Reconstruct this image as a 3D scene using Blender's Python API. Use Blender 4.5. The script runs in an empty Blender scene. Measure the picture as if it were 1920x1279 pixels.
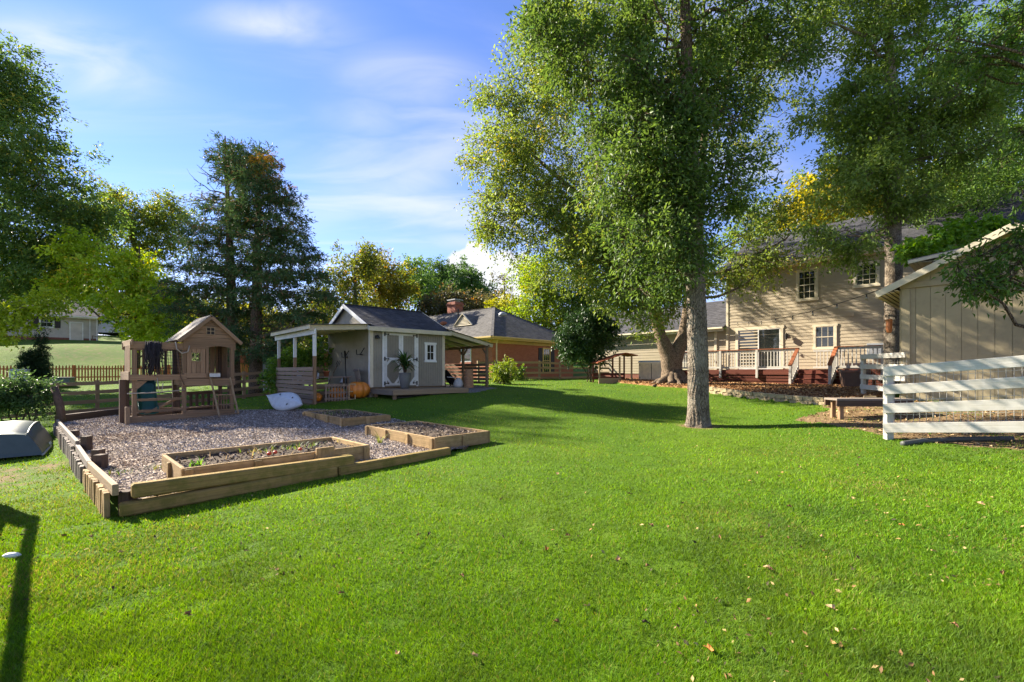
import bpy, bmesh, math, random
import numpy as np
from mathutils import Vector, Matrix

SC = bpy.context.scene
COL = SC.collection
RNG = np.random.default_rng(7)
random.seed(7)
E = 1.5                       # eye height above the near lawn
F = 853.3                     # focal length in photograph pixels
HOR = 697.0                   # photograph row of the horizon

# ------------------------------------------------------------------ camera
cam_d = bpy.data.cameras.new('camera')
cam_d.lens = 16.0
cam_d.sensor_width = 36.0
cam_d.shift_y = (HOR - 639.5) / 1920.0
cam_d.clip_start = 0.05
cam_d.clip_end = 2000
cam = bpy.data.objects.new('camera', cam_d)
cam.location = (0, 0, E)
cam.rotation_euler = (math.radians(90), 0, 0)
COL.objects.link(cam)
SC.camera = cam

# ------------------------------------------------------------------ sun, sky, exposure
SUN_AZ = math.radians(60.5)   # left of the view direction
SUN_EL = math.radians(31)
sdir = Vector((-math.sin(SUN_AZ) * math.cos(SUN_EL), math.cos(SUN_AZ) * math.cos(SUN_EL), math.sin(SUN_EL)))
sl = bpy.data.lights.new('sun', 'SUN')
sl.energy = 5.0
sl.angle = math.radians(0.55)
sl.color = (1.0, 0.90, 0.74)
so = bpy.data.objects.new('sun', sl)
so.rotation_euler = (-sdir).to_track_quat('-Z', 'Y').to_euler()
so.location = (-30, 15, 40)
COL.objects.link(so)

world = bpy.data.worlds.new('World')
SC.world = world
world.use_nodes = True
nt = world.node_tree
nt.nodes.clear()
def wn(t, **k):
    n = nt.nodes.new(t)
    for a, b in k.items(): setattr(n, a, b)
    return n
sky = wn('ShaderNodeTexSky')
sky.sky_type = 'NISHITA'
sky.sun_disc = False
sky.sun_elevation = SUN_EL
sky.sun_rotation = -SUN_AZ
sky.air_density = 1.0
sky.dust_density = 0.0
sky.ozone_density = 3.0
sky.altitude = 200
hs = wn('ShaderNodeHueSaturation'); hs.inputs['Saturation'].default_value = 1.15
hs.inputs['Value'].default_value = 1.0
nt.links.new(sky.outputs[0], hs.inputs['Color'])
tc = wn('ShaderNodeTexCoord')
sep = wn('ShaderNodeSeparateXYZ'); nt.links.new(tc.outputs['Generated'], sep.inputs[0])
def wmath(op, a, b=None, c=None):
    n = wn('ShaderNodeMath', operation=op)
    for i, v in enumerate((a, b, c)):
        if v is None: continue
        if isinstance(v, (int, float)): n.inputs[i].default_value = v
        else: nt.links.new(v, n.inputs[i])
    return n.outputs[0]
zc = wmath('MAXIMUM', sep.outputs['Z'], 0.06)
cx = wmath('DIVIDE', sep.outputs['X'], zc)      # cloud sheet: direction projected on a plane overhead
cy = wmath('DIVIDE', sep.outputs['Y'], zc)
cxy = wn('ShaderNodeCombineXYZ'); nt.links.new(cx, cxy.inputs[0]); nt.links.new(cy, cxy.inputs[1])
mp = wn('ShaderNodeMapping'); mp.inputs['Rotation'].default_value = (0, 0, 0.5)
mp.inputs['Scale'].default_value = (0.55, 1.5, 1); mp.inputs['Location'].default_value = (0.35, 0.2, 0)
nt.links.new(cxy.outputs[0], mp.inputs[0])
nz = wn('ShaderNodeTexNoise'); nz.inputs['Scale'].default_value = 0.9; nz.inputs['Detail'].default_value = 6
nz.inputs['Roughness'].default_value = 0.52; nz.inputs['Distortion'].default_value = 0.5
nt.links.new(mp.outputs[0], nz.inputs['Vector'])
rm = wn('ShaderNodeMapRange'); rm.interpolation_type = 'SMOOTHERSTEP'
rm.inputs['From Min'].default_value = 0.38; rm.inputs['From Max'].default_value = 0.80
rm.inputs['To Max'].default_value = 0.75
nt.links.new(nz.outputs['Fac'], rm.inputs['Value'])
# one small cumulus low in the sky beyond the trees
def dirv(px, py):
    v = Vector(((px - 960) / F, 1.0, (HOR - py) / F)); return v.normalized()
cum = None
for px, py, r in ((893, 478, 0.030), (872, 500, 0.042), (905, 512, 0.050), (945, 505, 0.045), (925, 540, 0.07), (870, 545, 0.06), (975, 500, 0.030)):
    d = dirv(px, py)
    vm = wn('ShaderNodeVectorMath', operation='DISTANCE')
    nrm = wn('ShaderNodeVectorMath', operation='NORMALIZE'); nt.links.new(tc.outputs['Generated'], nrm.inputs[0])
    nt.links.new(nrm.outputs[0], vm.inputs[0]); vm.inputs[1].default_value = d
    q = wmath('SUBTRACT', 1.0, wmath('DIVIDE', vm.outputs['Value'], r * 1.15))
    cum = q if cum is None else wmath('MAXIMUM', cum, q)
n2 = wn('ShaderNodeTexNoise'); n2.inputs['Scale'].default_value = 26; n2.inputs['Detail'].default_value = 5
nt.links.new(tc.outputs['Generated'], n2.inputs['Vector'])
cum2 = wmath('ADD', cum, wmath('MULTIPLY', wmath('SUBTRACT', n2.outputs['Fac'], 0.5), 0.9))
rc = wn('ShaderNodeMapRange'); rc.interpolation_type = 'SMOOTHSTEP'
rc.inputs['From Min'].default_value = 0.02; rc.inputs['From Max'].default_value = 0.32; rc.inputs['To Max'].default_value = 0.9
nt.links.new(cum2, rc.inputs['Value'])
# thin cirrus wisps: long soft streaks in fixed directions of the sky
yp = wmath('MAXIMUM', sep.outputs['Y'], 0.02)
tu = wmath('DIVIDE', sep.outputs['X'], yp); tv = wmath('DIVIDE', sep.outputs['Z'], yp)
cuv = wn('ShaderNodeCombineXYZ'); nt.links.new(tu, cuv.inputs[0]); nt.links.new(tv, cuv.inputs[1])
n3 = wn('ShaderNodeTexNoise'); n3.inputs['Scale'].default_value = 3.2; n3.inputs['Detail'].default_value = 5; n3.inputs['Distortion'].default_value = 0.7
mpw = wn('ShaderNodeMapping'); mpw.inputs['Scale'].default_value = (1.0, 3.0, 1); mpw.inputs['Rotation'].default_value = (0, 0, 0.3)
nt.links.new(cuv.outputs[0], mpw.inputs[0]); nt.links.new(mpw.outputs[0], n3.inputs['Vector'])
wisp = None
for px, py, a_, b_, ang, amp in ((110, 105, .22, .075, -.22, .80), (530, 40, .15, .045, -.05, .75), (775, 150, .16, .060, -.12, .55), (690, 222, .09, .045, -.1, .5), (680, 365, .30, .055, .32, .50), (880, 452, .16, .022, .05, .45), (-250, 250, .4, .1, .2, .6), (300, -300, .5, .12, .1, .6), (1300, -250, .5, .12, .2, .6), (2300, 100, .5, .12, .1, .6)):
    u0 = (px - 960) / F; v0 = (HOR - py) / F; ca_, sa_ = math.cos(ang), math.sin(ang)
    du_ = wmath('SUBTRACT', tu, u0); dv_ = wmath('SUBTRACT', tv, v0)
    e1 = wmath('ADD', wmath('MULTIPLY', du_, ca_ / a_), wmath('MULTIPLY', dv_, sa_ / a_))
    e2 = wmath('ADD', wmath('MULTIPLY', du_, -sa_ / b_), wmath('MULTIPLY', dv_, ca_ / b_))
    r2 = wmath('ADD', wmath('MULTIPLY', e1, e1), wmath('MULTIPLY', e2, e2))
    g_ = wmath('MULTIPLY', wmath('EXPONENT', wmath('MULTIPLY', r2, -1.0)), amp)
    wisp = g_ if wisp is None else wmath('MAXIMUM', wisp, g_)
wispn = wmath('MULTIPLY', wisp, wmath('MINIMUM', wmath('MAXIMUM', wmath('MULTIPLY', wmath('SUBTRACT', n3.outputs['Fac'], 0.25), 2.2), 0.0), 1.0))
wispf = wmath('MULTIPLY', wispn, wmath('GREATER_THAN', sep.outputs['Y'], 0.02))
cl = wmath('MAXIMUM', wmath('MAXIMUM', wmath('MULTIPLY', rm.outputs[0], 0.8), rc.outputs[0]), wispf)
mx = wn('ShaderNodeMix', data_type='RGBA')
tn = wn('ShaderNodeMix', data_type='RGBA', blend_type='MULTIPLY'); tn.inputs['Factor'].default_value = 1.0
nt.links.new(hs.outputs[0], tn.inputs['A']); tn.inputs['B'].default_value = (0.95, 0.735, 0.88, 1)
nt.links.new(cl, mx.inputs['Factor']); nt.links.new(tn.outputs['Result'], mx.inputs['A'])
mx.inputs['B'].default_value = (3.8, 3.75, 3.7, 1)
bg = wn('ShaderNodeBackground'); bg.inputs['Strength'].default_value = 0.080
nt.links.new(mx.outputs['Result'], bg.inputs['Color'])
wo = wn('ShaderNodeOutputWorld'); nt.links.new(bg.outputs[0], wo.inputs['Surface'])

SC.view_settings.view_transform = 'Standard'
SC.view_settings.look = 'None'
SC.view_settings.exposure = 1.95
SC.view_settings.gamma = 1.0
SC.view_settings.use_curve_mapping = False
SC.render.engine = 'CYCLES'
SC.cycles.max_bounces = 8
SC.cycles.diffuse_bounces = 5
SC.cycles.glossy_bounces = 2
SC.cycles.transmission_bounces = 3
SC.cycles.use_denoising = True
SC.cycles.sample_clamp_indirect = 4.0

# ------------------------------------------------------------------ helpers
def W(px, py, d):
    """photograph pixel at a depth in metres -> world point (used only to work out where things stand)"""
    return Vector(((px - 960) / F * d, d, E + (HOR - py) / F * d))

def tag(o, label=None, cat=None, group=None, kind=None):
    if label: o['label'] = label
    if cat: o['category'] = cat
    if group: o['group'] = group
    if kind: o['kind'] = kind
    return o

def thing(name, label, cat, loc=(0, 0, 0), rz=0.0, group=None):
    o = bpy.data.objects.new(name, None)
    o.empty_display_size = 0.2
    COL.objects.link(o)
    o.location = loc
    o.rotation_euler = (0, 0, rz)
    return tag(o, label, cat, group)

def link(name, me, parent=None, mat=None):
    o = bpy.data.objects.new(name, me)
    COL.objects.link(o)
    if parent is not None: o.parent = parent
    if mat is not None and len(me.materials) == 0: me.materials.append(mat)
    return o

_mc = {}
def boxmesh(L, w, t, mat, bev=0.004):
    key = (round(L, 2), round(w, 3), round(t, 3), mat.name, bev)
    if key in _mc: return _mc[key]
    bm = bmesh.new()
    bmesh.ops.create_cube(bm, size=1)
    for v in bm.verts: v.co = Vector((v.co.x * L, v.co.y * w, v.co.z * t))
    if bev > 0 and min(L, w, t) > bev * 3:
        bmesh.ops.bevel(bm, geom=list(bm.edges), offset=bev, segments=1, affect='EDGES')
    me = bpy.data.meshes.new('piece')
    bm.to_mesh(me); bm.free()
    me.materials.append(mat)
    _mc[key] = me
    return me

def bar(name, mat, parent, p0, p1, w, t, bev=0.004, up=(0, 0, 1)):
    """board from p0 to p1, w across, t in the direction of up"""
    p0 = Vector(p0); p1 = Vector(p1)
    d = p1 - p0; L = d.length; x = d.normalized()
    u = Vector(up)
    if abs(x.dot(u)) > 0.98: u = Vector((0, 1, 0))
    y = u.cross(x).normalized(); z = x.cross(y)
    o = link(name, boxmesh(L, w, t, mat, bev), parent)
    m = Matrix((x, y, z)).transposed().to_4x4(); m.translation = (p0 + p1) / 2
    o.matrix_local = m
    return o

def post(name, mat, parent, x, y, z0, z1, w, d=None, bev=0.006):
    d = d or w
    return bar(name, mat, parent, (x, y, z0), (x, y, z1), d, w, bev, up=(1, 0, 0))

def box(name, mat, parent, c, dims, bev=0.004):
    return bar(name, mat, parent, (c[0] - dims[0] / 2, c[1], c[2]), (c[0] + dims[0] / 2, c[1], c[2]), dims[1], dims[2], bev)

class MB:
    def __init__(s): s.v = []; s.f = []
    def add(s, vs, fs):
        b = len(s.v); s.v += [tuple(v) for v in vs]; s.f += [tuple(i + b for i in f) for f in fs]; return s
    def box(s, c, d, M=None):
        vs = [Vector((sx * d[0] / 2, sy * d[1] / 2, sz * d[2] / 2)) for sz in (-1, 1) for sx, sy in ((-1, -1), (1, -1), (1, 1), (-1, 1))]
        if M is not None: vs = [M @ v for v in vs]
        vs = [v + Vector(c) for v in vs]
        return s.add(vs, [(3, 2, 1, 0), (4, 5, 6, 7), (0, 1, 5, 4), (1, 2, 6, 5), (2, 3, 7, 6), (3, 0, 4, 7)])
    def bar(s, p0, p1, w, t, up=(0, 0, 1)):
        p0 = Vector(p0); p1 = Vector(p1); d = p1 - p0; L = d.length; x = d.normalized(); u = Vector(up)
        if abs(x.dot(u)) > 0.98: u = Vector((0, 1, 0))
        y = u.cross(x).normalized(); z = x.cross(y)
        return s.box((p0 + p1) / 2, (L, w, t), Matrix((x, y, z)).transposed())
    def prism(s, poly, ext):
        """closed polygon (counter-clockwise seen against ext) pushed along ext"""
        n = len(poly); e = Vector(ext); P = [Vector(p) for p in poly]
        vs = P + [p + e for p in P]
        fs = [tuple(range(n))[::-1], tuple(range(n, 2 * n))] + [(i, (i + 1) % n, (i + 1) % n + n, i + n) for i in range(n)]
        return s.add(vs, fs)
    def quad(s, a, b, c, d): return s.add([a, b, c, d], [(0, 1, 2, 3)])
    def lap(s, o, du, dv, n, rows, lip, jit=0.0):
        """lapped courses: du along, dv up, n outwards"""
        o = Vector(o); du = Vector(du); dv = Vector(dv); n = Vector(n).normalized()
        for i in range(rows):
            a = o + dv * (i / rows); b = o + dv * ((i + 1) / rows)
            j = random.uniform(-jit, jit)
            p = [a + n * (lip + j), a + du + n * (lip - j), b + du + n * 0.002, b + n * 0.002]
            s.add(p, [(0, 1, 2, 3)])
            s.add([a, a + du, a + du + n * (lip - j), a + n * (lip + j)], [(0, 1, 2, 3)])
        return s
    def tube(s, path, radii, ns=8, cap=True):
        P = [Vector(p) for p in path]; base = len(s.v); ref = Vector((0.3, 0.9, 0.2))
        for i, p in enumerate(P):
            t = (P[min(i + 1, len(P) - 1)] - P[max(i - 1, 0)]).normalized()
            a = ref - t * ref.dot(t)
            if a.length < 1e-3: a = Vector((1, 0, 0)) - t * t.x
            a.normalize(); ref = a; b = t.cross(a)
            r = radii[i] if hasattr(radii, '__len__') else radii
            for k in range(ns):
                th = 2 * math.pi * k / ns
                s.v.append(tuple(p + a * (r * math.cos(th)) + b * (r * math.sin(th))))
        for i in range(len(P) - 1):
            for k in range(ns):
                k2 = (k + 1) % ns
                s.f.append((base + i * ns + k, base + i * ns + k2, base + (i + 1) * ns + k2, base + (i + 1) * ns + k))
        if cap:
            s.f.append(tuple(base + k for k in range(ns))[::-1])
            s.f.append(tuple(base + (len(P) - 1) * ns + k for k in range(ns)))
        return s
    def lathe(s, prof, c=(0, 0, 0), ns=16):
        base = len(s.v)
        for r, z in prof:
            for k in range(ns):
                th = 2 * math.pi * k / ns
                s.v.append((c[0] + r * math.cos(th), c[1] + r * math.sin(th), c[2] + z))
        for i in range(len(prof) - 1):
            for k in range(ns):
                k2 = (k + 1) % ns
                s.f.append((base + i * ns + k, base + i * ns + k2, base + (i + 1) * ns + k2, base + (i + 1) * ns + k))
        s.f.append(tuple(base + k for k in range(ns))[::-1])
        s.f.append(tuple(base + (len(prof) - 1) * ns + k for k in range(ns)))
        return s
    def build(s, name, mat, parent=None, smooth=False, bev=0):
        me = bpy.data.meshes.new(name)
        me.from_pydata(s.v, [], s.f)
        me.update()
        if smooth:
            me.polygons.foreach_set('use_smooth', [True] * len(me.polygons))
        me.materials.append(mat)
        o = link(name, me, parent)
        if bev > 0:
            bm = bmesh.new(); bm.from_mesh(me)
            bmesh.ops.bevel(bm, geom=[e for e in bm.edges if len(e.link_faces) == 2 and e.calc_face_angle(0) > 0.5], offset=bev, segments=1, affect='EDGES')
            bm.to_mesh(me); bm.free()
        return o

def tri_mesh(name, co, tris, mat, parent=None, tint=None, smooth=False):
    me = bpy.data.meshes.new(name)
    co = np.ascontiguousarray(co, dtype=np.float32); tris = np.ascontiguousarray(tris, dtype=np.int32)
    me.vertices.add(len(co)); me.vertices.foreach_set('co', co.ravel())
    k = tris.shape[1]
    me.loops.add(tris.size); me.loops.foreach_set('vertex_index', tris.ravel())
    me.polygons.add(len(tris)); me.polygons.foreach_set('loop_start', np.arange(0, tris.size, k, dtype=np.int32))
    me.update(calc_edges=True)
    if smooth: me.polygons.foreach_set('use_smooth', np.ones(len(tris), dtype=bool))
    if tint is not None:
        a = me.attributes.new('tint', 'FLOAT_COLOR', 'POINT')
        c = np.ones((len(co), 4), dtype=np.float32); c[:, :3] = tint
        a.data.foreach_set('color', c.ravel())
    me.materials.append(mat)
    return link(name, me, parent)

# ------------------------------------------------------------------ materials
class N:
    def __init__(s, name):
        s.m = bpy.data.materials.new(name); s.m.use_nodes = True
        s.t = s.m.node_tree; s.b = s.t.nodes['Principled BSDF']
    def new(s, t, **k):
        n = s.t.nodes.new(t)
        for a, b in k.items(): setattr(n, a, b)
        return n
    def l(s, a, b): s.t.links.new(a, b)
    def math(s, op, a, b=0.0):
        n = s.new('ShaderNodeMath', operation=op)
        for i, v in enumerate((a, b)):
            if isinstance(v, (int, float)): n.inputs[i].default_value = v
            else: s.l(v, n.inputs[i])
        return n.outputs[0]
    def noise(s, vec, scale, detail=4, rough=0.55, dist=0):
        n = s.new('ShaderNodeTexNoise'); n.inputs['Scale'].default_value = scale; n.inputs['Detail'].default_value = detail
        n.inputs['Roughness'].default_value = rough; n.inputs['Distortion'].default_value = dist
        if vec is not None: s.l(vec, n.inputs['Vector'])
        return n.outputs['Fac']
    def ramp(s, fac, stops):
        n = s.new('ShaderNodeValToRGB'); e = n.color_ramp.elements
        while len(e) < len(stops): e.new(0.5)
        for i, (p, c) in enumerate(stops): e[i].position = p; e[i].color = (*c, 1)
        s.l(fac, n.inputs[0]); return n.outputs[0]
    def mix(s, fac, a, b, bt='MIX'):
        n = s.new('ShaderNodeMix', data_type='RGBA', blend_type=bt)
        for k, v in (('Factor', fac), ('A', a), ('B', b)):
            if isinstance(v, (int, float)): n.inputs[k].default_value = v
            elif isinstance(v, tuple): n.inputs[k].default_value = (*v, 1)
            else: s.l(v, n.inputs[k])
        return n.outputs['Result']
    def bump(s, h, strength, dist=0.02):
        n = s.new('ShaderNodeBump'); n.inputs['Strength'].default_value = strength; n.inputs['Distance'].default_value = dist
        s.l(h, n.inputs['Height']); s.l(n.outputs[0], s.b.inputs['Normal']); return n
    def pos(s): return s.new('ShaderNodeNewGeometry').outputs['Position']

def sc3(c, k): return tuple(min(1, x * k) for x in c)

def paint(name, c, rough=0.55, var=0.12, dirt=(0.1, 0.08, 0.05), dirt_amt=0.25, bump=0.12, scale=1.0):
    k = N(name); p = k.pos()
    n1 = k.noise(p, 1.7 * scale, 5, 0.6); n2 = k.noise(p, 9 * scale, 4); n3 = k.noise(p, 60 * scale, 3)
    c1 = k.ramp(n1, [(0.3, sc3(c, 1 - var)), (0.7, sc3(c, 1 + var))])
    f = k.math('MULTIPLY', k.ramp(n2, [(0.5, (0, 0, 0)), (0.78, (1, 1, 1))]), dirt_amt)
    oi = k.new('ShaderNodeObjectInfo').outputs['Random']
    c2 = k.mix(f, c1, dirt)
    g = k.ramp(oi, [(0, (0.88, 0.88, 0.88)), (1, (1.06, 1.06, 1.06))])
    c3 = k.mix(1.0, c2, g, 'MULTIPLY')
    k.l(c3, k.b.inputs['Base Color']); k.b.inputs['Roughness'].default_value = rough
    k.b.inputs['Specular IOR Level'].default_value = 0.3
    k.bump(n3, bump, 0.01)
    return k.m

def wood(name, c, c2, rough=0.8, grain=1.0, moss=None, moss_amt=0.0, var=0.25, bump=0.5):
    """boards: x is the length of the piece, so generated coordinates stretch the grain along it"""
    k = N(name)
    g = k.new('ShaderNodeTexCoord').outputs['Generated']
    oi = k.new('ShaderNodeObjectInfo').outputs['Random']
    mp = k.new('ShaderNodeMapping'); mp.inputs['Scale'].default_value = (1.6, 9 * grain, 9 * grain)
    k.l(g, mp.inputs['Vector'])
    cmb = k.new('ShaderNodeCombineXYZ')
    for i in range(3): k.l(k.math('MULTIPLY', oi, 37.0 + 11 * i), cmb.inputs[i])
    va = k.new('ShaderNodeVectorMath', operation='ADD'); k.l(mp.outputs[0], va.inputs[0]); k.l(cmb.outputs[0], va.inputs[1])
    n1 = k.noise(va.outputs[0], 1.0, 6, 0.65, 0.6)
    n2 = k.noise(va.outputs[0], 3.1, 5, 0.7, 0.3)
    n3 = k.noise(k.pos(), 6, 5, 0.65)
    col = k.ramp(n1, [(0.28, c2), (0.52, c), (0.75, sc3(c, 1.3))])
    col = k.mix(k.math('MULTIPLY', n2, 0.5), col, sc3(c2, 0.6 if c[0] < 0.5 else 0.9))
    gg = k.ramp(oi, [(0, (1 - var,) * 3), (1, (1 + var * 0.7,) * 3)])
    col = k.mix(1.0, col, gg, 'MULTIPLY')
    if moss:
        col = k.mix(k.math('MULTIPLY', k.ramp(n3, [(0.42, (0, 0, 0)), (0.62, (1, 1, 1))]), moss_amt), col, moss)
    k.l(col, k.b.inputs['Base Color']); k.b.inputs['Roughness'].default_value = rough
    k.b.inputs['Specular IOR Level'].default_value = 0.25
    k.bump(n2, bump, 0.008)
    return k.m

def plain(name, c, rough=0.5, metal=0.0, spec=0.5, bump=0.0, bscale=40):
    k = N(name); p = k.pos()
    n = k.noise(p, 7, 4)
    k.l(k.ramp(n, [(0.3, sc3(c, 0.85)), (0.7, sc3(c, 1.12))]), k.b.inputs['Base Color'])
    k.b.inputs['Roughness'].default_value = rough; k.b.inputs['Metallic'].default_value = metal
    k.b.inputs['Specular IOR Level'].default_value = spec
    if bump: k.bump(k.noise(p, bscale, 3), bump, 0.01)
    return k.m

def shingle(name, c):
    k = N(name); p = k.pos()
    n1 = k.noise(p, 14, 3, 0.6); n2 = k.noise(p, 90, 2); n3 = k.noise(p, 1.1, 4)
    vo = k.new('ShaderNodeTexVoronoi'); vo.inputs['Scale'].default_value = 5.5; k.l(p, vo.inputs['Vector'])
    sp = k.new('ShaderNodeSeparateColor'); k.l(vo.outputs['Color'], sp.inputs[0])
    col = k.ramp(sp.outputs[0], [(0, sc3(c, 0.65)), (1, sc3(c, 1.4))])
    col = k.mix(k.math('MULTIPLY', n1, 0.6), col, sc3(c, 0.6))
    col = k.mix(k.math('MULTIPLY', k.ramp(n3, [(0.45, (0, 0, 0)), (0.7, (1, 1, 1))]), 0.3), col, sc3(c, 1.7))
    k.l(col, k.b.inputs['Base Color']); k.b.inputs['Roughness'].default_value = 0.92
    k.b.inputs['Specular IOR Level'].default_value = 0.2
    k.bump(n2, 0.5, 0.01)
    return k.m

def leafmat(name, trans=0.3, rough=0.5, spec=0.28):
    k = N(name)
    a = k.new('ShaderNodeAttribute'); a.attribute_name = 'tint'
    k.l(a.outputs['Color'], k.b.inputs['Base Color'])
    k.b.inputs['Roughness'].default_value = rough; k.b.inputs['Specular IOR Level'].default_value = spec
    tr = k.new('ShaderNodeBsdfTranslucent')
    hs = k.new('ShaderNodeHueSaturation'); hs.inputs['Hue'].default_value = 0.485; hs.inputs['Saturation'].default_value = 1.15
    hs.inputs['Value'].default_value = 1.5
    k.l(a.outputs['Color'], hs.inputs['Color']); k.l(hs.outputs[0], tr.inputs['Color'])
    ms = k.new('ShaderNodeMixShader'); ms.inputs[0].default_value = trans
    k.l(k.b.outputs[0], ms.inputs[1]); k.l(tr.outputs[0], ms.inputs[2])
    k.l(ms.outputs[0], k.t.nodes['Material Output'].inputs['Surface'])
    return k.m

def bark(name, c, c2, lichen=None, scale=1.0):
    k = N(name)
    g = k.new('ShaderNodeTexCoord').outputs['Object']
    mp = k.new('ShaderNodeMapping'); mp.inputs['Scale'].default_value = (1, 1, 0.28); k.l(g, mp.inputs['Vector'])
    n1 = k.noise(mp.outputs[0], 22 * scale, 6, 0.65, 0.8); n2 = k.noise(g, 3.0, 4)
    vo = k.new('ShaderNodeTexVoronoi', feature='DISTANCE_TO_EDGE'); vo.inputs['Scale'].default_value = 16 * scale
    k.l(mp.outputs[0], vo.inputs['Vector'])
    crack = k.ramp(vo.outputs['Distance'], [(0.0, (0, 0, 0)), (0.16, (1, 1, 1))])
    col = k.ramp(n1, [(0.3, c2), (0.65, c)])
    col = k.mix(crack, sc3(c2, 0.5), col)
    if lichen: col = k.mix(k.math('MULTIPLY', k.ramp(n2, [(0.45, (0, 0, 0)), (0.65, (1, 1, 1))]), 0.55), col, lichen)
    k.l(col, k.b.inputs['Base Color']); k.b.inputs['Roughness'].default_value = 0.95
    k.b.inputs['Specular IOR Level'].default_value = 0.1
    h = k.math('ADD', k.math('MULTIPLY', crack, 0.6), n1)
    k.bump(h, 0.9, 0.03)
    return k.m

def tintmat(name, rough=0.9):
    k = N(name); a = k.new('ShaderNodeAttribute'); a.attribute_name = 'tint'
    k.l(a.outputs['Color'], k.b.inputs['Base Color']); k.b.inputs['Roughness'].default_value = rough
    k.b.inputs['Specular IOR Level'].default_value = 0.2
    return k.m

def brickmat(name, c, c2, mortar):
    k = N(name)
    g = k.new('ShaderNodeTexCoord').outputs['Object']
    sp = k.new('ShaderNodeSeparateXYZ'); k.l(g, sp.inputs[0])
    cm = k.new('ShaderNodeCombineXYZ'); k.l(k.math('ADD', sp.outputs[0], sp.outputs[1]), cm.inputs[0]); k.l(sp.outputs[2], cm.inputs[1])
    b = k.new('ShaderNodeTexBrick'); k.l(cm.outputs[0], b.inputs['Vector'])
    b.inputs['Scale'].default_value = 1.0; b.inputs['Brick Width'].default_value = 0.21; b.inputs['Row Height'].default_value = 0.075
    b.inputs['Mortar Size'].default_value = 0.006; b.inputs['Bias'].default_value = -0.2
    b.inputs['Color1'].default_value = (*c, 1); b.inputs['Color2'].default_value = (*c2, 1); b.inputs['Mortar'].default_value = (*mortar, 1)
    n = k.noise(g, 2.5, 5)
    col = k.mix(k.math('MULTIPLY', n, 0.5), b.outputs['Color'], sc3(c2, 0.7))
    k.l(col, k.b.inputs['Base Color']); k.b.inputs['Roughness'].default_value = 0.9
    bm_ = k.bump(b.outputs['Fac'], 0.6, 0.01); bm_.invert = True
    return k.m

M = {}
M['white'] = wood('white_painted_wood', (0.55, 0.53, 0.48), (0.43, 0.40, 0.34), rough=0.6, moss=(0.33, 0.30, 0.22), moss_amt=0.3, var=0.08, bump=0.3)
M['cream'] = paint('cream_trim', (0.62, 0.55, 0.40), dirt_amt=0.1)
M['whitetrim'] = paint('white_trim', (0.72, 0.72, 0.68), dirt_amt=0.15)
M['yellowtrim'] = paint('yellow_trim', (0.60, 0.44, 0.15), dirt_amt=0.1)
M['shedwall'] = paint('shed_paint', (0.27, 0.245, 0.19), var=0.1, dirt_amt=0.2)
M['housewall'] = paint('house_siding', (0.40, 0.335, 0.235), var=0.06, dirt_amt=0.1)
M['garage'] = paint('garage_paint', (0.37, 0.31, 0.19), var=0.07, dirt_amt=0.2)
M['soffit'] = paint('soffit_paint', (0.60, 0.52, 0.36), dirt_amt=0.05)
M['paleside'] = paint('pale_siding', (0.50, 0.47, 0.40), dirt_amt=0.1)
M['whiteside'] = paint('white_siding', (0.66, 0.68, 0.70), dirt_amt=0.05)
M['greyshed'] = paint('grey_shed_paint', (0.36, 0.37, 0.40), dirt_amt=0.2)
M['shutter'] = paint('shutter_paint', (0.035, 0.03, 0.035), dirt_amt=0)
M['door'] = paint('pale_door_paint', (0.52, 0.48, 0.40), dirt_amt=0.05)
M['weather'] = wood('weathered_wood', (0.26, 0.18, 0.11), (0.12, 0.083, 0.05))
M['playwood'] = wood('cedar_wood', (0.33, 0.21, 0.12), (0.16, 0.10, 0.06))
M['playdark'] = wood('dark_brown_wood', (0.125, 0.08, 0.055), (0.055, 0.038, 0.027))  # darker brown wood, also on the rear members of the playset
M['fencewood'] = wood('fence_wood', (0.31, 0.19, 0.105), (0.17, 0.105, 0.06))
M['tanfence'] = wood('tan_fence_wood', (0.40, 0.29, 0.17), (0.25, 0.17, 0.10))  # paler and tanner than the brown fence wood
M['picket'] = wood('orange_stained_wood', (0.62, 0.24, 0.085), (0.42, 0.15, 0.055))
M['bedwood'] = wood('raised_bed_wood', (0.47, 0.315, 0.145), (0.27, 0.175, 0.08), moss=(0.15, 0.105, 0.03), moss_amt=0.45, var=.3, bump=.8)
M['mosswood'] = wood('mossy_timber', (0.37, 0.24, 0.075), (0.17, 0.108, 0.033), moss=(0.14, 0.12, 0.018), moss_amt=0.7, bump=.9)
M['greywood'] = wood('silvered_wood', (0.27, 0.225, 0.185), (0.14, 0.11, 0.085))
M['pallet'] = wood('pallet_wood', (0.32, 0.235, 0.175), (0.17, 0.11, 0.075))
M['deckred'] = wood('red_stained_wood', (0.17, 0.048, 0.028), (0.085, 0.024, 0.015))
M['railred'] = wood('brown_handrail_wood', (0.30, 0.10, 0.04), (0.16, 0.05, 0.02))
M['deckgrey'] = wood('platform_wood', (0.30, 0.22, 0.14), (0.17, 0.12, 0.075))
M['roof'] = shingle('dark_shingles', (0.060, 0.060, 0.068))
M['roof2'] = shingle('grey_shingles', (0.115, 0.110, 0.105))
M['glass'] = plain('window_glass', (0.02, 0.024, 0.022), rough=0.04, spec=0.8)
M['black'] = plain('black_metal', (0.012, 0.012, 0.012), rough=0.45)
M['dark'] = plain('opening_shade', (0.02, 0.018, 0.015), rough=0.9)  # near-black colour standing in for the shade inside openings
M['greymetal'] = plain('grey_metal', (0.30, 0.32, 0.34), rough=0.5, metal=0.2)
M['ubox'] = plain('pale_utility_metal', (0.40, 0.44, 0.50), rough=0.6)
M['gbox'] = plain('green_utility_metal', (0.13, 0.17, 0.14), rough=0.6)
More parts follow.
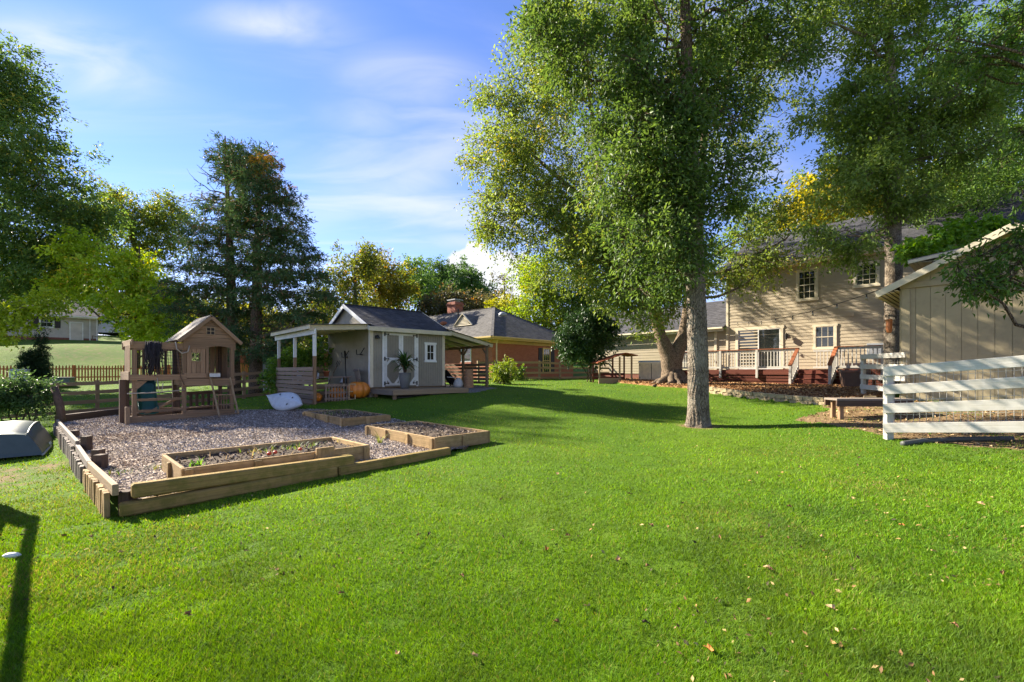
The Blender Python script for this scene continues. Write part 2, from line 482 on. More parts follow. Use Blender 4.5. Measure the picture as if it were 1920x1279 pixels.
M['wire'] = plain('galvanised_wire', (0.42, 0.41, 0.38), rough=0.4, metal=0.5)
M['boat'] = plain('green_boat_plastic', (0.060, 0.078, 0.068), rough=0.45, bump=0.1)
M['boattrim'] = plain('boat_trim', (0.30, 0.32, 0.30), rough=0.5)
M['decal'] = plain('pale_decal', (0.55, 0.65, 0.65), rough=0.6)
M['kayak'] = plain('pale_kayak_plastic', (0.50, 0.54, 0.56), rough=0.4)
M['slide'] = plain('green_slide_plastic', (0.010, 0.075, 0.045), rough=0.4)
M['rope'] = plain('rope_fibre', (0.36, 0.31, 0.25), rough=0.95)
M['net'] = plain('dark_netting', (0.025, 0.022, 0.028), rough=0.95)
M['pot'] = plain('grey_glazed_pot', (0.12, 0.125, 0.125), rough=0.4, bump=0.3)
M['orange'] = plain('orange_pumpkin', (0.62, 0.20, 0.02), rough=0.4, bump=0.1)
M['terracotta'] = plain('terracotta', (0.35, 0.11, 0.04), rough=0.8)
M['copper'] = plain('copper_lantern', (0.42, 0.14, 0.04), rough=0.5)
M['binplast'] = plain('brown_bin_plastic', (0.15, 0.09, 0.06), rough=0.6, bump=0.3)
M['resin'] = plain('beige_resin', (0.74, 0.64, 0.45), rough=0.55)
M['resinlid'] = plain('blue_grey_resin', (0.22, 0.26, 0.29), rough=0.55)
M['cooproof'] = wood('red_coop_roof_wood', (0.32, 0.09, 0.04), (0.18, 0.05, 0.025))
M['hose'] = plain('black_drain_pipe', (0.06, 0.065, 0.06), rough=0.6)
M['stone'] = paint('stone_block', (0.40, 0.31, 0.185), rough=0.9, var=0.25, dirt=(0.15, 0.11, 0.07), dirt_amt=0.45, bump=0.6)
M['concrete'] = paint('foundation_block', (0.22, 0.19, 0.15), rough=0.9, dirt_amt=0.3)
M['brick'] = brickmat('red_brick', (0.44, 0.15, 0.075), (0.33, 0.095, 0.05), (0.34, 0.22, 0.15))
M['chimbrick'] = brickmat('chimney_brick', (0.38, 0.11, 0.06), (0.25, 0.07, 0.045), (0.3, 0.24, 0.2))
M['foundbrick'] = brickmat('foundation_brick', (0.26, 0.08, 0.05), (0.18, 0.055, 0.04), (0.2, 0.15, 0.12))
M['leaf'] = leafmat('tree_leaves', 0.42)
M['glossleaf'] = leafmat('glossy_leaves', 0.15, 0.42, 0.3)
M['needle'] = leafmat('conifer_sprays', 0.15, 0.6, 0.2)
M['grass'] = leafmat('grass_blades', 0.40, 0.6, 0.2)
M['bark'] = bark('grey_bark', (0.32, 0.265, 0.20), (0.13, 0.10, 0.075), lichen=(0.37, 0.33, 0.26), scale=1.9)
M['barkbrown'] = bark('brown_bark', (0.24, 0.175, 0.125), (0.095, 0.068, 0.048), scale=1.6)
M['barktan'] = bark('tan_bark', (0.33, 0.25, 0.175), (0.15, 0.11, 0.075), scale=1.6)
M['twig'] = plain('bare_twig', (0.12, 0.095, 0.075), rough=0.9)
M['chip'] = tintmat('wood_chips')
M['soil'] = paint('garden_soil', (0.085, 0.062, 0.042), rough=0.95, var=0.3, bump=1.0, scale=2)
M['bulb'] = plain('glass_bulb', (0.35, 0.30, 0.2), rough=0.1)
M['metalroof'] = plain('corrugated_roof_panel', (0.22, 0.20, 0.17), rough=0.6)
M['log'] = wood('split_firewood', (0.38, 0.22, 0.12), (0.20, 0.11, 0.06))
M['fabric'] = plain('pale_fabric', (0.55, 0.55, 0.52), rough=0.9)

U2 = Vector((0.738, 0.675)); V2 = Vector((0.675, -0.738))
RU = math.atan2(0.675, 0.738)     # lot axis: local x runs right and away
RV = math.atan2(-0.738, 0.675)    # house axis: local x runs right and towards the camera
def inside(poly, x, y):
    """vectorised point-in-polygon"""
    x = np.asarray(x); y = np.asarray(y); c = np.zeros(x.shape, bool); n = len(poly); j = n - 1
    for i in range(n):
        xi, yi = poly[i]; xj, yj = poly[j]
        if yi != yj:
            t = ((yi > y) != (yj > y)) & (x < (xj - xi) * (y - yi) / (yj - yi) + xi)
            c ^= t
        j = i
    return c
def value_noise(x, y, s):
    xi = np.floor(x / s).astype(int); yi = np.floor(y / s).astype(int); fx = x / s - xi; fy = y / s - yi
    h = lambda a, b: np.modf(np.abs(np.sin(a * 127.1 + b * 311.7) * 43758.5453))[0]
    fx = fx * fx * (3 - 2 * fx); fy = fy * fy * (3 - 2 * fy)
    return (h(xi, yi) * (1 - fx) + h(xi + 1, yi) * fx) * (1 - fy) + (h(xi, yi + 1) * (1 - fx) + h(xi + 1, yi + 1) * fx) * fy

# ------------------------------------------------------------------ terrain
class TPS:
    def __init__(s, pts, lam=0.0):
        P = np.array(pts, float); s.c = P[:, :2]; n = len(P)
        K = s.k(s.c) + lam * np.eye(n); A = np.zeros((n + 3, n + 3))
        A[:n, :n] = K; A[:n, n] = 1; A[:n, n + 1:] = s.c; A[n, :n] = 1; A[n + 1:, :n] = s.c.T
        b = np.zeros(n + 3); b[:n] = P[:, 2]
        s.w = np.linalg.solve(A, b)
    def k(s, q):
        d2 = ((q[:, None, :] - s.c[None]) ** 2).sum(-1)
        return 0.5 * d2 * np.log(d2 + 1e-9)
    def __call__(s, x, y):
        x = np.asarray(x, float); y = np.asarray(y, float); sh = x.shape
        q = np.stack([x.ravel(), y.ravel()], 1); out = np.empty(len(q))
        for i in range(0, len(q), 20000):
            qq = q[i:i + 20000]
            out[i:i + 20000] = s.k(qq) @ s.w[:-3] + s.w[-3] + qq @ s.w[-2:]
        return out.reshape(sh)

GP = [(0, 0, -1.5), (-3, 2, -1.53), (3, 2, -1.47), (0, -10, -1.6), (-10, -10, -1.9), (10, -10, -1.5),
      (-4.3, 4.7, -1.56), (-6.5, 5.5, -1.66), (-9, 8, -1.72), (-12.8, 11.3, -1.68), (-16, 10, -1.8), (-7.5, 2, -1.7),
      (-2.8, 6.2, -1.5), (-.9, 8.0, -1.42), (1, 6, -1.42), (4, 5, -1.38), (8.2, 7.0, -1.22), (7.0, 8.4, -1.27),
      (4.57, 11.2, -1.35), (1, 10.5, -1.33), (-.2, 9.5, -1.36), (-2.8, 12.2, -1.25), (-5.6, 14.2, -1.13), (-6.3, 14.7, -1.04), (-4, 14.6, -.94),
      (-1.7, 16.5, -.78), (-1, 19.4, -.66), (3, 16, -.95), (-5, 15.9, -.88), (-8.8, 15.2, -1.22), (-12.8, 15.8, -1.46),
      (-15.7, 17, -1.55), (-11.9, 20.9, -1.18), (-20, 18, -1.62), (0, 28, -.5), (5, 31, -.5), (7.4, 21, -.68),
      (7.6, 17.6, -.86), (9.3, 13.2, -1.0), (7.6, 10.4, -1.06), (10.2, 12.5, -.85), (12.5, 20, -.70), (13, 16.5, -.74),
      (11, 9, -.9), (15, 8, -.5), (10, 6.5, -1.05), (9, 24, -.62), (8, 29, -.55), (12, 25, -.6), (20, 20, -.4), (20, 35, 0.1),
      (-3, 25, -.6), (-8, 20, -.85), (-8, 28, -.75), (-31, 31, -.68), (-23, 38, -.5), (-30, 25, -1.1), (-36, 36, 0.4), (-39, 40, 2.0), (-43, 43.5, 2.95),
      (-46, 52, 3.5), (-60, 60, 5), (-33, 44, 1.9), (-20, 46, .6), (-5, 50, 0), (10, 60, 1), (0, 90, 3), (-40, 95, 5), (40, 60, 3),
      (60, 30, 3), (60, -20, 0), (-60, -20, -2), (-60, 25, 1.0), (0, 220, 6), (-160, 150, 8), (160, 150, 8), (150, 0, 2), (-150, 0, 1),
      (0, -100, -2), (150, -100, 0), (-150, -100, -1), (-250, 330, 8), (250, 330, 8)]
TG = TPS(GP, 0.02)
MULCH = [(-4.20, 4.93), (-.9, 8.3), (-.5, 9.3), (-3.2, 12.2), (-5.9, 14.0), (-8.8, 14.9), (-12.6, 15.4), (-12.05, 12.1)]
TM = TPS([(-4.2, 4.93, -1.40), (-2, 7.1, -1.40), (-.9, 8.3, -1.40), (-.5, 9.3, -1.37), (-3.2, 12.2, -1.27), (-5.9, 14, -1.17), (-8.8, 14.9, -1.27),
          (-12.6, 15.6, -1.38), (-12.05, 12.1, -1.38), (-9.2, 12.6, -1.35), (-7, 9, -1.39), (-1.4, 8, -1.40), (-4, 10.9, -1.34), (-8.2, 8.6, -1.40)], 0.01)
BARK = [(5.2, 22.2), (6.4, 19.8), (7.8, 18.2), (8.3, 16.8), (9.0, 14.6), (9.7, 13.2), (11.0, 13.2), (13.8, 17.2), (11.5, 20.5), (9.6, 23.0), (6.2, 26.0)]
DIRT = [(-4.9, 15.9), (-6.5, 14.5), (-9.2, 17.5), (-7.6, 18.8)]
GRAVEL = [(-3.9, 14.95), (-1.35, 16.9), (-0.6, 19.0), (-1.2, 19.9), (-3.5, 22.2), (-4.4, 18.5)]
BARE = [(6.7, 10.9), (7.2, 8.3), (8.2, 7.0), (12, 3.4), (14, 6), (11.5, 11.5), (9.2, 13.6), (8.6, 12.0)]

def ground_rel(x, y):
    x = np.asarray(x, float); y = np.asarray(y, float)
    g = TG(x, y)
    # gentle lumps
    g = g + 0.015 * np.sin(x * 1.7 + 0.6 * y) * np.cos(y * 1.3 - 0.4 * x) * (y < 40)
    m = inside(MULCH, x, y)
    if m.any():
        g = np.where(m, np.minimum(TM(x, y) - 0.07, g + 0.3), g)
    return np.where(inside(BARK, x, y), g + 0.17, g)

def gz(x, y):
    return E + float(ground_rel(np.array([x]), np.array([y]))[0])
def mz(x, y):
    return E + float(TM(np.array([x]), np.array([y]))[0])

def axis(parts):
    out = []
    for a, b, n in parts: out.append(np.linspace(a, b, n, endpoint=False))
    return np.concatenate(out + [np.array([parts[-1][1]])])
gx = axis([(-300, -60, 24), (-60, -20, 60), (-20, 16, 200), (16, 60, 60), (60, 300, 24)])
gy = axis([(-120, -4, 20), (-4, 30, 190), (30, 70, 80), (70, 340, 30)])
XX, YY = np.meshgrid(gx, gy)
ZZ = ground_rel(XX, YY) + E
co = np.stack([XX.ravel(), YY.ravel(), ZZ.ravel()], 1)
nx, ny = len(gx), len(gy)
I = (np.arange(ny - 1)[:, None] * nx + np.arange(nx - 1)[None]).ravel()
quads = np.stack([I, I + 1, I + nx + 1, I + nx], 1)
zone = np.zeros((len(co), 3), np.float32)
px_, py_ = co[:, 0], co[:, 1]
zone[:, 1] = inside(BARK, px_, py_)
zone[:, 0] = inside(DIRT, px_, py_)
zone[:, 0] = np.maximum(zone[:, 0], 0.75 * inside(BARE, px_, py_))
zone[:, 2] = inside(GRAVEL, px_, py_)
# the dry slope below the neighbour's house
hill = np.clip((py_ - 30) / 8, 0, 1) * np.clip((-px_ - 24) / 8, 0, 1)
zone[:, 0] = np.maximum(zone[:, 0], 0.30 * hill)
# worn ground along the left of the retaining edge
worn = np.exp(-(((px_ + 8.2) / 2.6) ** 2 + ((py_ - 7.4) / 2.2) ** 2)) * 0.42
zone[:, 0] = np.maximum(zone[:, 0], worn * (~inside(MULCH, px_, py_)))

zone[:, 0] = np.maximum(zone[:, 0], 0.85 * np.exp(-((px_ - 4.6) ** 2 + (py_ - 11.2) ** 2) / 0.3))
k = N('lawn_ground')
p = k.pos()
a = k.new('ShaderNodeAttribute'); a.attribute_name = 'tint'
sp = k.new('ShaderNodeSeparateColor'); k.l(a.outputs['Color'], sp.inputs[0])
n1 = k.noise(p, 0.35, 4); n2 = k.noise(p, 3.0, 5, 0.65); n3 = k.noise(p, 45, 4, 0.7); n4 = k.noise(p, 160, 2)
lawn = k.ramp(n1, [(0.35, (0.070, 0.145, 0.009)), (0.65, (0.115, 0.190, 0.012))])
lawn = k.mix(k.math('MULTIPLY', n3, 0.7), lawn, (0.040, 0.085, 0.009))
lawn = k.mix(k.math('MULTIPLY', k.ramp(n2, [(0.55, (0, 0, 0)), (0.8, (1, 1, 1))]), 0.3), lawn, (0.16, 0.17, 0.03))
dirt = k.ramp(n3, [(0.3, (0.13, 0.085, 0.045)), (0.7, (0.27, 0.19, 0.10))])
vo = k.new('ShaderNodeTexVoronoi'); vo.inputs['Scale'].default_value = 22; k.l(p, vo.inputs['Vector'])
vs = k.new('ShaderNodeSeparateColor'); k.l(vo.outputs['Color'], vs.inputs[0])
brk = k.ramp(vs.outputs[0], [(0.0, (0.12, 0.055, 0.025)), (0.5, (0.30, 0.15, 0.06)), (1.0, (0.46, 0.28, 0.13))])
grv = k.ramp(vs.outputs[1], [(0.0, (0.10, 0.10, 0.10)), (1.0, (0.26, 0.25, 0.25))])
dm = k.math('ADD', sp.outputs[0], k.math('MULTIPLY', k.math('SUBTRACT', n2, 0.5), 1.3))
dmr = k.ramp(dm, [(0.3, (0, 0, 0)), (0.62, (1, 1, 1))])
dmr = k.math('MULTIPLY', dmr, k.ramp(sp.outputs[0], [(0.02, (0, 0, 0)), (0.25, (1, 1, 1))]))
c_ = k.mix(dmr, lawn, dirt)
c_ = k.mix(k.ramp(sp.outputs[1], [(0.35, (0, 0, 0)), (0.6, (1, 1, 1))]), c_, brk)
c_ = k.mix(k.ramp(sp.outputs[2], [(0.35, (0, 0, 0)), (0.6, (1, 1, 1))]), c_, grv)
k.l(c_, k.b.inputs['Base Color']); k.b.inputs['Roughness'].default_value = 0.95; k.b.inputs['Specular IOR Level'].default_value = 0.1
k.bump(k.math('ADD', n3, k.math('MULTIPLY', vo.outputs['Distance'], 0.6)), 0.8, 0.03)
M['lawn'] = k.m
gobj = tri_mesh('ground', co, quads, M['lawn'], None, zone, True)
tag(gobj, kind='structure')

# mulch surface with its chips
mxs = np.linspace(-12.8, -.4, 150); mys = np.linspace(4.8, 15.6, 150)
X2, Y2 = np.meshgrid(mxs, mys)
Z2 = TM(X2, Y2) + E + 0.012 * np.sin(X2 * 3.1) * np.sin(Y2 * 2.7) + RNG.normal(0, 0.010, X2.shape)
co = np.stack([X2.ravel(), Y2.ravel(), Z2.ravel()], 1)
I = (np.arange(149)[:, None] * 150 + np.arange(149)[None]).ravel()
q = np.stack([I, I + 1, I + 151, I + 150], 1)
cen = co[q].mean(1)
q = q[inside(MULCH, cen[:, 0], cen[:, 1])]
k = N('mulch_bed_surface'); p = k.pos()
vo = k.new('ShaderNodeTexVoronoi'); vo.inputs['Scale'].default_value = 26; vo.inputs['Randomness'].default_value = 1; k.l(p, vo.inputs['Vector'])
vs = k.new('ShaderNodeSeparateColor'); k.l(vo.outputs['Color'], vs.inputs[0])
n1 = k.noise(p, 0.8, 4)
cc = k.ramp(vs.outputs[0], [(0.0, (0.11, 0.085, 0.07)), (0.6, (0.27, 0.215, 0.18)), (1.0, (0.46, 0.38, 0.31))])
cc = k.mix(k.ramp(n1, [(0.5, (0, 0, 0)), (0.75, (1, 1, 1))]), cc, k.ramp(vs.outputs[1], [(0, (0.07, 0.045, 0.03)), (1, (0.24, 0.17, 0.11))]))
k.l(cc, k.b.inputs['Base Color']); k.b.inputs['Roughness'].default_value = 1.0
k.bump(vo.outputs['Distance'], 0.9, 0.03)
mo = tri_mesh('mulch_bed', co, q, k.m, None, None, False); tag(mo, kind='structure')

def scatter_flat(name, x, y, z, size, asp, tints, mat, tilt=0.5, parent=None):
    """small bent two-triangle chips or leaves lying about"""
    n = len(x); th = RNG.uniform(0, 2 * np.pi, n)
    ax = np.stack([np.cos(th), np.sin(th), RNG.normal(0, tilt, n)], 1); ax /= np.linalg.norm(ax, axis=1)[:, None]
    up = np.stack([RNG.normal(0, tilt, n), RNG.normal(0, tilt, n), np.ones(n)], 1)
    sd = np.cross(up, ax); sd /= np.linalg.norm(sd, axis=1)[:, None]; nn = np.cross(ax, sd)
    c = np.stack([x, y, z], 1); L = size[:, None]; w = L * asp
    v = np.stack([c - ax * L / 2, c + sd * w / 2 + nn * L * 0.08, c + ax * L / 2, c - sd * w / 2 + nn * L * 0.1], 1).reshape(-1, 3)
    b = np.arange(n) * 4
    t = np.stack([np.stack([b, b + 2, b + 1], 1), np.stack([b, b + 3, b + 2], 1)], 1).reshape(-1, 3)
    return tri_mesh(name, v, t, mat, parent, np.repeat(tints, 4, 0))

def pick(n, cols, jit=0.2):
    c = np.array(cols)[RNG.integers(0, len(cols), n)]
    return np.clip(c * RNG.uniform(1 - jit, 1 + jit, (n, 1)), 0, 1)

def rand_in(poly, n):
    P = np.array(poly); lo = P.min(0); hi = P.max(0); xs = []; 
    x = RNG.uniform(lo[0], hi[0], n * 4); y = RNG.uniform(lo[1], hi[1], n * 4)
    m = inside(poly, x, y); return x[m][:n], y[m][:n]
x, y = rand_in(MULCH, 85000)
z = TM(x, y) + E + 0.02
s_ = RNG.uniform(0.016, 0.058, len(x)) * (0.6 + y / 20)
brn = np.clip((value_noise(x, y, 1.4) - 0.5) * 2.2, 0, 1)[:, None] * 0.8
chip_t = pick(len(x), [(0.30, 0.26, 0.235), (0.42, 0.375, 0.34), (0.14, 0.118, 0.105), (0.62, 0.56, 0.51), (0.25, 0.20, 0.155), (0.35, 0.31, 0.285)], 0.3)
chip_t = chip_t * (1 - brn) + chip_t * np.array((0.85, 0.66, 0.46)) * brn
chips = scatter_flat('mulch_chips', x, y, z, s_, 0.33, chip_t, M['chip'])
tag(chips, 'grey brown wood mulch chips covering the play area', 'mulch', kind='stuff')

x, y = rand_in(BARK, 16000)
z = ground_rel(x, y) + E + 0.02
lb = scatter_flat('bark_litter', x, y, z, RNG.uniform(0.05, 0.12, len(x)), 0.5, pick(len(x), [(0.30, 0.15, 0.06), (0.42, 0.24, 0.10), (0.19, 0.09, 0.04), (0.50, 0.33, 0.16), (0.12, 0.06, 0.03)], 0.3), M['chip'], 0.6)
tag(lb, 'orange brown fallen leaves and bark in front of the deck', 'leaf litter', kind='stuff')
x, y = rand_in(BARE, 3200)
z = ground_rel(x, y) + E + 0.015
lb = scatter_flat('leaf_litter', x, y, z, RNG.uniform(0.04, 0.10, len(x)), 0.45, pick(len(x), [(0.34, 0.22, 0.11), (0.48, 0.34, 0.18), (0.22, 0.13, 0.06), (0.15, 0.09, 0.05)], 0.3), M['chip'], 0.5)
tag(lb, 'dry leaves and twigs on the bare ground under the white fence', 'leaf litter', kind='stuff')

# ------------------------------------------------------------------ lawn blades
def grass():
    n = 620000
    rowp = 715 + (1360 - 715) * RNG.uniform(0, 1, n) ** 0.92
    yy = 1.45 * F / (rowp - HOR); colp = RNG.uniform(-1260, 1260, n)
    xx = colp / F * yy
    yy = yy + RNG.normal(0, 0.05, n) * yy * 0.2
    keep = (yy < 36)
    for P in (MULCH, GRAVEL, DIRT): keep &= ~inside(P, xx, yy)
    keep &= ~(inside(BARK, xx, yy) & (RNG.uniform(0, 1, n) < 0.995))
    keep &= ~(inside(BARE, xx, yy) & (RNG.uniform(0, 1, n) < 0.45 + 0.5 * (value_noise(xx, yy, 0.5) > 0.35)))
    w0 = np.exp(-(((xx + 8.2) / 2.6) ** 2 + ((yy - 7.4) / 2.2) ** 2))
    keep &= ~((RNG.uniform(0, 1, n) < w0 * 0.8 * (value_noise(xx, yy, 0.7) > 0.3)))
    # under buildings
    s = (xx + 4.94) * .738 + (yy - 15.9) * .675; t = -(xx + 4.94) * .675 + (yy - 15.9) * .738
    keep &= ~((s > -.05) & (s < 3.1) & (t > -1.7) & (t < 4))
    keep &= ~(RNG.uniform(0, 1, n) < np.exp(-((xx - 4.6) ** 2 + (yy - 11.2) ** 2) / 0.22) * 1.1)
    keep &= ~((value_noise(xx * 1.0 + 13, yy + 5, 0.22) > 0.80) & (RNG.uniform(0, 1, n) < 0.6))
    xx = xx[keep]; yy = yy[keep]; n = len(xx)
    zz = ground_rel(xx, yy) + E
    dist = np.sqrt(xx ** 2 + yy ** 2)
    wid = np.clip(0.0014 * dist, 0.0030, 0.05) * RNG.uniform(0.7, 1.4, n)
    hgt = (0.024 + 0.012 * value_noise(xx, yy, 0.35)) * RNG.uniform(0.55, 1.45, n) * (1 + np.clip(dist - 6, 0, 20) * 0.02)
    th = RNG.uniform(0, 2 * np.pi, n)
    sx = np.cos(th); sy = np.sin(th)
    lean = RNG.normal(0, 0.55, (n, 2)) * hgt[:, None]
    # broad drifts in the lie of the grass
    lean[:, 0] += hgt * 0.5 * (value_noise(xx, yy, 0.6) - 0.5)
    c = np.stack([xx, yy, zz - 0.004], 1)
    v = np.empty((n, 3, 3))
    v[:, 0] = c; v[:, 0, 0] -= sx * wid / 2; v[:, 0, 1] -= sy * wid / 2
    v[:, 1] = c; v[:, 1, 0] += sx * wid / 2; v[:, 1, 1] += sy * wid / 2
    v[:, 2] = c; v[:, 2, 0] += lean[:, 0]; v[:, 2, 1] += lean[:, 1]; v[:, 2, 2] += hgt
    m1 = value_noise(xx, yy, 1.9) * 0.6 + value_noise(xx, yy, 0.4) * 0.4
    ca = np.array((0.075, 0.185, 0.010)); cb = np.array((0.185, 0.325, 0.013))
    tint = ca + (cb - ca) * np.clip(m1 + RNG.normal(0, 0.22, n), 0, 1)[:, None]
    yel = (RNG.uniform(0, 1, n) < 0.06 + 0.30 * np.clip(value_noise(xx, yy, 1.1) - 0.55, 0, 1) * 2.5 + 0.25 * np.exp(-((xx + 7) ** 2 / 9 + (yy - 6) ** 2 / 9)))
    tint[yel] = np.array((0.26, 0.24, 0.06)) * RNG.uniform(0.7, 1.2, (yel.sum(), 1))
    dull = np.clip(value_noise(xx + 40, yy + 9, 0.9) * 0.5 + value_noise(xx - 7, yy, 0.25) * 0.5 - 0.42, 0, 1) * 1.6
    tint = tint * (1 - dull[:, None]) + np.array((0.060, 0.105, 0.022)) * dull[:, None]
    tint *= RNG.uniform(0.55, 1.35, (n, 1))
    o = tri_mesh('lawn_grass', v.reshape(-1, 3), np.arange(n * 3).reshape(-1, 3), M['grass'], None, np.repeat(tint, 3, 0))
    tag(o, 'short bright green grass of the back lawn', 'grass', kind='stuff')
grass()

def leaf_bits():
    n = 1500
    rowp = 735 + 560 * RNG.uniform(0, 1, n) ** 0.8; d = 1.42 * F / (rowp - HOR); x = RNG.uniform(-1000, 1100, n) / F * d; y = d
    k_ = (value_noise(x, y, 1.3) > 0.35) & ~inside(MULCH, x, y) & ~inside(BARE, x, y) & (y < 14); x = x[k_]; y = y[k_]
    z = ground_rel(x, y) + E + RNG.uniform(0.008, 0.03, len(x))
    o = scatter_flat('leaf_bits', x, y, z, RNG.uniform(0.016, 0.045, len(x)) * (0.8 + y * 0.07), 0.5, pick(len(x), [(0.30, 0.17, 0.07), (0.12, 0.07, 0.035), (0.40, 0.28, 0.13), (0.05, 0.04, 0.025), (0.20, 0.11, 0.05)], .3), M['chip'], 0.7)
    tag(o, 'small dry leaf fragments and twigs sunk in the lawn', 'leaf litter', kind='stuff')
leaf_bits()
# fallen leaves big enough to pick out, each one its own leaf
def leaf_mesh(i):
    mb = MB(); n = 9; L = 1.0
    rr = random.Random(i)
    pts = []
    for k_ in range(11):
        a_ = 2 * math.pi * k_ / 11
        r_ = 0.5 * (1.0 if k_ % 2 == 0 else 0.55) * rr.uniform(0.8, 1.15)
        pts.append((r_ * math.cos(a_), r_ * 0.62 * math.sin(a_), 0.18 * rr.uniform(-1, 1) + 0.22 * abs(math.sin(a_))))
    mb.add([(0, 0, 0.02)] + pts, [(0, 1 + k_, 1 + (k_ + 1) % 11) for k_ in range(11)])
    me = bpy.data.meshes.new('fallen_leaf'); me.from_pydata(mb.v, [], mb.f); me.update()
    return me
lcols = [('tan', (0.50, 0.33, 0.16)), ('brown', (0.20, 0.11, 0.05)), ('orange', (0.40, 0.16, 0.045)), ('dark', (0.06, 0.04, 0.03))]
lmats = {n_: plain('dry_leaf_' + n_, c_, rough=0.8, spec=0.2) for n_, c_ in lcols}
lmes = {}
for n_, c_ in lcols:
    for i in range(2):
        me = leaf_mesh(hash(n_) % 97 + i if False else len(lmes)); me.materials.append(lmats[n_]); lmes[(n_, i)] = me
spots = [(225, 1042, 'tan'), (352, 1160, 'brown'), (785, 1008, 'brown'), (1157, 1056, 'brown'), (1440, 1072, 'tan'), (1330, 1226, 'orange'), (1500, 880, 'tan'),
         (1445, 1075, 'brown'), (1350, 1012, 'brown'), (1065, 1010, 'brown'), (1025, 1035, 'orange'), (866, 1086, 'brown'), (1100, 1145, 'tan'), (1045, 1175, 'brown'),
         (1213, 1068, 'brown'), (1160, 1055, 'tan'), (890, 1240, 'tan'), (745, 1236, 'tan'), (120, 1010, 'brown'), (170, 1012, 'brown'), (1600, 940, 'tan'), (1690, 990, 'orange'),
         (1750, 1040, 'tan'), (1480, 955, 'brown'), (1660, 968, 'tan'), (1540, 1012, 'tan'), (1220, 990, 'brown'), (805, 1006, 'dark'), (1180, 930, 'brown'), (1045, 892, 'tan'),
         (1320, 905, 'brown'), (1420, 890, 'tan'), (940, 940, 'brown'), (1280, 948, 'dark'), (1840, 950, 'tan'), (1700, 905, 'brown'), (1880, 1080, 'brown'), (640, 1120, 'brown'),
         (520, 1075, 'tan'), (1210, 1175, 'dark'), (1560, 1150, 'tan'), (1790, 1180, 'brown')]
leafs = []
for i, (px, py, n_) in enumerate(spots):
    d = 1.45 * F / (py - HOR)
    for _ in range(3):
        d = -(float(ground_rel(np.array([(px - 960) / F * d]), np.array([d]))[0])) * F / (py - HOR)
    o = bpy.data.objects.new('fallen_leaf', lmes[(n_, i % 2)]); COL.objects.link(o)
    x_ = (px - 960) / F * d
    s_ = random.uniform(0.045, 0.068) * (0.85 + d * 0.06)
    o.location = (x_, d, gz(x_, d) + 0.026); o.scale = (s_, s_, s_)
    o.rotation_euler = (random.uniform(-.4, .4), random.uniform(-.4, .4), random.uniform(0, 6.28))
    band = 'along the bottom edge' if py > 1130 else 'in the near lawn' if py > 1030 else 'in the middle lawn' if py > 930 else 'in the far lawn'
    col = next(t_ for lim, t_ in ((300, 'at the far left'), (560, 'below the long bed'), (830, 'below the garden shed'), (1020, 'below the brick house'), (1260, 'left of the big tree'),
                                  (1400, 'below the big tree'), (1520, 'below the deck'), (1640, 'below the stairs'), (1760, 'below the fence post'), (2000, 'near the right edge')) if px < lim)
    kind_ = {'tan': 'pale tan dry leaf', 'brown': 'curled brown leaf', 'orange': 'small orange leaf', 'dark': 'dark shrivelled leaf'}[n_]
    leafs.append((o, kind_ + ' lying ' + band + ', ' + col, px))
seen = {}
for o, lb, px in leafs: seen.setdefault(lb, []).append((px, o))
for lb, L_ in seen.items():
    L_.sort(key=lambda t_: t_[0])
    for q, (px, o) in enumerate(L_):
        ex = '' if len(L_) == 1 else (', the left one', ', the right one')[q] if len(L_) == 2 else (', leftmost of three', ', middle of three', ', rightmost of three')[min(q, 2)]
        tag(o, lb + ex, 'leaf', 'leaves fallen on the lawn')
# small grey stone in the lower left
mb = MB(); mb.lathe([(0.0, 0), (0.05, 0.004), (0.062, 0.02), (0.04, 0.045), (0.0, 0.05)], ns=8)
st = mb.build('stone', M['whitetrim'], None, True)
p_ = W(22, 1052, 3.75); st.location = (p_.x, p_.y, gz(p_.x, p_.y) + 0.015); st.scale = (1.0, 0.6, 0.7); st.rotation_euler = (0, 0.1, 0.4)
tag(st, 'small pale grey stone lying in the lawn at the lower left', 'stone')
# ------------------------------------------------------------------ building helpers
def window(parent, loc, rz, w, h, trim, cols=2, rows=2, mid=True, tw=0.09, head=0.0, sill=0.03, label=None, name='window'):
    """w x h is the opening; local -y is outdoors"""
    mb = MB()
    mb.box((0, -.02, h + tw / 2), (w + 2 * tw + head, .045, tw)); mb.box((0, -.025, -tw / 2), (w + 2 * tw + sill * 2, .055, tw))
    for s in (-1, 1): mb.box((s * (w / 2 + tw / 2), -.02, h / 2), (tw, .044, h))
    f = mb.build(name, trim, parent); f.location = loc; f.rotation_euler = (0, 0, rz)
    if label: f['label'] = label
    link('pane', boxmesh(w, .012, h, M['glass'], 0), f).location = (0, -.008, h / 2)
    mg = MB(); b = .018
    for i in range(1, cols): mg.box((-w / 2 + w * i / cols, -.018, h / 2), (b, .012, h))
    for j in range(1, rows): mg.box((0, -.019, h * j / rows), (w, .011, b))
    if mid: mg.box((0, -.024, h / 2), (w, .02, .04))
    for s in (-1, 1): mg.box((s * (w / 2 - .016), -.022, h / 2), (.032, .018, h))
    for z in (.016, h - .016): mg.box((0, -.0225, z), (w - .064, .018, .032))
    mg.build('sash', trim, f)
    return f

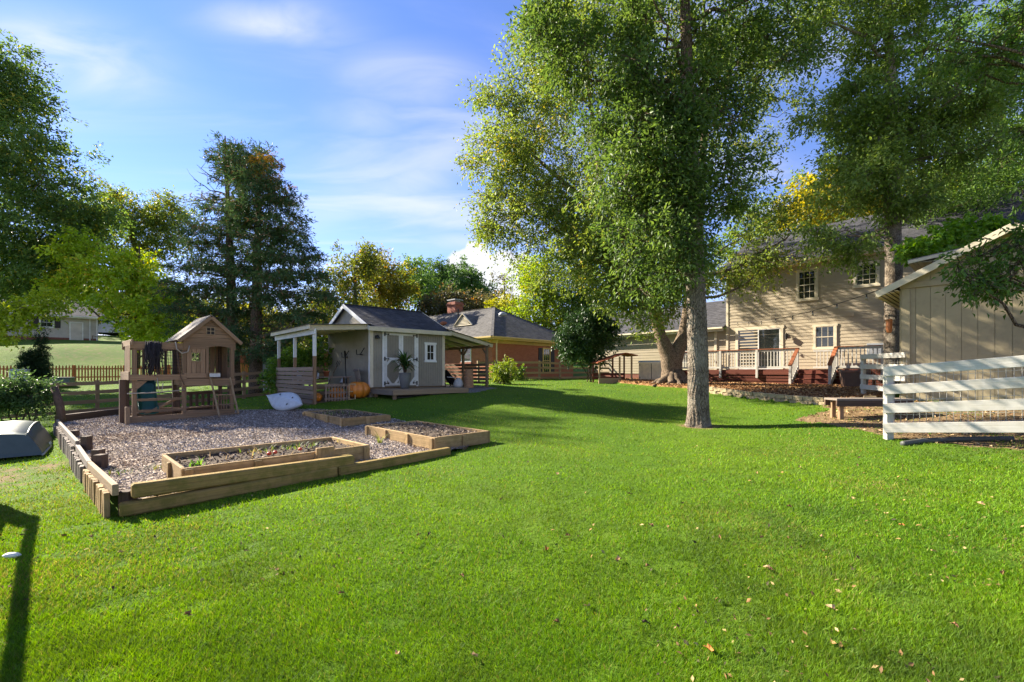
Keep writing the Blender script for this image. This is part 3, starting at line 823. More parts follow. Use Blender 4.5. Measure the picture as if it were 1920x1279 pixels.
def strips(mb, o, du, L, z0, ztop, pitch=.2, gap=.012, dep=.012, n=None):
    """vertical grooved siding standing proud of plane; ztop(s) gives the height along the wall"""
    o = Vector(o); du = Vector(du).normalized(); n = Vector(n)
    k_ = max(1, round(L / pitch)); p = L / k_
    for i in range(k_):
        a = i * p + gap / 2; b = (i + 1) * p - gap / 2
        za, zb = ztop(a), ztop(b)
        poly = [o + du * a + Vector((0, 0, z0)), o + du * b + Vector((0, 0, z0)), o + du * b + Vector((0, 0, zb)), o + du * a + Vector((0, 0, za))]
        mb.prism(poly, n * dep)
    return mb

def roofslab(parent, name, mat, a, b, up, rows, thick=.05, edge=None, lip=.012):
    """sloping roof: eave from a to b, up = vector to the ridge"""
    a = Vector(a); b = Vector(b); up = Vector(up); n = (b - a).cross(up).normalized()
    if n.z < 0: n = -n
    mb = MB(); lo = n * -thick
    P = [a, b, b + up, a + up]
    mb.add([p + lo for p in P] + P, [(3, 2, 1, 0), (0, 1, 5, 4), (1, 2, 6, 5), (2, 3, 7, 6), (3, 0, 4, 7), (4, 5, 6, 7)])
    mb.lap(a + n * .003, b - a, up, n, rows, lip, .002)
    return mb.build(name, mat, parent)

# ------------------------------------------------------------------ the small shed
SH = (-4.94, 15.9, E - .55)
shed = thing('garden_shed', 'small grey garden shed with white trimmed double doors and dark gable roof', 'shed', SH, RU)
Lx, Dy, Hw, sl_ = 3.05, 3.9, 2.17, .45
gab = lambda y: Hw + sl_ * (Dy / 2 - abs(y - Dy / 2))
mb = MB()
mb.prism([(0, 0, 0), (0, Dy, 0), (0, Dy, Hw), (0, Dy / 2, gab(Dy / 2)), (0, 0, Hw)][::-1], (Lx, 0, 0))
mb.build('wall', M['shedwall'], shed)
mb = MB()
strips(mb, (0, -.001, 0), (1, 0, 0), Lx, 0, lambda s: Hw, .10, .012, .012, (0, -1, 0))
strips(mb, (-.001, 0, 0), (0, 1, 0), Dy, 0, gab, .10, .012, .012, (-1, 0, 0))
strips(mb, (Lx + .001, 0, 0), (0, 1, 0), Dy, 0, gab, .10, .012, .012, (1, 0, 0))
mb.build('siding', M['shedwall'], shed)
rt = Hw + .05
for nm, a, b, up in (('roof', (-.16, -.25, rt - .25 * sl_), (Lx + .16, -.25, rt - .25 * sl_), (0, Dy / 2 + .25, (Dy / 2 + .25) * sl_)),
                     ('roof', (-.16, Dy + .25, rt - .25 * sl_), (Lx + .16, Dy + .25, rt - .25 * sl_), (0, -(Dy / 2 + .25), (Dy / 2 + .25) * sl_))):
    roofslab(shed, nm, M['roof'], a, b, up, 16)
zr = rt + sl_ * Dy / 2
bar('ridge_cap', M['roof'], shed, (-.17, Dy / 2, zr + .01), (Lx + .17, Dy / 2, zr + .01), .16, .03, .01)
# fascia and bargeboards
bar('fascia', M['cream'], shed, (-.17, -.268, rt - .25 * sl_ - .07), (Lx + .17, -.268, rt - .25 * sl_ - .07), .025, .15)
for s, mt in ((-1, M['whitetrim']), (1, M['cream'])):
    x = -.175 if s < 0 else Lx + .175
    for ya, yb in ((-.28, Dy / 2), (Dy + .28, Dy / 2)):
        bar('bargeboard', mt, shed, (x, ya, rt - .28 * sl_ - .06), (x, yb, zr - .06), .028, .14, .003)
    bar('soffit', mt, shed, (x * .5 if s < 0 else Lx + .08, -.1, rt - .28 * sl_ - .10 + .1), (x * .5 if s < 0 else Lx + .08, Dy / 2, zr - .09), .15, .012, 0)
for x, y in ((.03, -.018), (Lx - .03, -.018)):
    post('corner_trim', M['cream'], shed, x, y, 0, Hw - .06, .12, .028, .003)
post('corner_trim', M['whitetrim'], shed, -.018, .05, 0, Hw - .04, .028, .12, .003)
post('corner_trim', M['whitetrim'], shed, Lx + .018, .05, 0, Hw - .04, .028, .12, .003)
# double doors
dx0, dx1, dz0, dz1 = .44, 1.87, .05, 1.95
mid = (dx0 + dx1) / 2
post('door_frame', M['whitetrim'], shed, dx0 + .03, -.028, 0, dz1 + .02, .08, .034, .003)
post('door_frame', M['whitetrim'], shed, dx1 - .03, -.028, 0, dz1 + .02, .08, .034, .003)
bar('door_frame', M['whitetrim'], shed, (dx0 - .06, -.03, dz1 + .065), (dx1 + .06, -.03, dz1 + .065), .038, .09)
for a, b, lbl in ((dx0 + .075, mid - .004, None), (mid + .004, dx1 - .075, None)):
    mb = MB(); w = b - a; h = dz1 - dz0
    strips(mb, (-w / 2, 0, 0), (1, 0, 0), w, 0, lambda s: h, .10, .01, .018, (0, -1, 0))
    mb.box((0, .0, h / 2), (w, .012, h))
    d = mb.build('door', M['shedwall'], shed); d.location = ((a + b) / 2, -.016, dz0)
    t = .085; y = -.03
    for x in (-w / 2 + t / 2, w / 2 - t / 2): post('trim_board', M['whitetrim'], d, x, y, 0, h, t, .02, .002)
    for z in (t / 2, .96, h - t / 2): bar('trim_board', M['whitetrim'], d, (-w / 2 + t, y, z), (w / 2 - t, y, z), .02, t, .002)
    for sx in (-1, 1):
        for z0, z1 in ((t * .7, .22 + t), (.96 - t * .2, .74)):
            bar('trim_board', M['whitetrim'], d, (sx * (w / 2 - .24), y - .003, z0), (sx * (w / 2 - t * .6), y - .003, z1), .018, t * .9, .002, up=(0, 0, 1))
    side = -1 if a < 1 else 1
    for z in (.08, .96, h - .06):
        mb = MB(); x = side * (w / 2 + .01)
        mb.box((x, -.05, z), (.05, .015, .14)); mb.bar((x, -.05, z), (x - side * .16, -.05, z), .015, .03); mb.box((x - side * .15, -.05, z), (.035, .016, .06))
        mb.build('hinge', M['black'], d)
    if side < 0:
        mb = MB(); mb.box((w / 2 - .05, -.06, 1.0), (.03, .03, .14)); mb.box((w / 2 - .05, -.075, 1.02), (.09, .03, .03)); mb.build('handle', M['black'], d)
window(shed, (2.41, -.014, .98), 0, .34, .62, M['whitetrim'], 2, 2, False, .07, .06)
# skids under the shed
for y in (.15, 1.9, 3.7): bar('skid', M['weather'], shed, (.02, y, -.09), (Lx - .02, y, -.09), .12, .17)
for x in (.05, 1.5, 3.0):
    bar('foundation_block', M['concrete'], shed, (x - .1, .12, -.28), (x + .1, .12, -.28), .3, .2)

lamp = thing('wall_lamp', 'black barn style lamp on the shed wall left of its double doors', 'lamp', tuple(shed.matrix_basis @ Vector((.2, -.02, 1.72))), RU)
lamp.location = Matrix.Translation(SH) @ Matrix.Rotation(RU, 4, 'Z') @ Vector((.2, -.02, 1.72))
mb = MB(); mb.box((0, -.01, .05), (.09, .02, .12)); mb.tube([(0, -.02, .06), (0, -.08, .12), (0, -.14, .10)], .012, 6); mb.build('bracket', M['black'], lamp)
mb = MB(); mb.lathe([(.012, .1), (.03, .085), (.085, 0), (.08, -.005), (.01, .06)], (0, -.14, 0), 14); mb.build('shade', M['black'], lamp, True)

# left lean-to: three posts, beams, roof sheet and the pallet board screen
def shw(x, y, z): return Matrix.Translation(SH) @ Matrix.Rotation(RU, 4, 'Z') @ Vector((x, y, z))
lt = thing('lean_to', 'open white beamed lean-to roof on posts at the left end of the shed', 'shelter', SH, RU)
XL = -1.9
def gl(x, y): 
    w_ = shw(x, y, 0); return gz(w_.x, w_.y) - SH[2]
for y in (0.0, 1.95, 3.85):
    zg = gl(XL, y)
    post('post', M['fencewood'], lt, XL, y, zg - .1, 1.05, .095, .095)
    post('post', M['whitetrim'], lt, XL, y, 1.052, 1.90, .095, .095)
bar('beam', M['whitetrim'], lt, (XL - .06, -.25, 1.83), (XL - .06, 4.1, 1.83), .04, .17)
bar('beam', M['cream'], lt, (XL - .2, -.06, 1.95), (-.02, -.06, 2.11), .04, .17)
for y in (.62, 1.26, 1.9, 2.54, 3.2, 3.85): bar('rafter', M['cream'], lt, (XL - .2, y, 1.96), (-.02, y, 2.12), .045, .12)
bar('fascia', M['cream'], lt, (XL - .225, -.22, 1.97), (XL - .225, 4.05, 1.97), .03, .13)
rs = MB()
n_ = 22
for i in range(n_):
    y0 = -.26 + 4.36 * i / n_; y1 = -.26 + 4.36 * (i + 1) / n_; zz_ = .02 if i % 2 else 0
    rs.add([(XL - .3, y0, 2.035 + zz_), (XL - .3, y1, 2.035 + (.02 - zz_)), (-.01, y1, 2.205 + (.02 - zz_)), (-.01, y0, 2.205 + zz_)], [(0, 1, 2, 3)])
rs.build('roof_sheet', M['metalroof'], lt)
for i in range(8):
    za = -.50 + i * .152; rr = random.uniform(-.012, .012)
    y0 = -.06 + random.uniform(-.03, .03)
    z0 = za + .075
    bar('screen_board', M['pallet'], lt, (XL - .075 + rr, y0, z0 + random.uniform(-.008, .008)), (XL - .075 + rr, 3.92 + random.uniform(-.04, .03), z0 + .0 + random.uniform(-.012, .012)), .024, .128, .004)

# hooks and tools
for x_, z_, lb_ in ((.62, 1.18, 'right'), (1.95, 1.12, 'left')):
    hk = thing('bike_hook', 'black U shaped hanger on the shed gable wall, ' + ('nearer the front corner' if lb_ == 'right' else 'over the garden tools'), 'hook', shw(-.02, x_ if lb_ == 'right' else x_, z_), RU, 'hangers on the shed gable wall')
    mb = MB(); mb.tube([(-.02, -.2, .22), (-.14, -.2, .02), (-.14, -.12, -.02), (-.14, .16, -.02), (-.12, .24, .16)], .016, 6); mb.tube([(0, 0, -.02), (-.14, 0, -.02)], .014, 6); mb.build('hook', M['black'], hk, True)
def tool(name, label, p0, p1, head):
    t = thing(name, label, 'garden tool', p0, 0, 'tools leaning in the lean-to')
    a = Vector((0, 0, 0)); b = Vector(p1) - Vector(p0)
    mb = MB(); mb.tube([a, b], .018, 7); mb.build('handle', M['weather'] if head != 'hoe' else M['black'], t, True)
    d = b.normalized(); s = d.cross(Vector((0, 0, 1))).normalized(); n = s.cross(d); mb = MB()
    if head == 'fork':
        mb.tube([b - s * .1 + d * .25, b - s * .09 + d * .05, b, b + s * .09 + d * .05, b + s * .1 + d * .25], .012, 5); mb.tube([b, b + d * .27], .011, 5)
    elif head == 'shovel':
        mb.prism([b - s * .1, b + s * .1, b + s * .105 + d * .2, b + d * .3, b - s * .105 + d * .2], n * .012)
    else:
        mb.prism([b - s * .03, b + s * .03, b + s * .04 + d * .3, b - s * .04 + d * .3], n * .02)
    mb.build('head', M['black'] if head != 'shovel' else M['fabric'], t)
tool('pitchfork', 'long handled fork leaning upright under the lean-to', shw(-.9, 2.2, -.40), shw(-.25, 2.4, .75), 'fork')
tool('shovel', 'pale bladed shovel standing left under the lean-to', shw(-1.35, 2.6, -.42), shw(-1.45, 2.9, .30), 'shovel')
tool('shovel', 'pale bladed shovel standing in the middle of the lean-to', shw(-1.0, 2.7, -.42), shw(-.85, 2.9, .28), 'shovel')
tool('shovel', 'wide pale bladed shovel against the shed wall under the lean-to', shw(-.6, 1.9, -.40), shw(-.25, 1.95, .14), 'shovel')
tool('hoe', 'dark handled tool leaning diagonally to the shed gable wall', shw(-.45, .95, -.4), shw(-.08, 2.0, 1.1), 'hoe')
# potting bench of old wood, low slatted gate, leaning pallet, big pumpkin, small pumpkin
pb = thing('potting_bench', 'rough weathered wooden bench under the lean-to behind the pumpkin', 'bench', shw(-1.0, 1.15, gl(-1, 1.1)), RU)
for x in (-.6, .6):
    for y in (-.2, .2): post('leg', M['weather'], pb, x, y, 0, .72, .06)
for i in range(3): bar('board', M['pallet'], pb, (-.72, -.2 + i * .2, .735), (.72, -.2 + i * .2, .74), .17, .03)
for z in (.2, .45): bar('rail', M['weather'], pb, (-.63, -.24, z), (.63, -.24, z), .03, .1)
for nm, lb, x, mt in (('flower_pot', 'small terracotta pot standing on the potting bench', -.1, 'terracotta'), ('plastic_bucket', 'dark round bucket on the left end of the potting bench', -.5, 'hose')):
    mb = MB(); mb.lathe([(.07, 0), (.10, .17), (.115, .17), (.115, .2), (.095, .2), (.08, .05), (0, .05)], ns=14)
    o = mb.build(nm, M[mt], None, True); o.location = shw(-1.0 + x, 1.15, gl(-1, 1.1) + .755); tag(o, lb, 'pot')
gt = thing('slatted_rack', 'low slatted wooden rack standing upright left of the big pumpkin', 'rack', shw(-1.55, .02, gl(-1.5, .1)), RU - .12)
for i in range(8): post('slat', M['pallet'], gt, .02 + i * .095, 0, .02, .60 - .01 * (i % 3), .035, .018, .002)
for z in (.1, .30, .53): bar('rail', M['pallet'], gt, (-.02, .025, z), (.73, .025, z), .02, .06, .003)
fr = thing('garden_trellis', 'small open wooden trellis leaning on the big pumpkin', 'trellis', shw(-.80, -.08, gl(-.8, 0)), RU - .12)
for x in (0, .20): post('stile', M['tanfence'], fr, x, 0, 0, .55, .035, .025, .003)
for z in (.02, .28, .53): bar('rail', M['tanfence'], fr, (.0, -.002, z), (.20, -.002, z), .02, .035, .003)
mb = MB(); ns = 80; rows = 18; vs = []; fs = []
for j in range(rows + 1):
    ph = math.pi * j / rows
    for i in range(ns):
        th = 2 * math.pi * i / ns
        rib = 1 - .13 * abs(math.sin(5 * th)) ** .6 * 0 - .17 * (1 - abs(math.sin(5 * th)) ** .7) 
        r = math.sin(ph) * rib; z = math.cos(ph) * .78 - .12 * math.exp(-r * r * 9) * (1 if ph < 1.5 else -1)
        vs.append((r * math.cos(th), r * math.sin(th), z))
for j in range(rows):
    for i in range(ns): fs.append((j * ns + i, (j + 1) * ns + i, (j + 1) * ns + (i + 1) % ns, j * ns + (i + 1) % ns))
pk_me = MB().add(vs, fs)
def pumpkin(label, loc, r):
    t = thing('pumpkin', label, 'pumpkin', loc)
    b = pk_me.build('body', M['orange'], t, True); b.scale = (r, r, r); b.location = (0, 0, r * .72)
    mb = MB(); mb.tube([(0, 0, r * 1.25), (r * .05, 0, r * 1.45), (r * .16, 0, r * 1.58)], [r * .14, r * .09, r * .1], 7); mb.build('stem', M['weather'], t, True)
pumpkin('big ribbed orange pumpkin in the sun at the front of the lean-to', shw(-.38, .15, gl(-.4, .1)), .40)
pumpkin('smaller orange pumpkin half hidden behind the lean-to front post', shw(-1.70, .45, gl(-1.7, .4)), .20)
pumpkin('orange pumpkin partly behind the slatted rack', shw(-1.0, .42, gl(-1, .4)), .27)
pl_ = thing('leaning_pallet', 'weathered slatted pallet leaning on the shed wall right of the pumpkin', 'pallet', shw(-.1, .55, gl(-.1, .4)), RU + 1.35)
for i in range(6): bar('slat', M['greywood'], pl_, (-.42 + i * .15, 0, .02), (-.42 + i * .15, .18, .98), .075, .02, .003, up=(0, -1, .1))
for f in (.06, .5, .94): bar('rail', M['greywood'], pl_, (-.5, .03 + .15 * f, .98 * f), (.42, .03 + .15 * f, .98 * f), .05, .07)

# right lean-to, firewood shelter
rl = thing('firewood_shelter', 'open brown post shelter with low slatted sides right of the garden shed', 'shelter', SH, RU)
XR = 5.24
for y in (0.0, 1.7, 3.7):
    zg = gl(XR, y); post('post', M['weather'], rl, XR, y, zg - .1, 1.66, .1)
    for s in (-1, 1):
        if 0 <= y + s * .3 <= 3.8: bar('brace', M['weather'], rl, (XR, y + s * .03, 1.28), (XR, y + s * .30, 1.56), .06, .06, up=(1, 0, 0))
bar('beam', M['weather'], rl, (XR, -.15, 1.63), (XR, 3.9, 1.63), .06, .12)
for y, mt in ((-.08, M['cream']), (.95, M['cream']), (1.9, M['cream']), (2.85, M['cream']), (3.75, M['cream'])):
    bar('rafter', mt, rl, (Lx + .04, y, 2.13), (XR + .25, y, 1.66), .045, .14)
mb = MB(); n_ = 20
for i in range(n_):
    y0 = -.2 + 4.1 * i / n_; y1 = y0 + 4.1 / n_; q_ = .02 if i % 2 else 0
    mb.add([(Lx + .02, y0, 2.225 + q_), (XR + .32, y0, 1.725 + q_), (XR + .32, y1, 1.725 + .02 - q_), (Lx + .02, y1, 2.225 + .02 - q_)], [(0, 1, 2, 3)])
mb.build('roof_sheet', M['metalroof'], rl)
for i in range(6):
    z = gl(XR, 1.5) + .16 + i * .155
    bar('side_board', M['weather'], rl, (XR + .065, -.05, z), (XR + .065, 3.75, z), .024, .11)
    bar('side_board', M['weather'], rl, (Lx + .2, 3.78, z), (XR, 3.78, z), .024, .11)
sm = thing('tree_stump', 'short pale sawn log standing at the firewood shelter opening', 'log', shw(4.25, -.05, gl(4.2, 0)))
mb = MB(); mb.lathe([(.2, 0), (.19, .1), (.185, .44), (.17, .45)], ns=18); mb.build('stump', M['log'], sm, False)
sm = thing('tree_stump', 'second sawn log stacked on the standing stump', 'log', shw(4.27, -.03, gl(4.2, 0) + .455))
mb = MB(); mb.lathe([(.165, 0), (.17, .1), (.165, .30), (.15, .31)], ns=18); mb.build('stump', M['log'], sm, False)
for i, (x, y, z, lb) in enumerate(((3.7, 1.2, 0, 'lowest firewood log on the shelter floor'), (3.9, 1.5, 0, 'firewood log behind the lowest one'), (3.75, 1.32, .17, 'firewood log lying on top of two others'))):
    mb = MB(); mb.tube([(-.35, 0, 0), (.35, .03, 0)], .085, 10); o = mb.build('firewood_log', M['log'], None, False); o.location = shw(x, y, gl(x, y) + .09 + z); o.rotation_euler = (0, 0, RU + .4); tag(o, lb, 'firewood')
ch = thing('folding_chair', 'dark reclining garden chair folded in the firewood shelter', 'chair', shw(3.55, .75, gl(3.5, .7)), RU + .2)
for s in (-.25, .25):
    bar('side_rail', M['black'], ch, (-.1, s, .75), (.7, s, .08), .03, .03); bar('leg', M['black'], ch, (.05, s, 0), (.45, s, .5), .03, .03)
bar('backrest', M['netdark'] if 'netdark' in M else M['net'], ch, (-.08, 0, .74), (.68, 0, .11), .47, .015)
bar('armrest', M['fabric'], ch, (-.05, -.25, .45), (.4, -.25, .43), .04, .03)
wb = thing('storage_bag', 'pale sack slumped beside the sawn log', 'sack', shw(4.0, .35, gl(4, .3)))
mb = MB(); mb.lathe([(.02, 0), (.2, .03), (.22, .16), (.15, .32), (.06, .40), (0, .40)], ns=12); mb.build('sack', M['fabric'], wb, True)

# platform in front of the doors
pf = thing('wood_platform', 'low wooden platform step along the front of the shed', 'deck', SH, RU)
zt = -.055
for i in range(11):
    y = -1.57 + i * .143
    bar('plank', M['deckgrey'], pf, (.0 - .02 * (i % 2), y, zt + random.uniform(-.002, .002)), (3.02, y, zt), .135, .034, .003)
bar('rim_board', M['deckgrey'], pf, (0, -1.64, zt - .085), (3.02, -1.64, zt - .085), .04, .15)
bar('rim_board', M['greywood'], pf, (-.02, -1.62, zt - .085), (-.02, -.05, zt - .085), .04, .15)
for x in (.12, 1.5, 2.9):
    for y in (-1.5, -.15): post('leg', M['weather'], pf, x, y, gl(x, y) - .05, zt - .02, .1)
# planter with a cordyline
pp = shw(.92, -.75, zt + .018)
pt = thing('plant_pot', 'tall grey glazed pot standing on the shed platform', 'pot', pp)
mb = MB(); mb.lathe([(.0, 0), (.13, 0), (.15, .05), (.205, .36), (.20, .46), (.215, .52), (.225, .55), (.19, .55), (.175, .48), (0, .48)], ns=24); mb.build('pot_body', M['pot'], pt, True)
mb = MB(); mb.lathe([(0, 0), (.172, 0), (.1, .02), (0, .025)], (0, 0, .478), 14); mb.build('soil', M['soil'], pt)
cd = thing('potted_palm', 'leafy green palm like plant growing in the tall grey pot', 'plant', (pp[0], pp[1], pp[2] + .5))
for i in range(6):
    a_ = i * 1.05; mb = MB(); h = .25 + .09 * (i % 3)
    mb.tube([(.03 * math.cos(a_), .03 * math.sin(a_), 0), (.07 * math.cos(a_), .07 * math.sin(a_), h)], .016, 6); mb.build('stem', M['barkbrown'], cd, True)
mb = MB(); rg = np.random.default_rng(8); vv = []; tt = []; ti = []
for i in range(120):
    a_ = rg.uniform(0, 6.28); e0 = rg.uniform(.2, 1.45); L = rg.uniform(.35, .6); w = rg.uniform(.022, .04)
    r0 = rg.uniform(0, .08); z0 = rg.uniform(.1, .5)
    d = np.array([math.cos(a_), math.sin(a_)]); s = np.array([-d[1], d[0]]); P = []; el_ = e0; q = np.array([d[0] * r0, d[1] * r0, z0])
    b = len(vv)
    for k_ in range(6):
        f = k_ / 5; ww = w * math.sin(math.pi * (0.12 + .86 * f)) 
        vv.append((q[0] - s[0] * ww, q[1] - s[1] * ww, q[2] + .01)); vv.append((q[0] + s[0] * ww, q[1] + s[1] * ww, q[2] + .01))
        q = q + np.array([d[0] * math.cos(el_), d[1] * math.cos(el_), math.sin(el_)]) * L / 5; el_ -= rg.uniform(.12, .42)
    for k_ in range(5):
        o_ = b + 2 * k_; tt += [(o_, o_ + 1, o_ + 3), (o_, o_ + 3, o_ + 2)]
    c = np.array((.05, .105, .025)) * rg.uniform(.6, 1.7) if rg.uniform() > .15 else np.array((.24, .17, .06))
    ti += [c] * 12
tri_mesh('leaf_crown', np.array(vv), np.array(tt), M['leaf'], cd, np.array(ti))
# ------------------------------------------------------------------ two storey house with its wing, deck and garage
HX, HY = 11.76, 24.97
def hw(a, d, r):          # house frame: a along the wall, d out from the wall towards the garden, r above eye level
    return (HX + .675 * a - .738 * d, HY - .738 * a - .675 * d, E + r)
house = thing('two_storey_house', 'large beige clapboard two storey house with dark roof behind the deck', 'house', (HX, HY, E), RV)
def hwall(parent, name, mat, a0, a1, z0, z1, y=0.0, course=.16):
    mb = MB(); mb.box(((a0 + a1) / 2, y + .1, (z0 + z1) / 2), (a1 - a0, .2, z1 - z0))
    mb.lap((a0, y - .001, z0), (a1 - a0, 0, 0), (0, 0, z1 - z0), (0, -1, 0), round((z1 - z0) / course), .016, .001)
    return mb.build(name, mat, parent)
EV = 5.42
hwall(house, 'siding', M['housewall'], 0, 15, -.35, EV - .12)
mb = MB(); mb.box((7.5, .1, -.65), (15, .18, .6)); mb.build('foundation', M['foundbrick'], house)
mb = MB(); D_ = 8.6; rs_ = .58
mb.prism([(0.02, .2, -.6), (0.02, D_, -.6), (0.02, D_, EV - .1), (0.02, D_ / 2, EV - .1 + rs_ * D_ / 2), (0.02, .2, EV - .1)], (.2, 0, 0)); mb.build('gable_wall', M['housewall'], house)
post('corner_trim', M['cream'], house, .06, -.02, -.35, EV - .12, .12, .04)
roofslab(house, 'roof', M['roof'], (-.3, -.45, EV - .02), (15.5, -.45, EV - .02), (0, D_ / 2 + .45, (D_ / 2 + .45) * rs_), 28, .08)
roofslab(house, 'roof', M['roof'], (-.3, D_ + .45, EV - .02), (15.5, D_ + .45, EV - .02), (0, -(D_ / 2 + .45), (D_ / 2 + .45) * rs_), 14, .08)
bar('fascia', M['cream'], house, (-.32, -.47, EV - .12), (15.5, -.47, EV - .12), .03, .2)
bar('gutter', M['cream'], house, (-.32, -.53, EV - .06), (15.5, -.53, EV - .06), .10, .10, .02)
bar('soffit', M['cream'], house, (-.3, -.22, EV - .215), (15.5, -.22, EV - .215), .44, .02, 0)
for a, b in ((-.45, D_ / 2), (D_ + .45, D_ / 2)):
    bar('bargeboard', M['cream'], house, (-.32, a, EV - .18), (-.32, b, EV - .18 + (D_ / 2 + .45) * rs_), .03, .18)
for a in (3.6, 7.2):
    mb = MB(); yv = 1.6 if a < 5 else 2.2; zv = EV + (yv + .45) * rs_
    mb.tube([(a, yv, zv - .05), (a, yv, zv + .28)], .045, 10); mb.build('vent_pipe', M['greymetal'], house, True)
window(house, (3.84, -.012, 3.55), 0, .70, 1.34, M['cream'], 3, 4, True, .11, .04, label='tall white framed upstairs window nearest the big tree')
window(house, (6.15, -.012, 3.90), 0, .72, .92, M['cream'], 3, 4, True, .11, .04, label='shorter upstairs window nearest the outbuilding')
window(house, (4.58, -.012, 1.15), 0, .74, 1.0, M['cream'], 3, 2, True, .10, .08, label='downstairs window right of the sliding door')
# sliding door
mb = MB(); a0, a1, z0, z1 = .62, 2.68, .13, 2.22
mb.box(((a0 + a1) / 2, -.02, z1 + .06), (a1 - a0 + .34, .05, .15))
for a in (a0 - .06, a1 + .06): mb.box((a, -.02, (z0 + z1) / 2), (.13, .048, z1 - z0))
sd_ = mb.build('sliding_door', M['cream'], house)
for i, (a, b) in enumerate(((a0, (a0 + a1) / 2 + .03), ((a0 + a1) / 2 - .03, a1))):
    box('pane', M['glass'], sd_, ((a + b) / 2, -.006 - .006 * i, (z0 + z1) / 2), (b - a - .10, .01, z1 - z0 - .1), 0)
    mb = MB(); y = -.014 - .008 * i
    for x in (a + .025, b - .025): mb.box((x, y, (z0 + z1) / 2), (.05, .03, z1 - z0))
    for z in (z0 + .025, z1 - .025): mb.box(((a + b) / 2, y - .001, z), (b - a - .1, .028, .05))
    mb.build('door_leaf', M['whitetrim'], sd_)
box('vent_hood', M['housewall'], house, (5.62, -.05, 2.62), (.2, .1, .16))
box('meter_panel', M['greymetal'], house, (6.5, -.09, .95), (.62, .16, .62), .01)
wl = thing('wall_lamp', 'black lantern on the house wall right of the sliding door', 'lamp', hw(2.98, .03, 1.72), RV)
mb = MB(); mb.box((0, 0, .08), (.1, .03, .18)); mb.tube([(0, -.01, .16), (0, -.08, .22), (0, -.13, .18)], .014, 6); mb.build('bracket', M['black'], wl)
mb = MB(); mb.lathe([(.0, .2), (.03, .18), (.09, .12), (.075, .11), (.055, -.1), (.02, -.13), (0, -.13)], (0, -.13, 0), 8); mb.build('lantern', M['black'], wl)

# one storey wing continuing to the left
wing = thing('house_wing', 'low single storey beige clapboard wing left of the tall house', 'house', (HX, HY, E), RV)
WE = 2.45
hwall(wing, 'siding', M['housewall'], -9.6, -.03, -.12, WE - .1, .12)
mb = MB(); mb.box((-4.8, .22, -.5), (9.55, .18, .76)); mb.build('foundation', M['foundbrick'], wing)
roofslab(wing, 'roof', M['roof'], (-9.9, -.25, WE), (-.05, -.25, WE), (0, 4.0, 2.05), 16, .08)
bar('fascia', M['cream'], wing, (-9.9, -.27, WE - .12), (-.06, -.27, WE - .12), .03, .22)
bar('gutter', M['cream'], wing, (-9.9, -.33, WE - .06), (-.06, -.33, WE - .06), .10, .10, .02)
post('corner_trim', M['cream'], wing, -.62, .09, -.1, WE - .2, .14, .05)
window(wing, (-2.3, .105, .55), 0, .8, 1.3, M['whitetrim'], 3, 4, True, .1, .04)
bx_ = MB(); bx_.box((-2.3, .08, .2), (1.0, .06, .62)); bx_.build('apron_panel', M['cream'], wing)

# deck
deck = thing('deck', 'dark red stained timber deck with white baluster railing along the house', 'deck', (HX, HY, E), RV)
DF, DP, A0, A1 = .10, 2.45, -1.35, 8.6
for i in range(17):
    y = -.08 - i * .145
    bar('deck_board', M['deckred'], deck, (A0, y, DF - .02), (A1, y, DF - .02), .137, .036, .003)
bar('rim_joist', M['deckred'], deck, (A0, -DP - .03, DF - .14), (A1, -DP - .03, DF - .14), .045, .2)
bar('rim_joist', M['deckred'], deck, (A0 - .02, -DP, DF - .14), (A0 - .02, -.05, DF - .14), .045, .2)
ST0, ST1 = 4.15, 5.5
def hg(a, d):
    p = hw(a, d, 0); return gz(p[0], p[1]) - E
for j in range(4):
    for a, b in ((A0, ST0 - .05), (ST1 + .05, A1)):
        z = DF - .33 - j * .15
        bar('skirt_board', M['deckred'], deck, (a, -DP - .02 + .02, z), (b, -DP - .0, z), .025, .115)
for a in np.linspace(A0 + .1, A1 - .1, 8): post('skirt_post', M['deckred'], deck, a, -DP + .06, hg(a, 2.4) - .1, DF - .1, .09)
# railing: posts, rails, balusters
RH = DF + .93
pts_ = [A0 + .05, .75, 2.45, ST0 - .05, ST1 + .05, 7.1, A1 - .05]
for a in pts_: post('rail_post', M['white'], deck, a, -DP - .075 if a not in (ST0 - .05, ST1 + .05) else -DP + .02, DF - .40 if a not in (ST0 - .05, ST1 + .05) else DF - .2, RH, .095)
for a, b in ((pts_[0], pts_[3]), (pts_[4], pts_[6])):
    bar('top_rail', M['white'], deck, (a, -DP + .02, RH - .05), (b, -DP + .02, RH - .05), .05, .09)
    bar('rail_cap', M['railred'], deck, (a - .05, -DP + .02, RH + .02), (b + .05, -DP + .02, RH + .02), .14, .035)
    bar('bottom_rail', M['white'], deck, (a, -DP + .02, DF + .10), (b, -DP + .02, DF + .10), .05, .09)
    n_ = int((b - a) / .135)
    for i in range(1, n_): 
        x = a + (b - a) * i / n_
        if min(abs(x - q) for q in pts_) > .07: post('baluster', M['white'], deck, x, -DP + .02, DF + .13, RH - .08, .038, None, .003)
for b_ in (A0 + .05,):
    bar('top_rail', M['white'], deck, (b_, -DP, RH - .05), (b_, -.1, RH - .05), .05, .09); bar('bottom_rail', M['white'], deck, (b_, -DP, DF + .1), (b_, -.1, DF + .1), .05, .09)
    for i in range(1, 17): post('baluster', M['white'], deck, b_, -DP + i * .14, DF + .13, RH - .08, .038, None, .003)
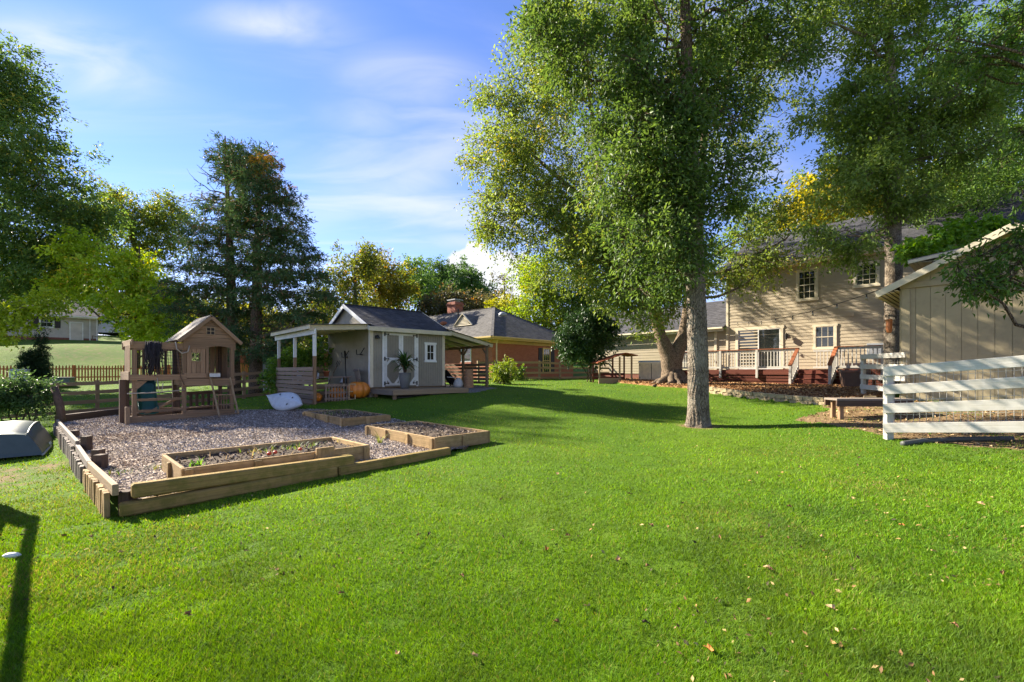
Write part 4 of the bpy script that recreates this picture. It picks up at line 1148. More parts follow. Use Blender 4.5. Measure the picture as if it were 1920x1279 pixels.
# back part of the railing seen across the stair opening
bar('top_rail', M['white'], deck, (ST0 + .05, -.35, RH - .05), (ST1 - .05, -.35, RH - .05), .05, .08)
bar('bottom_rail', M['white'], deck, (ST0 + .05, -.35, DF + .1), (ST1 - .05, -.35, DF + .1), .05, .08)
for i in range(1, 9): post('baluster', M['white'], deck, ST0 + .05 + 1.25 * i / 9, -.35, DF + .13, RH - .08, .038, None, .003)
# stairs
gb = hg(4.8, 3.4)
nst = 4; rise = (DF - gb) / (nst + 0.0)
for i in range(nst):
    z = DF - (i + 1) * rise + 0; y = -DP - .05 - i * .27
    bar('stair_riser', M['deckred'], deck, (ST0, y - .012, z + rise * .45 - .02), (ST1, y - .012, z + rise * .45 - .02), .025, rise * .85)
    if i < nst - 1: bar('stair_tread', M['deckred'], deck, (ST0 - .02, y - .15, z), (ST1 + .02, y - .15, z), .29, .035)
for a in (ST0 - .04, ST1 + .04):
    bar('stair_stringer', M['white'], deck, (a, -DP - .05, DF - .12), (a, -DP - .98, gb + .18), .04, .2)
    post('stair_post', M['white'], deck, a, -DP - 1.0, gb - .05, gb + .95, .095)
    bar('stair_rail', M['white'], deck, (a, -DP + .02, RH - .06), (a, -DP - 1.0, gb + .9), .05, .09)
    bar('stair_handrail', M['railred'], deck, (a, -DP + .04, RH + .02), (a, -DP - 1.06, gb + .98), .15, .036)
    bar('stair_rail', M['white'], deck, (a, -DP + .02, DF + .12), (a, -DP - 1.0, gb + .2), .05, .08)
    for i in range(1, 7):
        f = i / 7; y = -DP - 1.0 * f
        post('baluster', M['white'], deck, a, y, DF + .12 + (gb + .2 - DF - .12) * f, RH - .1 + (gb + .9 - RH + .04) * f, .036, None, .003)

# resin storage box, coop shelter, brown bin
p = W(1222, 0, 24.3); sb = thing('storage_box', 'beige resin garden storage box with two louvred doors beside the forked tree', 'storage box', (p.x, p.y, gz(p.x, p.y)), -.35)
box('body', M['resin'], sb, (0, 0, .46), (1.28, .72, .9), .02)
roofm = MB(); roofm.prism([(-.68, -.40, .92), (-.68, .40, .97), (-.68, .40, 1.03), (-.68, -.40, .97)], (1.36, 0, 0)); roofm.build('lid', M['resinlid'], sb)
box('gap_shade_strip', M['dark'], sb, (0, -.366, .47), (.05, .016, .82), 0)  # solid dark strip painted in for the shade between the doors
for s in (-1, 1):
    d = box('door', M['resin'], sb, (s * .315, -.378, .47), (.6, .035, .82), .008)
    for i in range(9): bar('louvre', M['resin'], d, (-.22, -.026, -.28 + i * .07), (.22, -.026, -.28 + i * .07), .022, .03, .003)
    for z in (-.33, .33):
        box('hinge', M['black'], d, (s * .27, -.022, z), (.05, .02, .05), 0)
p = W(1152, 0, 23.6); cp = thing('coop_shelter', 'little open shelter with a sloping red brown roof and low pale base', 'shelter', (p.x, p.y, gz(p.x, p.y)), .12)
for x in (-.95, .12, .75):
    for y in (-.45, .6): post('post', M['tanfence'] if y < 0 else M['deckred'], cp, x, y, -.05, 1.15 + (x + .95) * .17, .075)
for i in range(7): bar('roof_board', M['cooproof'], cp, (-1.12, -.62 + i * .21, 1.02), (.35, -.62 + i * .21, 1.52), .2, .05)
for i in range(7): bar('roof_board', M['cooproof'], cp, (.36, -.62 + i * .21, 1.52), (.98, -.62 + i * .21, 1.40), .2, .05)
bar('base_board', M['tanfence'], cp, (-1.0, -.5, .12), (.18, -.5, .12), .04, .28); bar('base_board', M['weather'], cp, (.2, -.48, .09), (.8, -.48, .09), .04, .2)
bar('rail', M['deckred'], cp, (-.95, .6, .45), (.75, .6, .45), .04, .12); bar('rail', M['deckred'], cp, (-.95, .6, .25), (.75, .6, .25), .04, .12)
p = W(1601, 0, 17.2); bn = thing('storage_bin', 'brown plastic panelled bin with a curved lid in front of the deck', 'bin', (p.x, p.y, gz(p.x, p.y)), RV + .35)
mb = MB(); 
mb.add([(-.36, -.25, 0), (.36, -.25, 0), (.36, .25, 0), (-.36, .25, 0), (-.44, -.31, .56), (.44, -.31, .56), (.44, .31, .56), (-.44, .31, .56)], [(3, 2, 1, 0), (4, 5, 6, 7), (0, 1, 5, 4), (1, 2, 6, 5), (2, 3, 7, 6), (3, 0, 4, 7)])
mb.build('body', M['binplast'], bn, False, .015)
mb = MB(); mb.add([(-.47, -.34, .565), (.47, -.34, .565), (.47, .34, .565), (-.47, .34, .565), (-.40, -.28, .63), (.40, -.28, .63), (.40, .28, .63), (-.40, .28, .63)], [(3, 2, 1, 0), (4, 5, 6, 7), (0, 1, 5, 4), (1, 2, 6, 5), (2, 3, 7, 6), (3, 0, 4, 7)]); mb.build('lid', M['binplast'], bn, False, .015)
mb = MB()
for x0, x1, z0, z1 in ((-.31, .31, .46, .5), (-.29, .29, .06, .1)): mb.bar((x0, -.285 if z0 > .3 else -.262, z0), (x1, -.285 if z0 > .3 else -.262, z0), .02, .04)
for s in (-1, 1): mb.bar((s * .30, -.262, .06), (s * .33, -.292, .48), .03, .05, up=(0, 1, 0))
mb.build('panel_rim', M['binplast'], bn)

# retaining blocks round the bark bed: every block its own
bw = thing('block_edging', 'low curved row of tan concrete blocks holding back the bark bed', 'edging', (0, 0, 0))
line = [Vector((7.55, 18.6)), Vector((8.1, 17.3)), Vector((8.6, 15.8)), Vector((9.0, 14.6)), Vector((9.55, 13.4)), Vector((10.3, 12.9))]
def along(line, step):
    out = []; acc = 0; 
    for a, b in zip(line[:-1], line[1:]):
        L = (b - a).length; d = (b - a) / L
        while acc < L: out.append((a + d * acc, d)); acc += step
        acc -= L
    return out
bme = []
for i in range(4):
    mb = MB(); rr = random.Random(i); w = .145
    q = [(-.15, -.1), (.15, -.1), (.13, .1), (-.13, .1)]
    vs = [(x + rr.uniform(-.012, .012), y + rr.uniform(-.02, .02), z + rr.uniform(-.008, .008)) for z in (0, .138) for x, y in q]
    mb.add(vs, [(3, 2, 1, 0), (4, 5, 6, 7), (0, 1, 5, 4), (1, 2, 6, 5), (2, 3, 7, 6), (3, 0, 4, 7)])
    o = mb.build('block', M['stone'], bw, False, .012); bme.append(o.data); bpy.data.objects.remove(o)
for row in range(2):
    for i, (q, d) in enumerate(along(line, .31)):
        qq = q + d * (.15 * row)
        o = link('block', bme[(i * 3 + row) % 4], bw)
        o.location = (qq.x + random.uniform(-.012, .012), qq.y, gz(q.x - .35, q.y - .2) - .03 + row * .144)
        o.rotation_euler = (random.uniform(-.02, .02), random.uniform(-.02, .02), math.atan2(d.y, d.x) + random.uniform(-.05, .05))

# timber bench by the white fence
p = W(1625, 0, 10.4); bh = thing('low_bench', 'low dark timber bench slab in front of the white fence post', 'bench', (7.75, 10.35, gz(7.75, 10.4)), -.05)
bar('seat_slab', M['greywood'], bh, (-.42, .12, .42), (1.25, .12, .42), .46, .045)
bar('apron', M['playdark'], bh, (-.42, -.09, .33), (1.25, -.09, .33), .045, .13); bar('apron', M['playdark'], bh, (-.42, .32, .33), (1.25, .32, .33), .045, .13)
for x, y in ((-.28, -.02), (-.28, .25), (1.1, -.02), (1.1, .25)): post('leg', M['fencewood'], bh, x, y, -.05, .38, .09)

# white rail fence with welded wire
wf = thing('rail_fence', 'white four rail fence with welded wire before the tan outbuilding', 'fence', (0, 0, 0))
fp = Vector((7.03, 8.5)); fv = V2
def fpt(s, off=0.0): return (fp.x + fv.x * s - .738 * off, fp.y + fv.y * s - .675 * off)
slope_ = .098
for s in (0.0, 2.35, 4.6):
    x, y = fpt(s); z = E + .10 + slope_ * s
    o = post('post', M['white'], wf, 0, 0, gz(x, y) - .15, z - .02, .13, .10); o.location.x = x; o.location.y = y; o.rotation_euler = (o.rotation_euler[0], o.rotation_euler[1], o.rotation_euler[2]); 
for i, top in enumerate((.09, -.245, -.595, -.955)):
    for s0, s1 in ((-.06, 2.32), (2.33, 4.7)):
        a = fpt(s0, .085); b = fpt(s1, .085)
        bar('rail', M['white'], wf, (*a, E + top - .085 + slope_ * s0), (*b, E + top - .085 + slope_ * s1), .032, .178)
mb = MB()
for i in range(52):
    s = .08 + i * .088; x, y = fpt(s, -.06); t_ = E + slope_ * s
    mb.bar((x, y, t_ - 1.10), (x, y, t_ + .04), .0065, .0065)
for z in np.arange(-1.08, .0, .135):
    a = fpt(.05, -.06); b = fpt(4.65, -.06); mb.bar((*a, E + z + slope_ * .05), (*b, E + z + slope_ * 4.65), .0065, .0065)
tag(mb.build('wire_mesh', M['wire'], wf), kind='stuff')
gf = thing('fence_panel', 'short white rail fence panel joining the corner of the outbuilding', 'fence', (0, 0, 0))
pa = Vector((10.62, 13.75)); pb_ = Vector((10.60, 12.2)); zt0 = E + .52
post('post', M['white'], gf, pa.x, pa.y, gz(pa.x, pa.y) - .1, zt0, .10)
for i in range(4):
    z = zt0 - .07 - i * .30
    bar('rail', M['white'], gf, (pa.x - .06, pa.y + .05, z), (pb_.x - .06, pb_.y, z - .02 * i), .03, .14)
mb = MB()
for i in range(16):
    q = pa.lerp(pb_, (i + .5) / 16); mb.bar((q.x + .02, q.y, zt0 - 1.1), (q.x + .02, q.y, zt0 - .05), .004, .004)
for z in np.arange(-1.1, 0, .12): mb.bar((pa.x + .02, pa.y, zt0 + z), (pb_.x + .02, pb_.y, zt0 + z), .004, .004)
tag(mb.build('wire_mesh', M['wire'], gf), kind='stuff')

# outbuilding
GX, GY = 10.7, 12.5
gr = thing('outbuilding', 'tan panelled outbuilding with a shallow gable at the right edge of the yard', 'garage', (GX, GY, E), RV)
GW, GD_, GH = 4.1, 5.0, 2.42; gs = .50
gab2 = lambda s: GH + gs * (GW / 2 - abs(s - GW / 2)) - .02
zb = -1.25
mb = MB(); mb.prism([(0, .03, zb), (GW, .03, zb), (GW, .03, GH), (GW / 2, .03, gab2(GW / 2)), (0, .03, GH)], (0, GD_, 0)); mb.build('wall', M['garage'], gr)
n_ = 14
for i in range(n_):
    a = GW * i / n_ + .004; b = GW * (i + 1) / n_ - .004
    mb = MB(); mb.prism([(a - a, 0, zb), (b - a, 0, zb), (b - a, 0, GH - .16), (0, 0, GH - .16)], (0, .028, 0)); o = mb.build('panel', M['garage'], gr); o.location = (a, -.0, 0)
    mb = MB(); mb.prism([(0, 0, GH), (b - a, 0, GH), (b - a, 0, gab2(b)), (0, 0, gab2(a))], (0, .028, 0)); o = mb.build('gable_panel', M['garage'], gr); o.location = (a, -.035, 0)
bar('trim_band', M['garage'], gr, (-.03, -.03, GH - .08), (GW + .03, -.03, GH - .08), .06, .15)
post('corner_trim', M['garage'], gr, .09, -.022, zb, GH - .16, .18, .04)
post('corner_trim', M['garage'], gr, -.022, .10, zb, GH - .16, .04, .2)
mb = MB(); mb.lap((-.001, GD_, zb), (0, -GD_, 0), (0, 0, GH - zb), (-1, 0, 0), 22, .014); mb.build('side_siding', M['garage'], gr)
oh = .50; fr_ = .30
zr = GH + gs * GW / 2 + .05
for s, x0 in ((1, -oh), (-1, GW + oh)):
    roofslab(gr, 'roof', M['roof'], (x0, -fr_, GH - gs * oh + .06), (x0, GD_ + fr_, GH - gs * oh + .06), (s * (GW / 2 + oh), 0, gs * (GW / 2 + oh)), 14, .05)
    bar('bargeboard', M['yellowtrim'] if False else M['cream'], gr, (x0, -fr_ - .02, GH - gs * oh - .04), (GW / 2, -fr_ - .02, zr - .055), .035, .17)
    bar('gable_soffit', M['soffit'], gr, (x0, -fr_ / 2, GH - gs * oh - .025), (GW / 2, -fr_ / 2, zr - .05), fr_, .015, 0)
    bar('fascia', M['cream'], gr, (x0 + s * .0, -fr_, GH - gs * oh - .03), (x0, GD_ + fr_, GH - gs * oh - .03), .03, .14)
    # boarded soffit under the eave
    for i in range(5):
        xx = (x0 + .05 + i * .092) if s > 0 else (x0 - .05 - i * .092)
        bar('soffit_board', M['soffit'], gr, (xx, -fr_ + .02, GH - gs * oh - .085 + .03 * i), (xx, GD_ + fr_, GH - gs * oh - .085 + .03 * i), .086, .018, .003)
# raised rear roof of the outbuilding
mb = MB(); mb.box((2.6, 3.9, 2.9), (4.0, 2.2, 1.2)); mb.build('rear_wall', M['shedwall'], gr)
rr_ = roofslab(gr, 'rear_roof', M['metalroof'], (-.15, 2.55, 3.52), (-.15, 5.2, 3.52), (5.2, 0, .62), 6, .07)
bar('rear_fascia', M['cream'], gr, (-.16, 2.53, 3.44), (5.0, 2.53, 4.06), .03, .10)
for i in range(6): bar('rear_soffit_board', M['soffit'], gr, (-.12 + i * .115, 2.6, 3.42 - i * .004), (-.12 + i * .115, 5.0, 3.42 - i * .004), .105, .018, .003)
mb = MB(); mb.lap((.598, 5.0, 2.3), (0, -2.2, 0), (0, 0, 1.12), (-1, 0, 0), 7, .012); mb.build('rear_siding', M['soffit'], gr)

# orange lantern hanging at its corner, string lights across the yard
ln = thing('hanging_lantern', 'slim copper orange lantern hanging at the outbuilding corner', 'lantern', (*W(1667, 0, 12.95)[:2], W(0, 598, 12.95).z))
mb = MB(); mb.tube([(0, 0, .0), (0, 0, .16)], .006, 5); mb.build('chain', M['black'], ln)
mb = MB(); mb.lathe([(.0, 0), (.07, -.01), (.085, -.05), (.075, -.07), (.07, -.30), (.055, -.38), (.02, -.40), (0, -.40)], ns=10); mb.build('lantern_body', M['copper'], ln)
sg = thing('string_lights', 'thin black cable of hanging bulbs strung from the house to the outbuilding eave', 'string lights', (0, 0, 0))
a = Vector(hw(.3, .12, 2.68)); b = Vector((10.25, 12.75, E + 2.28)); P = []
for i in range(25):
    f = i / 24; q = a.lerp(b, f); q.z -= .55 * 4 * f * (1 - f) * .5; P.append(q)
mb = MB(); mb.tube(P, .011, 5); mb.build('cable', M['black'], sg)
for i in range(2, 24, 3):
    q = P[i]; mb = MB(); mb.lathe([(.0, 0), (.018, -.005), (.02, -.07), (.0, -.075)], q, 8); s_ = mb.build('bulb_socket', M['black'], sg)
    mb = MB(); mb.lathe([(.0, -.07), (.016, -.075), (.034, -.12), (.02, -.16), (0, -.165)], q, 8); mb.build('bulb', M['bulb'], s_, True)
# corrugated drain pipe on the ground under the fence
mb = MB(); P = [W(1692, 838, 8.0), W(1730, 834, 8.1), W(1800, 829, 8.0), W(1900, 818, 7.7)]
P = [Vector((q.x, q.y, gz(q.x, q.y) + .03)) for q in P]
Q = []; 
for i in range(60):
    f = i / 59 * 3; k_ = min(int(f), 2); Q.append(P[k_].lerp(P[k_ + 1], f - k_))
mb.tube(Q, [.045 + .006 * (i % 2) for i in range(60)], 10); o = mb.build('drain_pipe', M['hose'], None, True); tag(o, 'black corrugated drain pipe end lying in the grass below the white fence', 'pipe')
# ------------------------------------------------------------------ play area
def lot(o, s, t): return (o[0] + .70 * s - .714 * t, o[1] + .714 * s + .70 * t)   # s right-away, t left-away
# raised beds
def plankbed(label, corner, ang, L, Wd, hgt, zb, soil_drop=.06, seed=0, courses=1, posts=True):
    """corner = near corner; long side L along local x at angle ang, width Wd to local y"""
    t = thing('raised_bed', label, 'garden bed', (corner[0], corner[1], zb), ang, 'wooden raised garden beds')
    th = .045; rr = random.Random(seed)
    bh = hgt / courses
    for c in range(courses):
        z = bh * (c + .5)
        for (p0, p1) in (((0, th / 2), (L, th / 2)), ((0, Wd - th / 2), (L, Wd - th / 2)), ((th / 2, th), (th / 2, Wd - th)), ((L - th / 2, th), (L - th / 2, Wd - th))):
            bar('board', M['bedwood'], t, (*p0, z + rr.uniform(-.006, .006)), (*p1, z + rr.uniform(-.006, .006)), th, bh - .006, .006)
    if posts:
        for f in (.03, .34, .66, .97):
            for y, s in ((-.02, -1), (Wd + .02, 1)): post('batten', M['bedwood'], t, L * f, y, -.05, hgt - .02, .09, .035)
        for x in (-.02, L + .02): post('batten', M['bedwood'], t, x, Wd * .5, -.05, hgt - .02, .035, .09)
    mb = MB(); nx_, ny_ = 26, 14
    vs = []
    for j in range(ny_):
        for i in range(nx_): vs.append((th + (L - 2 * th) * i / (nx_ - 1), th + (Wd - 2 * th) * j / (ny_ - 1), hgt - soil_drop + rr.uniform(-.025, .03)))
    mb.add(vs, [(j * nx_ + i, j * nx_ + i + 1, (j + 1) * nx_ + i + 1, (j + 1) * nx_ + i) for j in range(ny_ - 1) for i in range(nx_ - 1)])
    mb.build('soil', M['soil'], t, True)
    n = 700; rg = np.random.default_rng(seed)
    x = rg.uniform(th, L - th, n); y = rg.uniform(th, Wd - th, n)
    o = scatter_flat('bed_mulch', x, y, np.full(n, hgt - soil_drop + .03), rg.uniform(.03, .09, n), .4, pick(n, [(0.20, 0.15, 0.11), (0.30, 0.23, 0.17), (0.11, 0.08, 0.06), (0.36, 0.28, 0.2)], .3), M['chip'], .6, t)
    tag(o, kind='stuff')
    return t
a1 = math.atan2(.714, .70)
bed1 = plankbed('long narrow raised bed right behind the low mossy front timbers', (-3.98, 5.48), a1, 2.46, 1.36, .245, mz(-3.5, 6) - .01, .09, 1)
post('stake_block', M['bedwood'], bed1, 1.72, -.05, -.06, .30, .26, .06)
a2 = math.atan2(.72, -.70)
bed2 = plankbed('raised bed of new boards nearest the open lawn', (-1.37 + .0, 8.04), a2, 2.62, -1.30 if False else 1.3, .245, mz(-1.4, 8.1) - .01, .05, 2)
bed2.location = (-1.37 + .72 * 1.3, 8.04 + .70 * 1.3, bed2.location.z); bed2.rotation_euler = (0, 0, a2)
bed3 = plankbed('farthest raised bed, nearest the leaning kayak', (0, 0), a2, 2.6, 1.25, .25, mz(-4, 10.9) - .02, .05, 3)
bed3.location = (-4.05 + .72 * 1.25, 10.9 + .70 * 1.25, bed3.location.z)
def weeds(name, label, n, spread, h, wid, cols, loc, rz=0, cat='plant', L=.12, sx=1.0, sy=1.0, seed=0):
    """tuft of thin arching blades and small leaves"""
    rg = np.random.default_rng(seed); v = []; f = []; ti = []
    t = thing(name, label, cat, loc, rz)
    for i in range(n):
        x, y = rg.normal(0, spread * sx), rg.normal(0, spread * sy); a_ = rg.uniform(0, 6.28); hh = h * rg.uniform(.4, 1.2); c = np.array(cols[rg.integers(0, len(cols))]) * rg.uniform(.7, 1.3)
        b = len(v); s = (math.cos(a_ + 1.57) * wid, math.sin(a_ + 1.57) * wid); ln = hh * rg.uniform(.3, 1.1)
        for k_ in range(4):
            g = k_ / 3; w_ = 1 - g * .85
            px, py, pz = x + math.cos(a_) * ln * g * g, y + math.sin(a_) * ln * g * g, hh * (g - .25 * g * g)
            v += [(px - s[0] * w_, py - s[1] * w_, pz), (px + s[0] * w_, py + s[1] * w_, pz)]
        for k_ in range(3): f += [(b + 2 * k_, b + 2 * k_ + 1, b + 2 * k_ + 3), (b + 2 * k_, b + 2 * k_ + 3, b + 2 * k_ + 2)]
        ti += [c] * 8
    tag(tri_mesh('blades', np.array(v), np.array(f), M['leaf'], t, np.array(ti)), kind='stuff'); return t
GW_ = [(0.08, 0.16, 0.03), (0.13, 0.2, 0.04), (0.2, 0.19, 0.06)]
c_ = lot((-3.98, 5.48), 1.6, .95); weeds('weed_patch', 'green weeds along the back board of the long raised bed', 90, .32, .12, .008, GW_, (*c_, bed1.location.z + .17), a1, seed=1, sx=1.3, sy=.35)
c_ = lot((-3.98, 5.48), .25, .5); weeds('seedling', 'small bright green seedling in the left end of the long raised bed', 26, .05, .13, .014, [(0.1, 0.22, 0.04), (0.15, 0.27, 0.05)], (*c_, bed1.location.z + .16), 0, seed=2)
c_ = lot((-3.98, 5.48), 1.0, .75); weeds('dry_stalk', 'dry straw coloured stalks curling out of the long raised bed', 14, .18, .20, .005, [(0.36, 0.28, 0.14)], (*c_, bed1.location.z + .16), a1, seed=3)
p = (-2.55, 8.75); weeds('tall_weed', 'lone pale green weed standing between the raised beds', 14, .02, .34, .012, [(0.18, 0.24, 0.06), (0.25, 0.27, 0.08)], (*p, mz(*p)), 0, seed=4)
p = lot((-4.05, 10.9), -.1 + .6, 1.5); weeds('weed_patch', 'thin green weeds growing in the farthest raised bed', 60, .25, .14, .009, GW_, (*p, bed3.location.z + .2), a2, seed=5)
for i, (px, py, Z) in enumerate(((220, 885, 6.2), (300, 872, 6.6), (560, 842, 8.2))):
    q = W(px, py, Z); weeds('weed_tuft', ['low weed tuft in the mulch near the left stakes', 'low weed tuft in the mulch left of the long bed', 'low weed tuft between the long bed and the far beds'][i], 30, .08, .1, .007, GW_, (q.x, q.y, mz(q.x, q.y)), 0, seed=6 + i)
for i, (s, t) in enumerate(((1.15, .55), (1.62, .62), (1.25, .6))):
    c_ = lot((-3.98, 5.48), s, t); mb = MB(); mb.lathe([(0, 0), (.022, .004), (.032, .022), (.024, .045), (0, .048)], ns=9)
    o = mb.build('tomato', plain('tomato_skin', (.55, .06, .015), .35) if i == 0 else bpy.data.materials['tomato_skin'], None, True); o.location = (*c_, bed1.location.z + .18)
    tag(o, ['red fallen fruit in the middle of the long raised bed, leftmost of three', 'red fallen fruit in the long raised bed, rightmost of three', 'red fallen fruit in the long raised bed, middle of three'][i], 'fruit', 'red fruit in the long raised bed')

# front retaining timbers
ft = thing('timber_edging', 'long mossy landscape timbers stacked along the front of the mulch area', 'edging', (0, 0, 0))
A = Vector((-4.20, 4.86)); Bv = Vector((-1.25, 7.80)); dv = (Bv - A).normalized(); nv = Vector((dv.y, -dv.x))
def ftp(s, off): q = A + dv * s + nv * off; return (q.x, q.y)
zA = E - 1.47
seg = [(0.0, 2.35), (2.37, 4.35)]
for a, b in seg:
    bar('timber', M['mosswood'], ft, (*ftp(a, .04), zA + .02 * a), (*ftp(b, .04), zA + .02 * b), .13, .145, .018)
bar('timber', M['mosswood'], ft, (*ftp(.10, .02), zA + .182), (*ftp(2.62, -.0), zA + .165), .13, .155, .02)
bar('timber', M['mosswood'], ft, (*ftp(2.1, -.09), zA + .165), (*ftp(2.62, -.1), zA + .175), .05, .14, .01)
# left retaining stakes with caps: three stepped runs
ls = thing('stake_edging', 'stepped row of upright weathered stakes under pale cap boards, left edge of the mulch', 'edging', (0, 0, 0))
L0 = Vector((-4.26, 4.84)); L1 = Vector((-12.1, 12.07)); ld = (L1 - L0).normalized(); ln_ = Vector((-ld.y, ld.x)) * -1
if ln_.x > 0: ln_ = -ln_
Lt = (L1 - L0).length
runs = [(0.0, 2.55, -1.26, -1.36), (2.62, 4.55, -1.36, -1.33), (4.6, Lt, -1.27, -1.33)]
for r_i, (s0, s1, za, zb_) in enumerate(runs):
    n_ = int((s1 - s0) / .155)
    for i in range(n_):
        s = s0 + (s1 - s0) * (i + .5) / n_; q = L0 + ld * s + ln_ * (.03 + random.uniform(-.008, .008)); top = za + (zb_ - za) * (i + .5) / n_
        g = gz(q.x + ln_.x * .1, q.y + ln_.y * .1)
        o = bar('stake', M['greywood'] if r_i else M['bedwood'], ls, (q.x, q.y, g - .12), (q.x + random.uniform(-.012, .012), q.y, E + top - .02 - random.uniform(0, .025)), .105, .05, .006, up=(ln_.x, ln_.y, 0))
    a = L0 + ld * (s0 - .03); b = L0 + ld * s1
    bar('cap_board', M['greywood'] if r_i else M['tanfence'], ls, (a.x - ln_.x * .03, a.y - ln_.y * .03, E + za), (b.x - ln_.x * .03, b.y - ln_.y * .03, E + zb_), .055, .12, .006)
for s, h in ((.06, .0), (2.45, .10), (2.75, .14), (4.5, .17), (7.0, .05)):
    q = L0 + ld * s - ln_ * .14; post('support_post', M['playdark'], ls, q.x, q.y, mz(q.x, q.y) - .2, E - 1.30 + h, .12, .12)
rp = thing('leaning_post', 'dark leaning round post at the far left corner of the mulch area', 'post', (-12.35, 12.5, mz(-12.2, 12.3) - .1))
mb = MB(); mb.tube([(0, 0, 0), (-.12, .05, .55), (-.30, .08, 1.05)], [.10, .095, .085], 10); mb.build('pole', M['playdark'], rp, True)
bt_ = thing('back_timber', 'dark timber lying along the back of the mulch area under the fence', 'edging', (0, 0, 0))
bar('timber', M['playdark'], bt_, (-12.6, 12.6, E - 1.33), (-12.75, 14.9, E - 1.31), .15, .24, .015); bar('timber', M['playdark'], bt_, (-12.7, 14.95, E - 1.31), (-9.6, 15.6, E - 1.24), .15, .2, .015)

# wooden playset
PS = (-9.96, 11.95); pz = mz(-9.3, 12.6) - .02
ps = thing('playset', 'weathered wooden playset with a gabled clubhouse, climbing frame and green slide', 'playset', (*PS, pz), math.atan2(.744, .67))
PW, PD, X1 = 2.36, 1.2, 1.13
fl = 1.16          # deck height
for x in (.04, X1, PW - .04):
    for y in (.05, PD - .05):
        top = 2.18 if x > .5 else 2.13
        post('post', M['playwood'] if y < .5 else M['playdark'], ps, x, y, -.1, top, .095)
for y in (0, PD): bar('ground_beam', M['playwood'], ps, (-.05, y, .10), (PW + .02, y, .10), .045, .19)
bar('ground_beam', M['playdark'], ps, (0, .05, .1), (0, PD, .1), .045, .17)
for y in (-.02, PD + .02):
    bar('floor_beam', M['playwood'], ps, (X1 - .05, y, fl - .09), (PW + .03, y, fl - .09), .04, .19); bar('floor_beam', M['playwood'], ps, (X1 - .02, y - .002, fl + .10), (X1 + .62, y - .002, fl + .10), .04, .14)
for x in (X1, PW): bar('floor_beam', M['playwood'], ps, (x, .02, fl - .09), (x, PD - .02, fl - .09), .04, .17)
for i in range(9): bar('deck_board', M['playwood'], ps, (X1, .08 + i * .148, fl + .012), (PW, .08 + i * .148, fl + .012), .138, .024)
# clubhouse front: left panel boards, header with an arched lower edge, right jamb, side walls
EH = 2.12
for i in range(4):
    x = X1 + .05 + .052 + i * .112
    zz0, zz1 = fl + .17, EH - .02
    if i in (1, 2):
        post('wall_board', M['playwood'], ps, x, -.022, zz0, fl + .50, .106, .022); post('wall_board', M['playwood'], ps, x, -.022, fl + .76, zz1, .106, .022)
    else: post('wall_board', M['playwood'], ps, x, -.022, zz0, zz1, .106, .022)
wb_ = MB()
wb_.box((0, -.01, .12), (.25, .03, .02)); wb_.box((0, -.01, -.12), (.25, .03, .02)); wb_.box((-.115, -.01, 0), (.02, .03, .22)); wb_.box((.115, -.01, 0), (.02, .03, .22)); wb_.box((0, -.01, 0), (.014, .02, .22)); wb_.box((0, -.011, 0), (.21, .018, .014))
w1 = wb_.build('window', M['tanfence'], ps); w1.location = (X1 + .05 + .22, -.022, fl + .63)
post('jamb', M['playwood'], ps, X1 + .54, -.03, fl + .02, EH - .02, .07, .045); post('jamb', M['playwood'], ps, PW - .04, -.03, fl + .0, EH, .09, .045)
poly = [(X1 - .04, -.045, EH + .14), (X1 - .04, -.045, EH - .10)]
for i in range(13):
    f = i / 12; poly.append((X1 + .5 + (PW - .06 - X1 - .5) * f, -.045, EH - .10 + .10 * math.sin(math.pi * f) ** .6))
poly += [(PW + .04, -.045, EH - .10), (PW + .04, -.045, EH + .14)]
mb = MB(); mb.prism(poly, (0, .03, 0)); mb.build('header_board', M['playwood'], ps)
rz_ = EH + .13; ap = rz_ + .68; cx_ = (X1 + PW) / 2; hwid = (PW - X1) / 2 + .10
for y0, sgn in ((-.05, 1), (PD + .03, -1)):
    nb = 6
    for i in range(nb):
        za = rz_ + .66 * i / nb; zb2 = rz_ + .66 * (i + 1) / nb - .008
        wa = hwid * (1 - (za - rz_) / .68); wb2 = hwid * (1 - (zb2 - rz_) / .68)
        mb = MB(); mb.prism([(cx_ - wa, y0, za), (cx_ + wa, y0, za), (cx_ + wb2, y0, zb2), (cx_ - wb2, y0, zb2)], (0, .02, 0)); mb.build('gable_board', M['playwood'], ps)
g = MB(); g.box((0, 0, 0), (.21, .03, .22)); gw = g.build('gable_window', M['dark'], ps); gw.location = (cx_ + .0, -.056, rz_ + .30)  # solid near-black block stands in for the shaded interior
g = MB()
for x in (-.1, 0, .1): g.box((x, -.016, 0), (.018, .016, .22))
for z in (-.1, 0, .1): g.box((0, -.0165, z), (.22, .015, .018))
g.build('muntin_frame', M['tanfence'], gw)
for s in (-1, 1):
    e_ = Vector((cx_ + s * (hwid + .07), 0, rz_ - .03)); r_ = Vector((cx_, 0, ap + .03)); n_ = 7
    for i in range(n_):
        p0 = e_.lerp(r_, i / n_); p1 = e_.lerp(r_, (i + 1) / n_ + .02); d_ = (p1 - p0)
        m_ = (p0 + p1) / 2 + Vector((s * .02, 0, .03))
        o = bar('roof_board', M['greywood'], ps, (m_.x, -.16, m_.z), (m_.x, PD + .14, m_.z), d_.length, .022, .003, up=(-d_.z * -s if False else s * abs(d_.z), 0, abs(d_.x)))
    bar('barge_board', M['playwood'], ps, (e_.x, -.17, e_.z - .02), (r_.x, -.17, r_.z - .02), .025, .09)
for i in range(9):
    y = .12 + i * .138
    post('side_board', M['playwood'], ps, PW + .0, y, fl + .02, EH + .1 if i > 3 or i < 1 else fl + .35, .02, .12); 
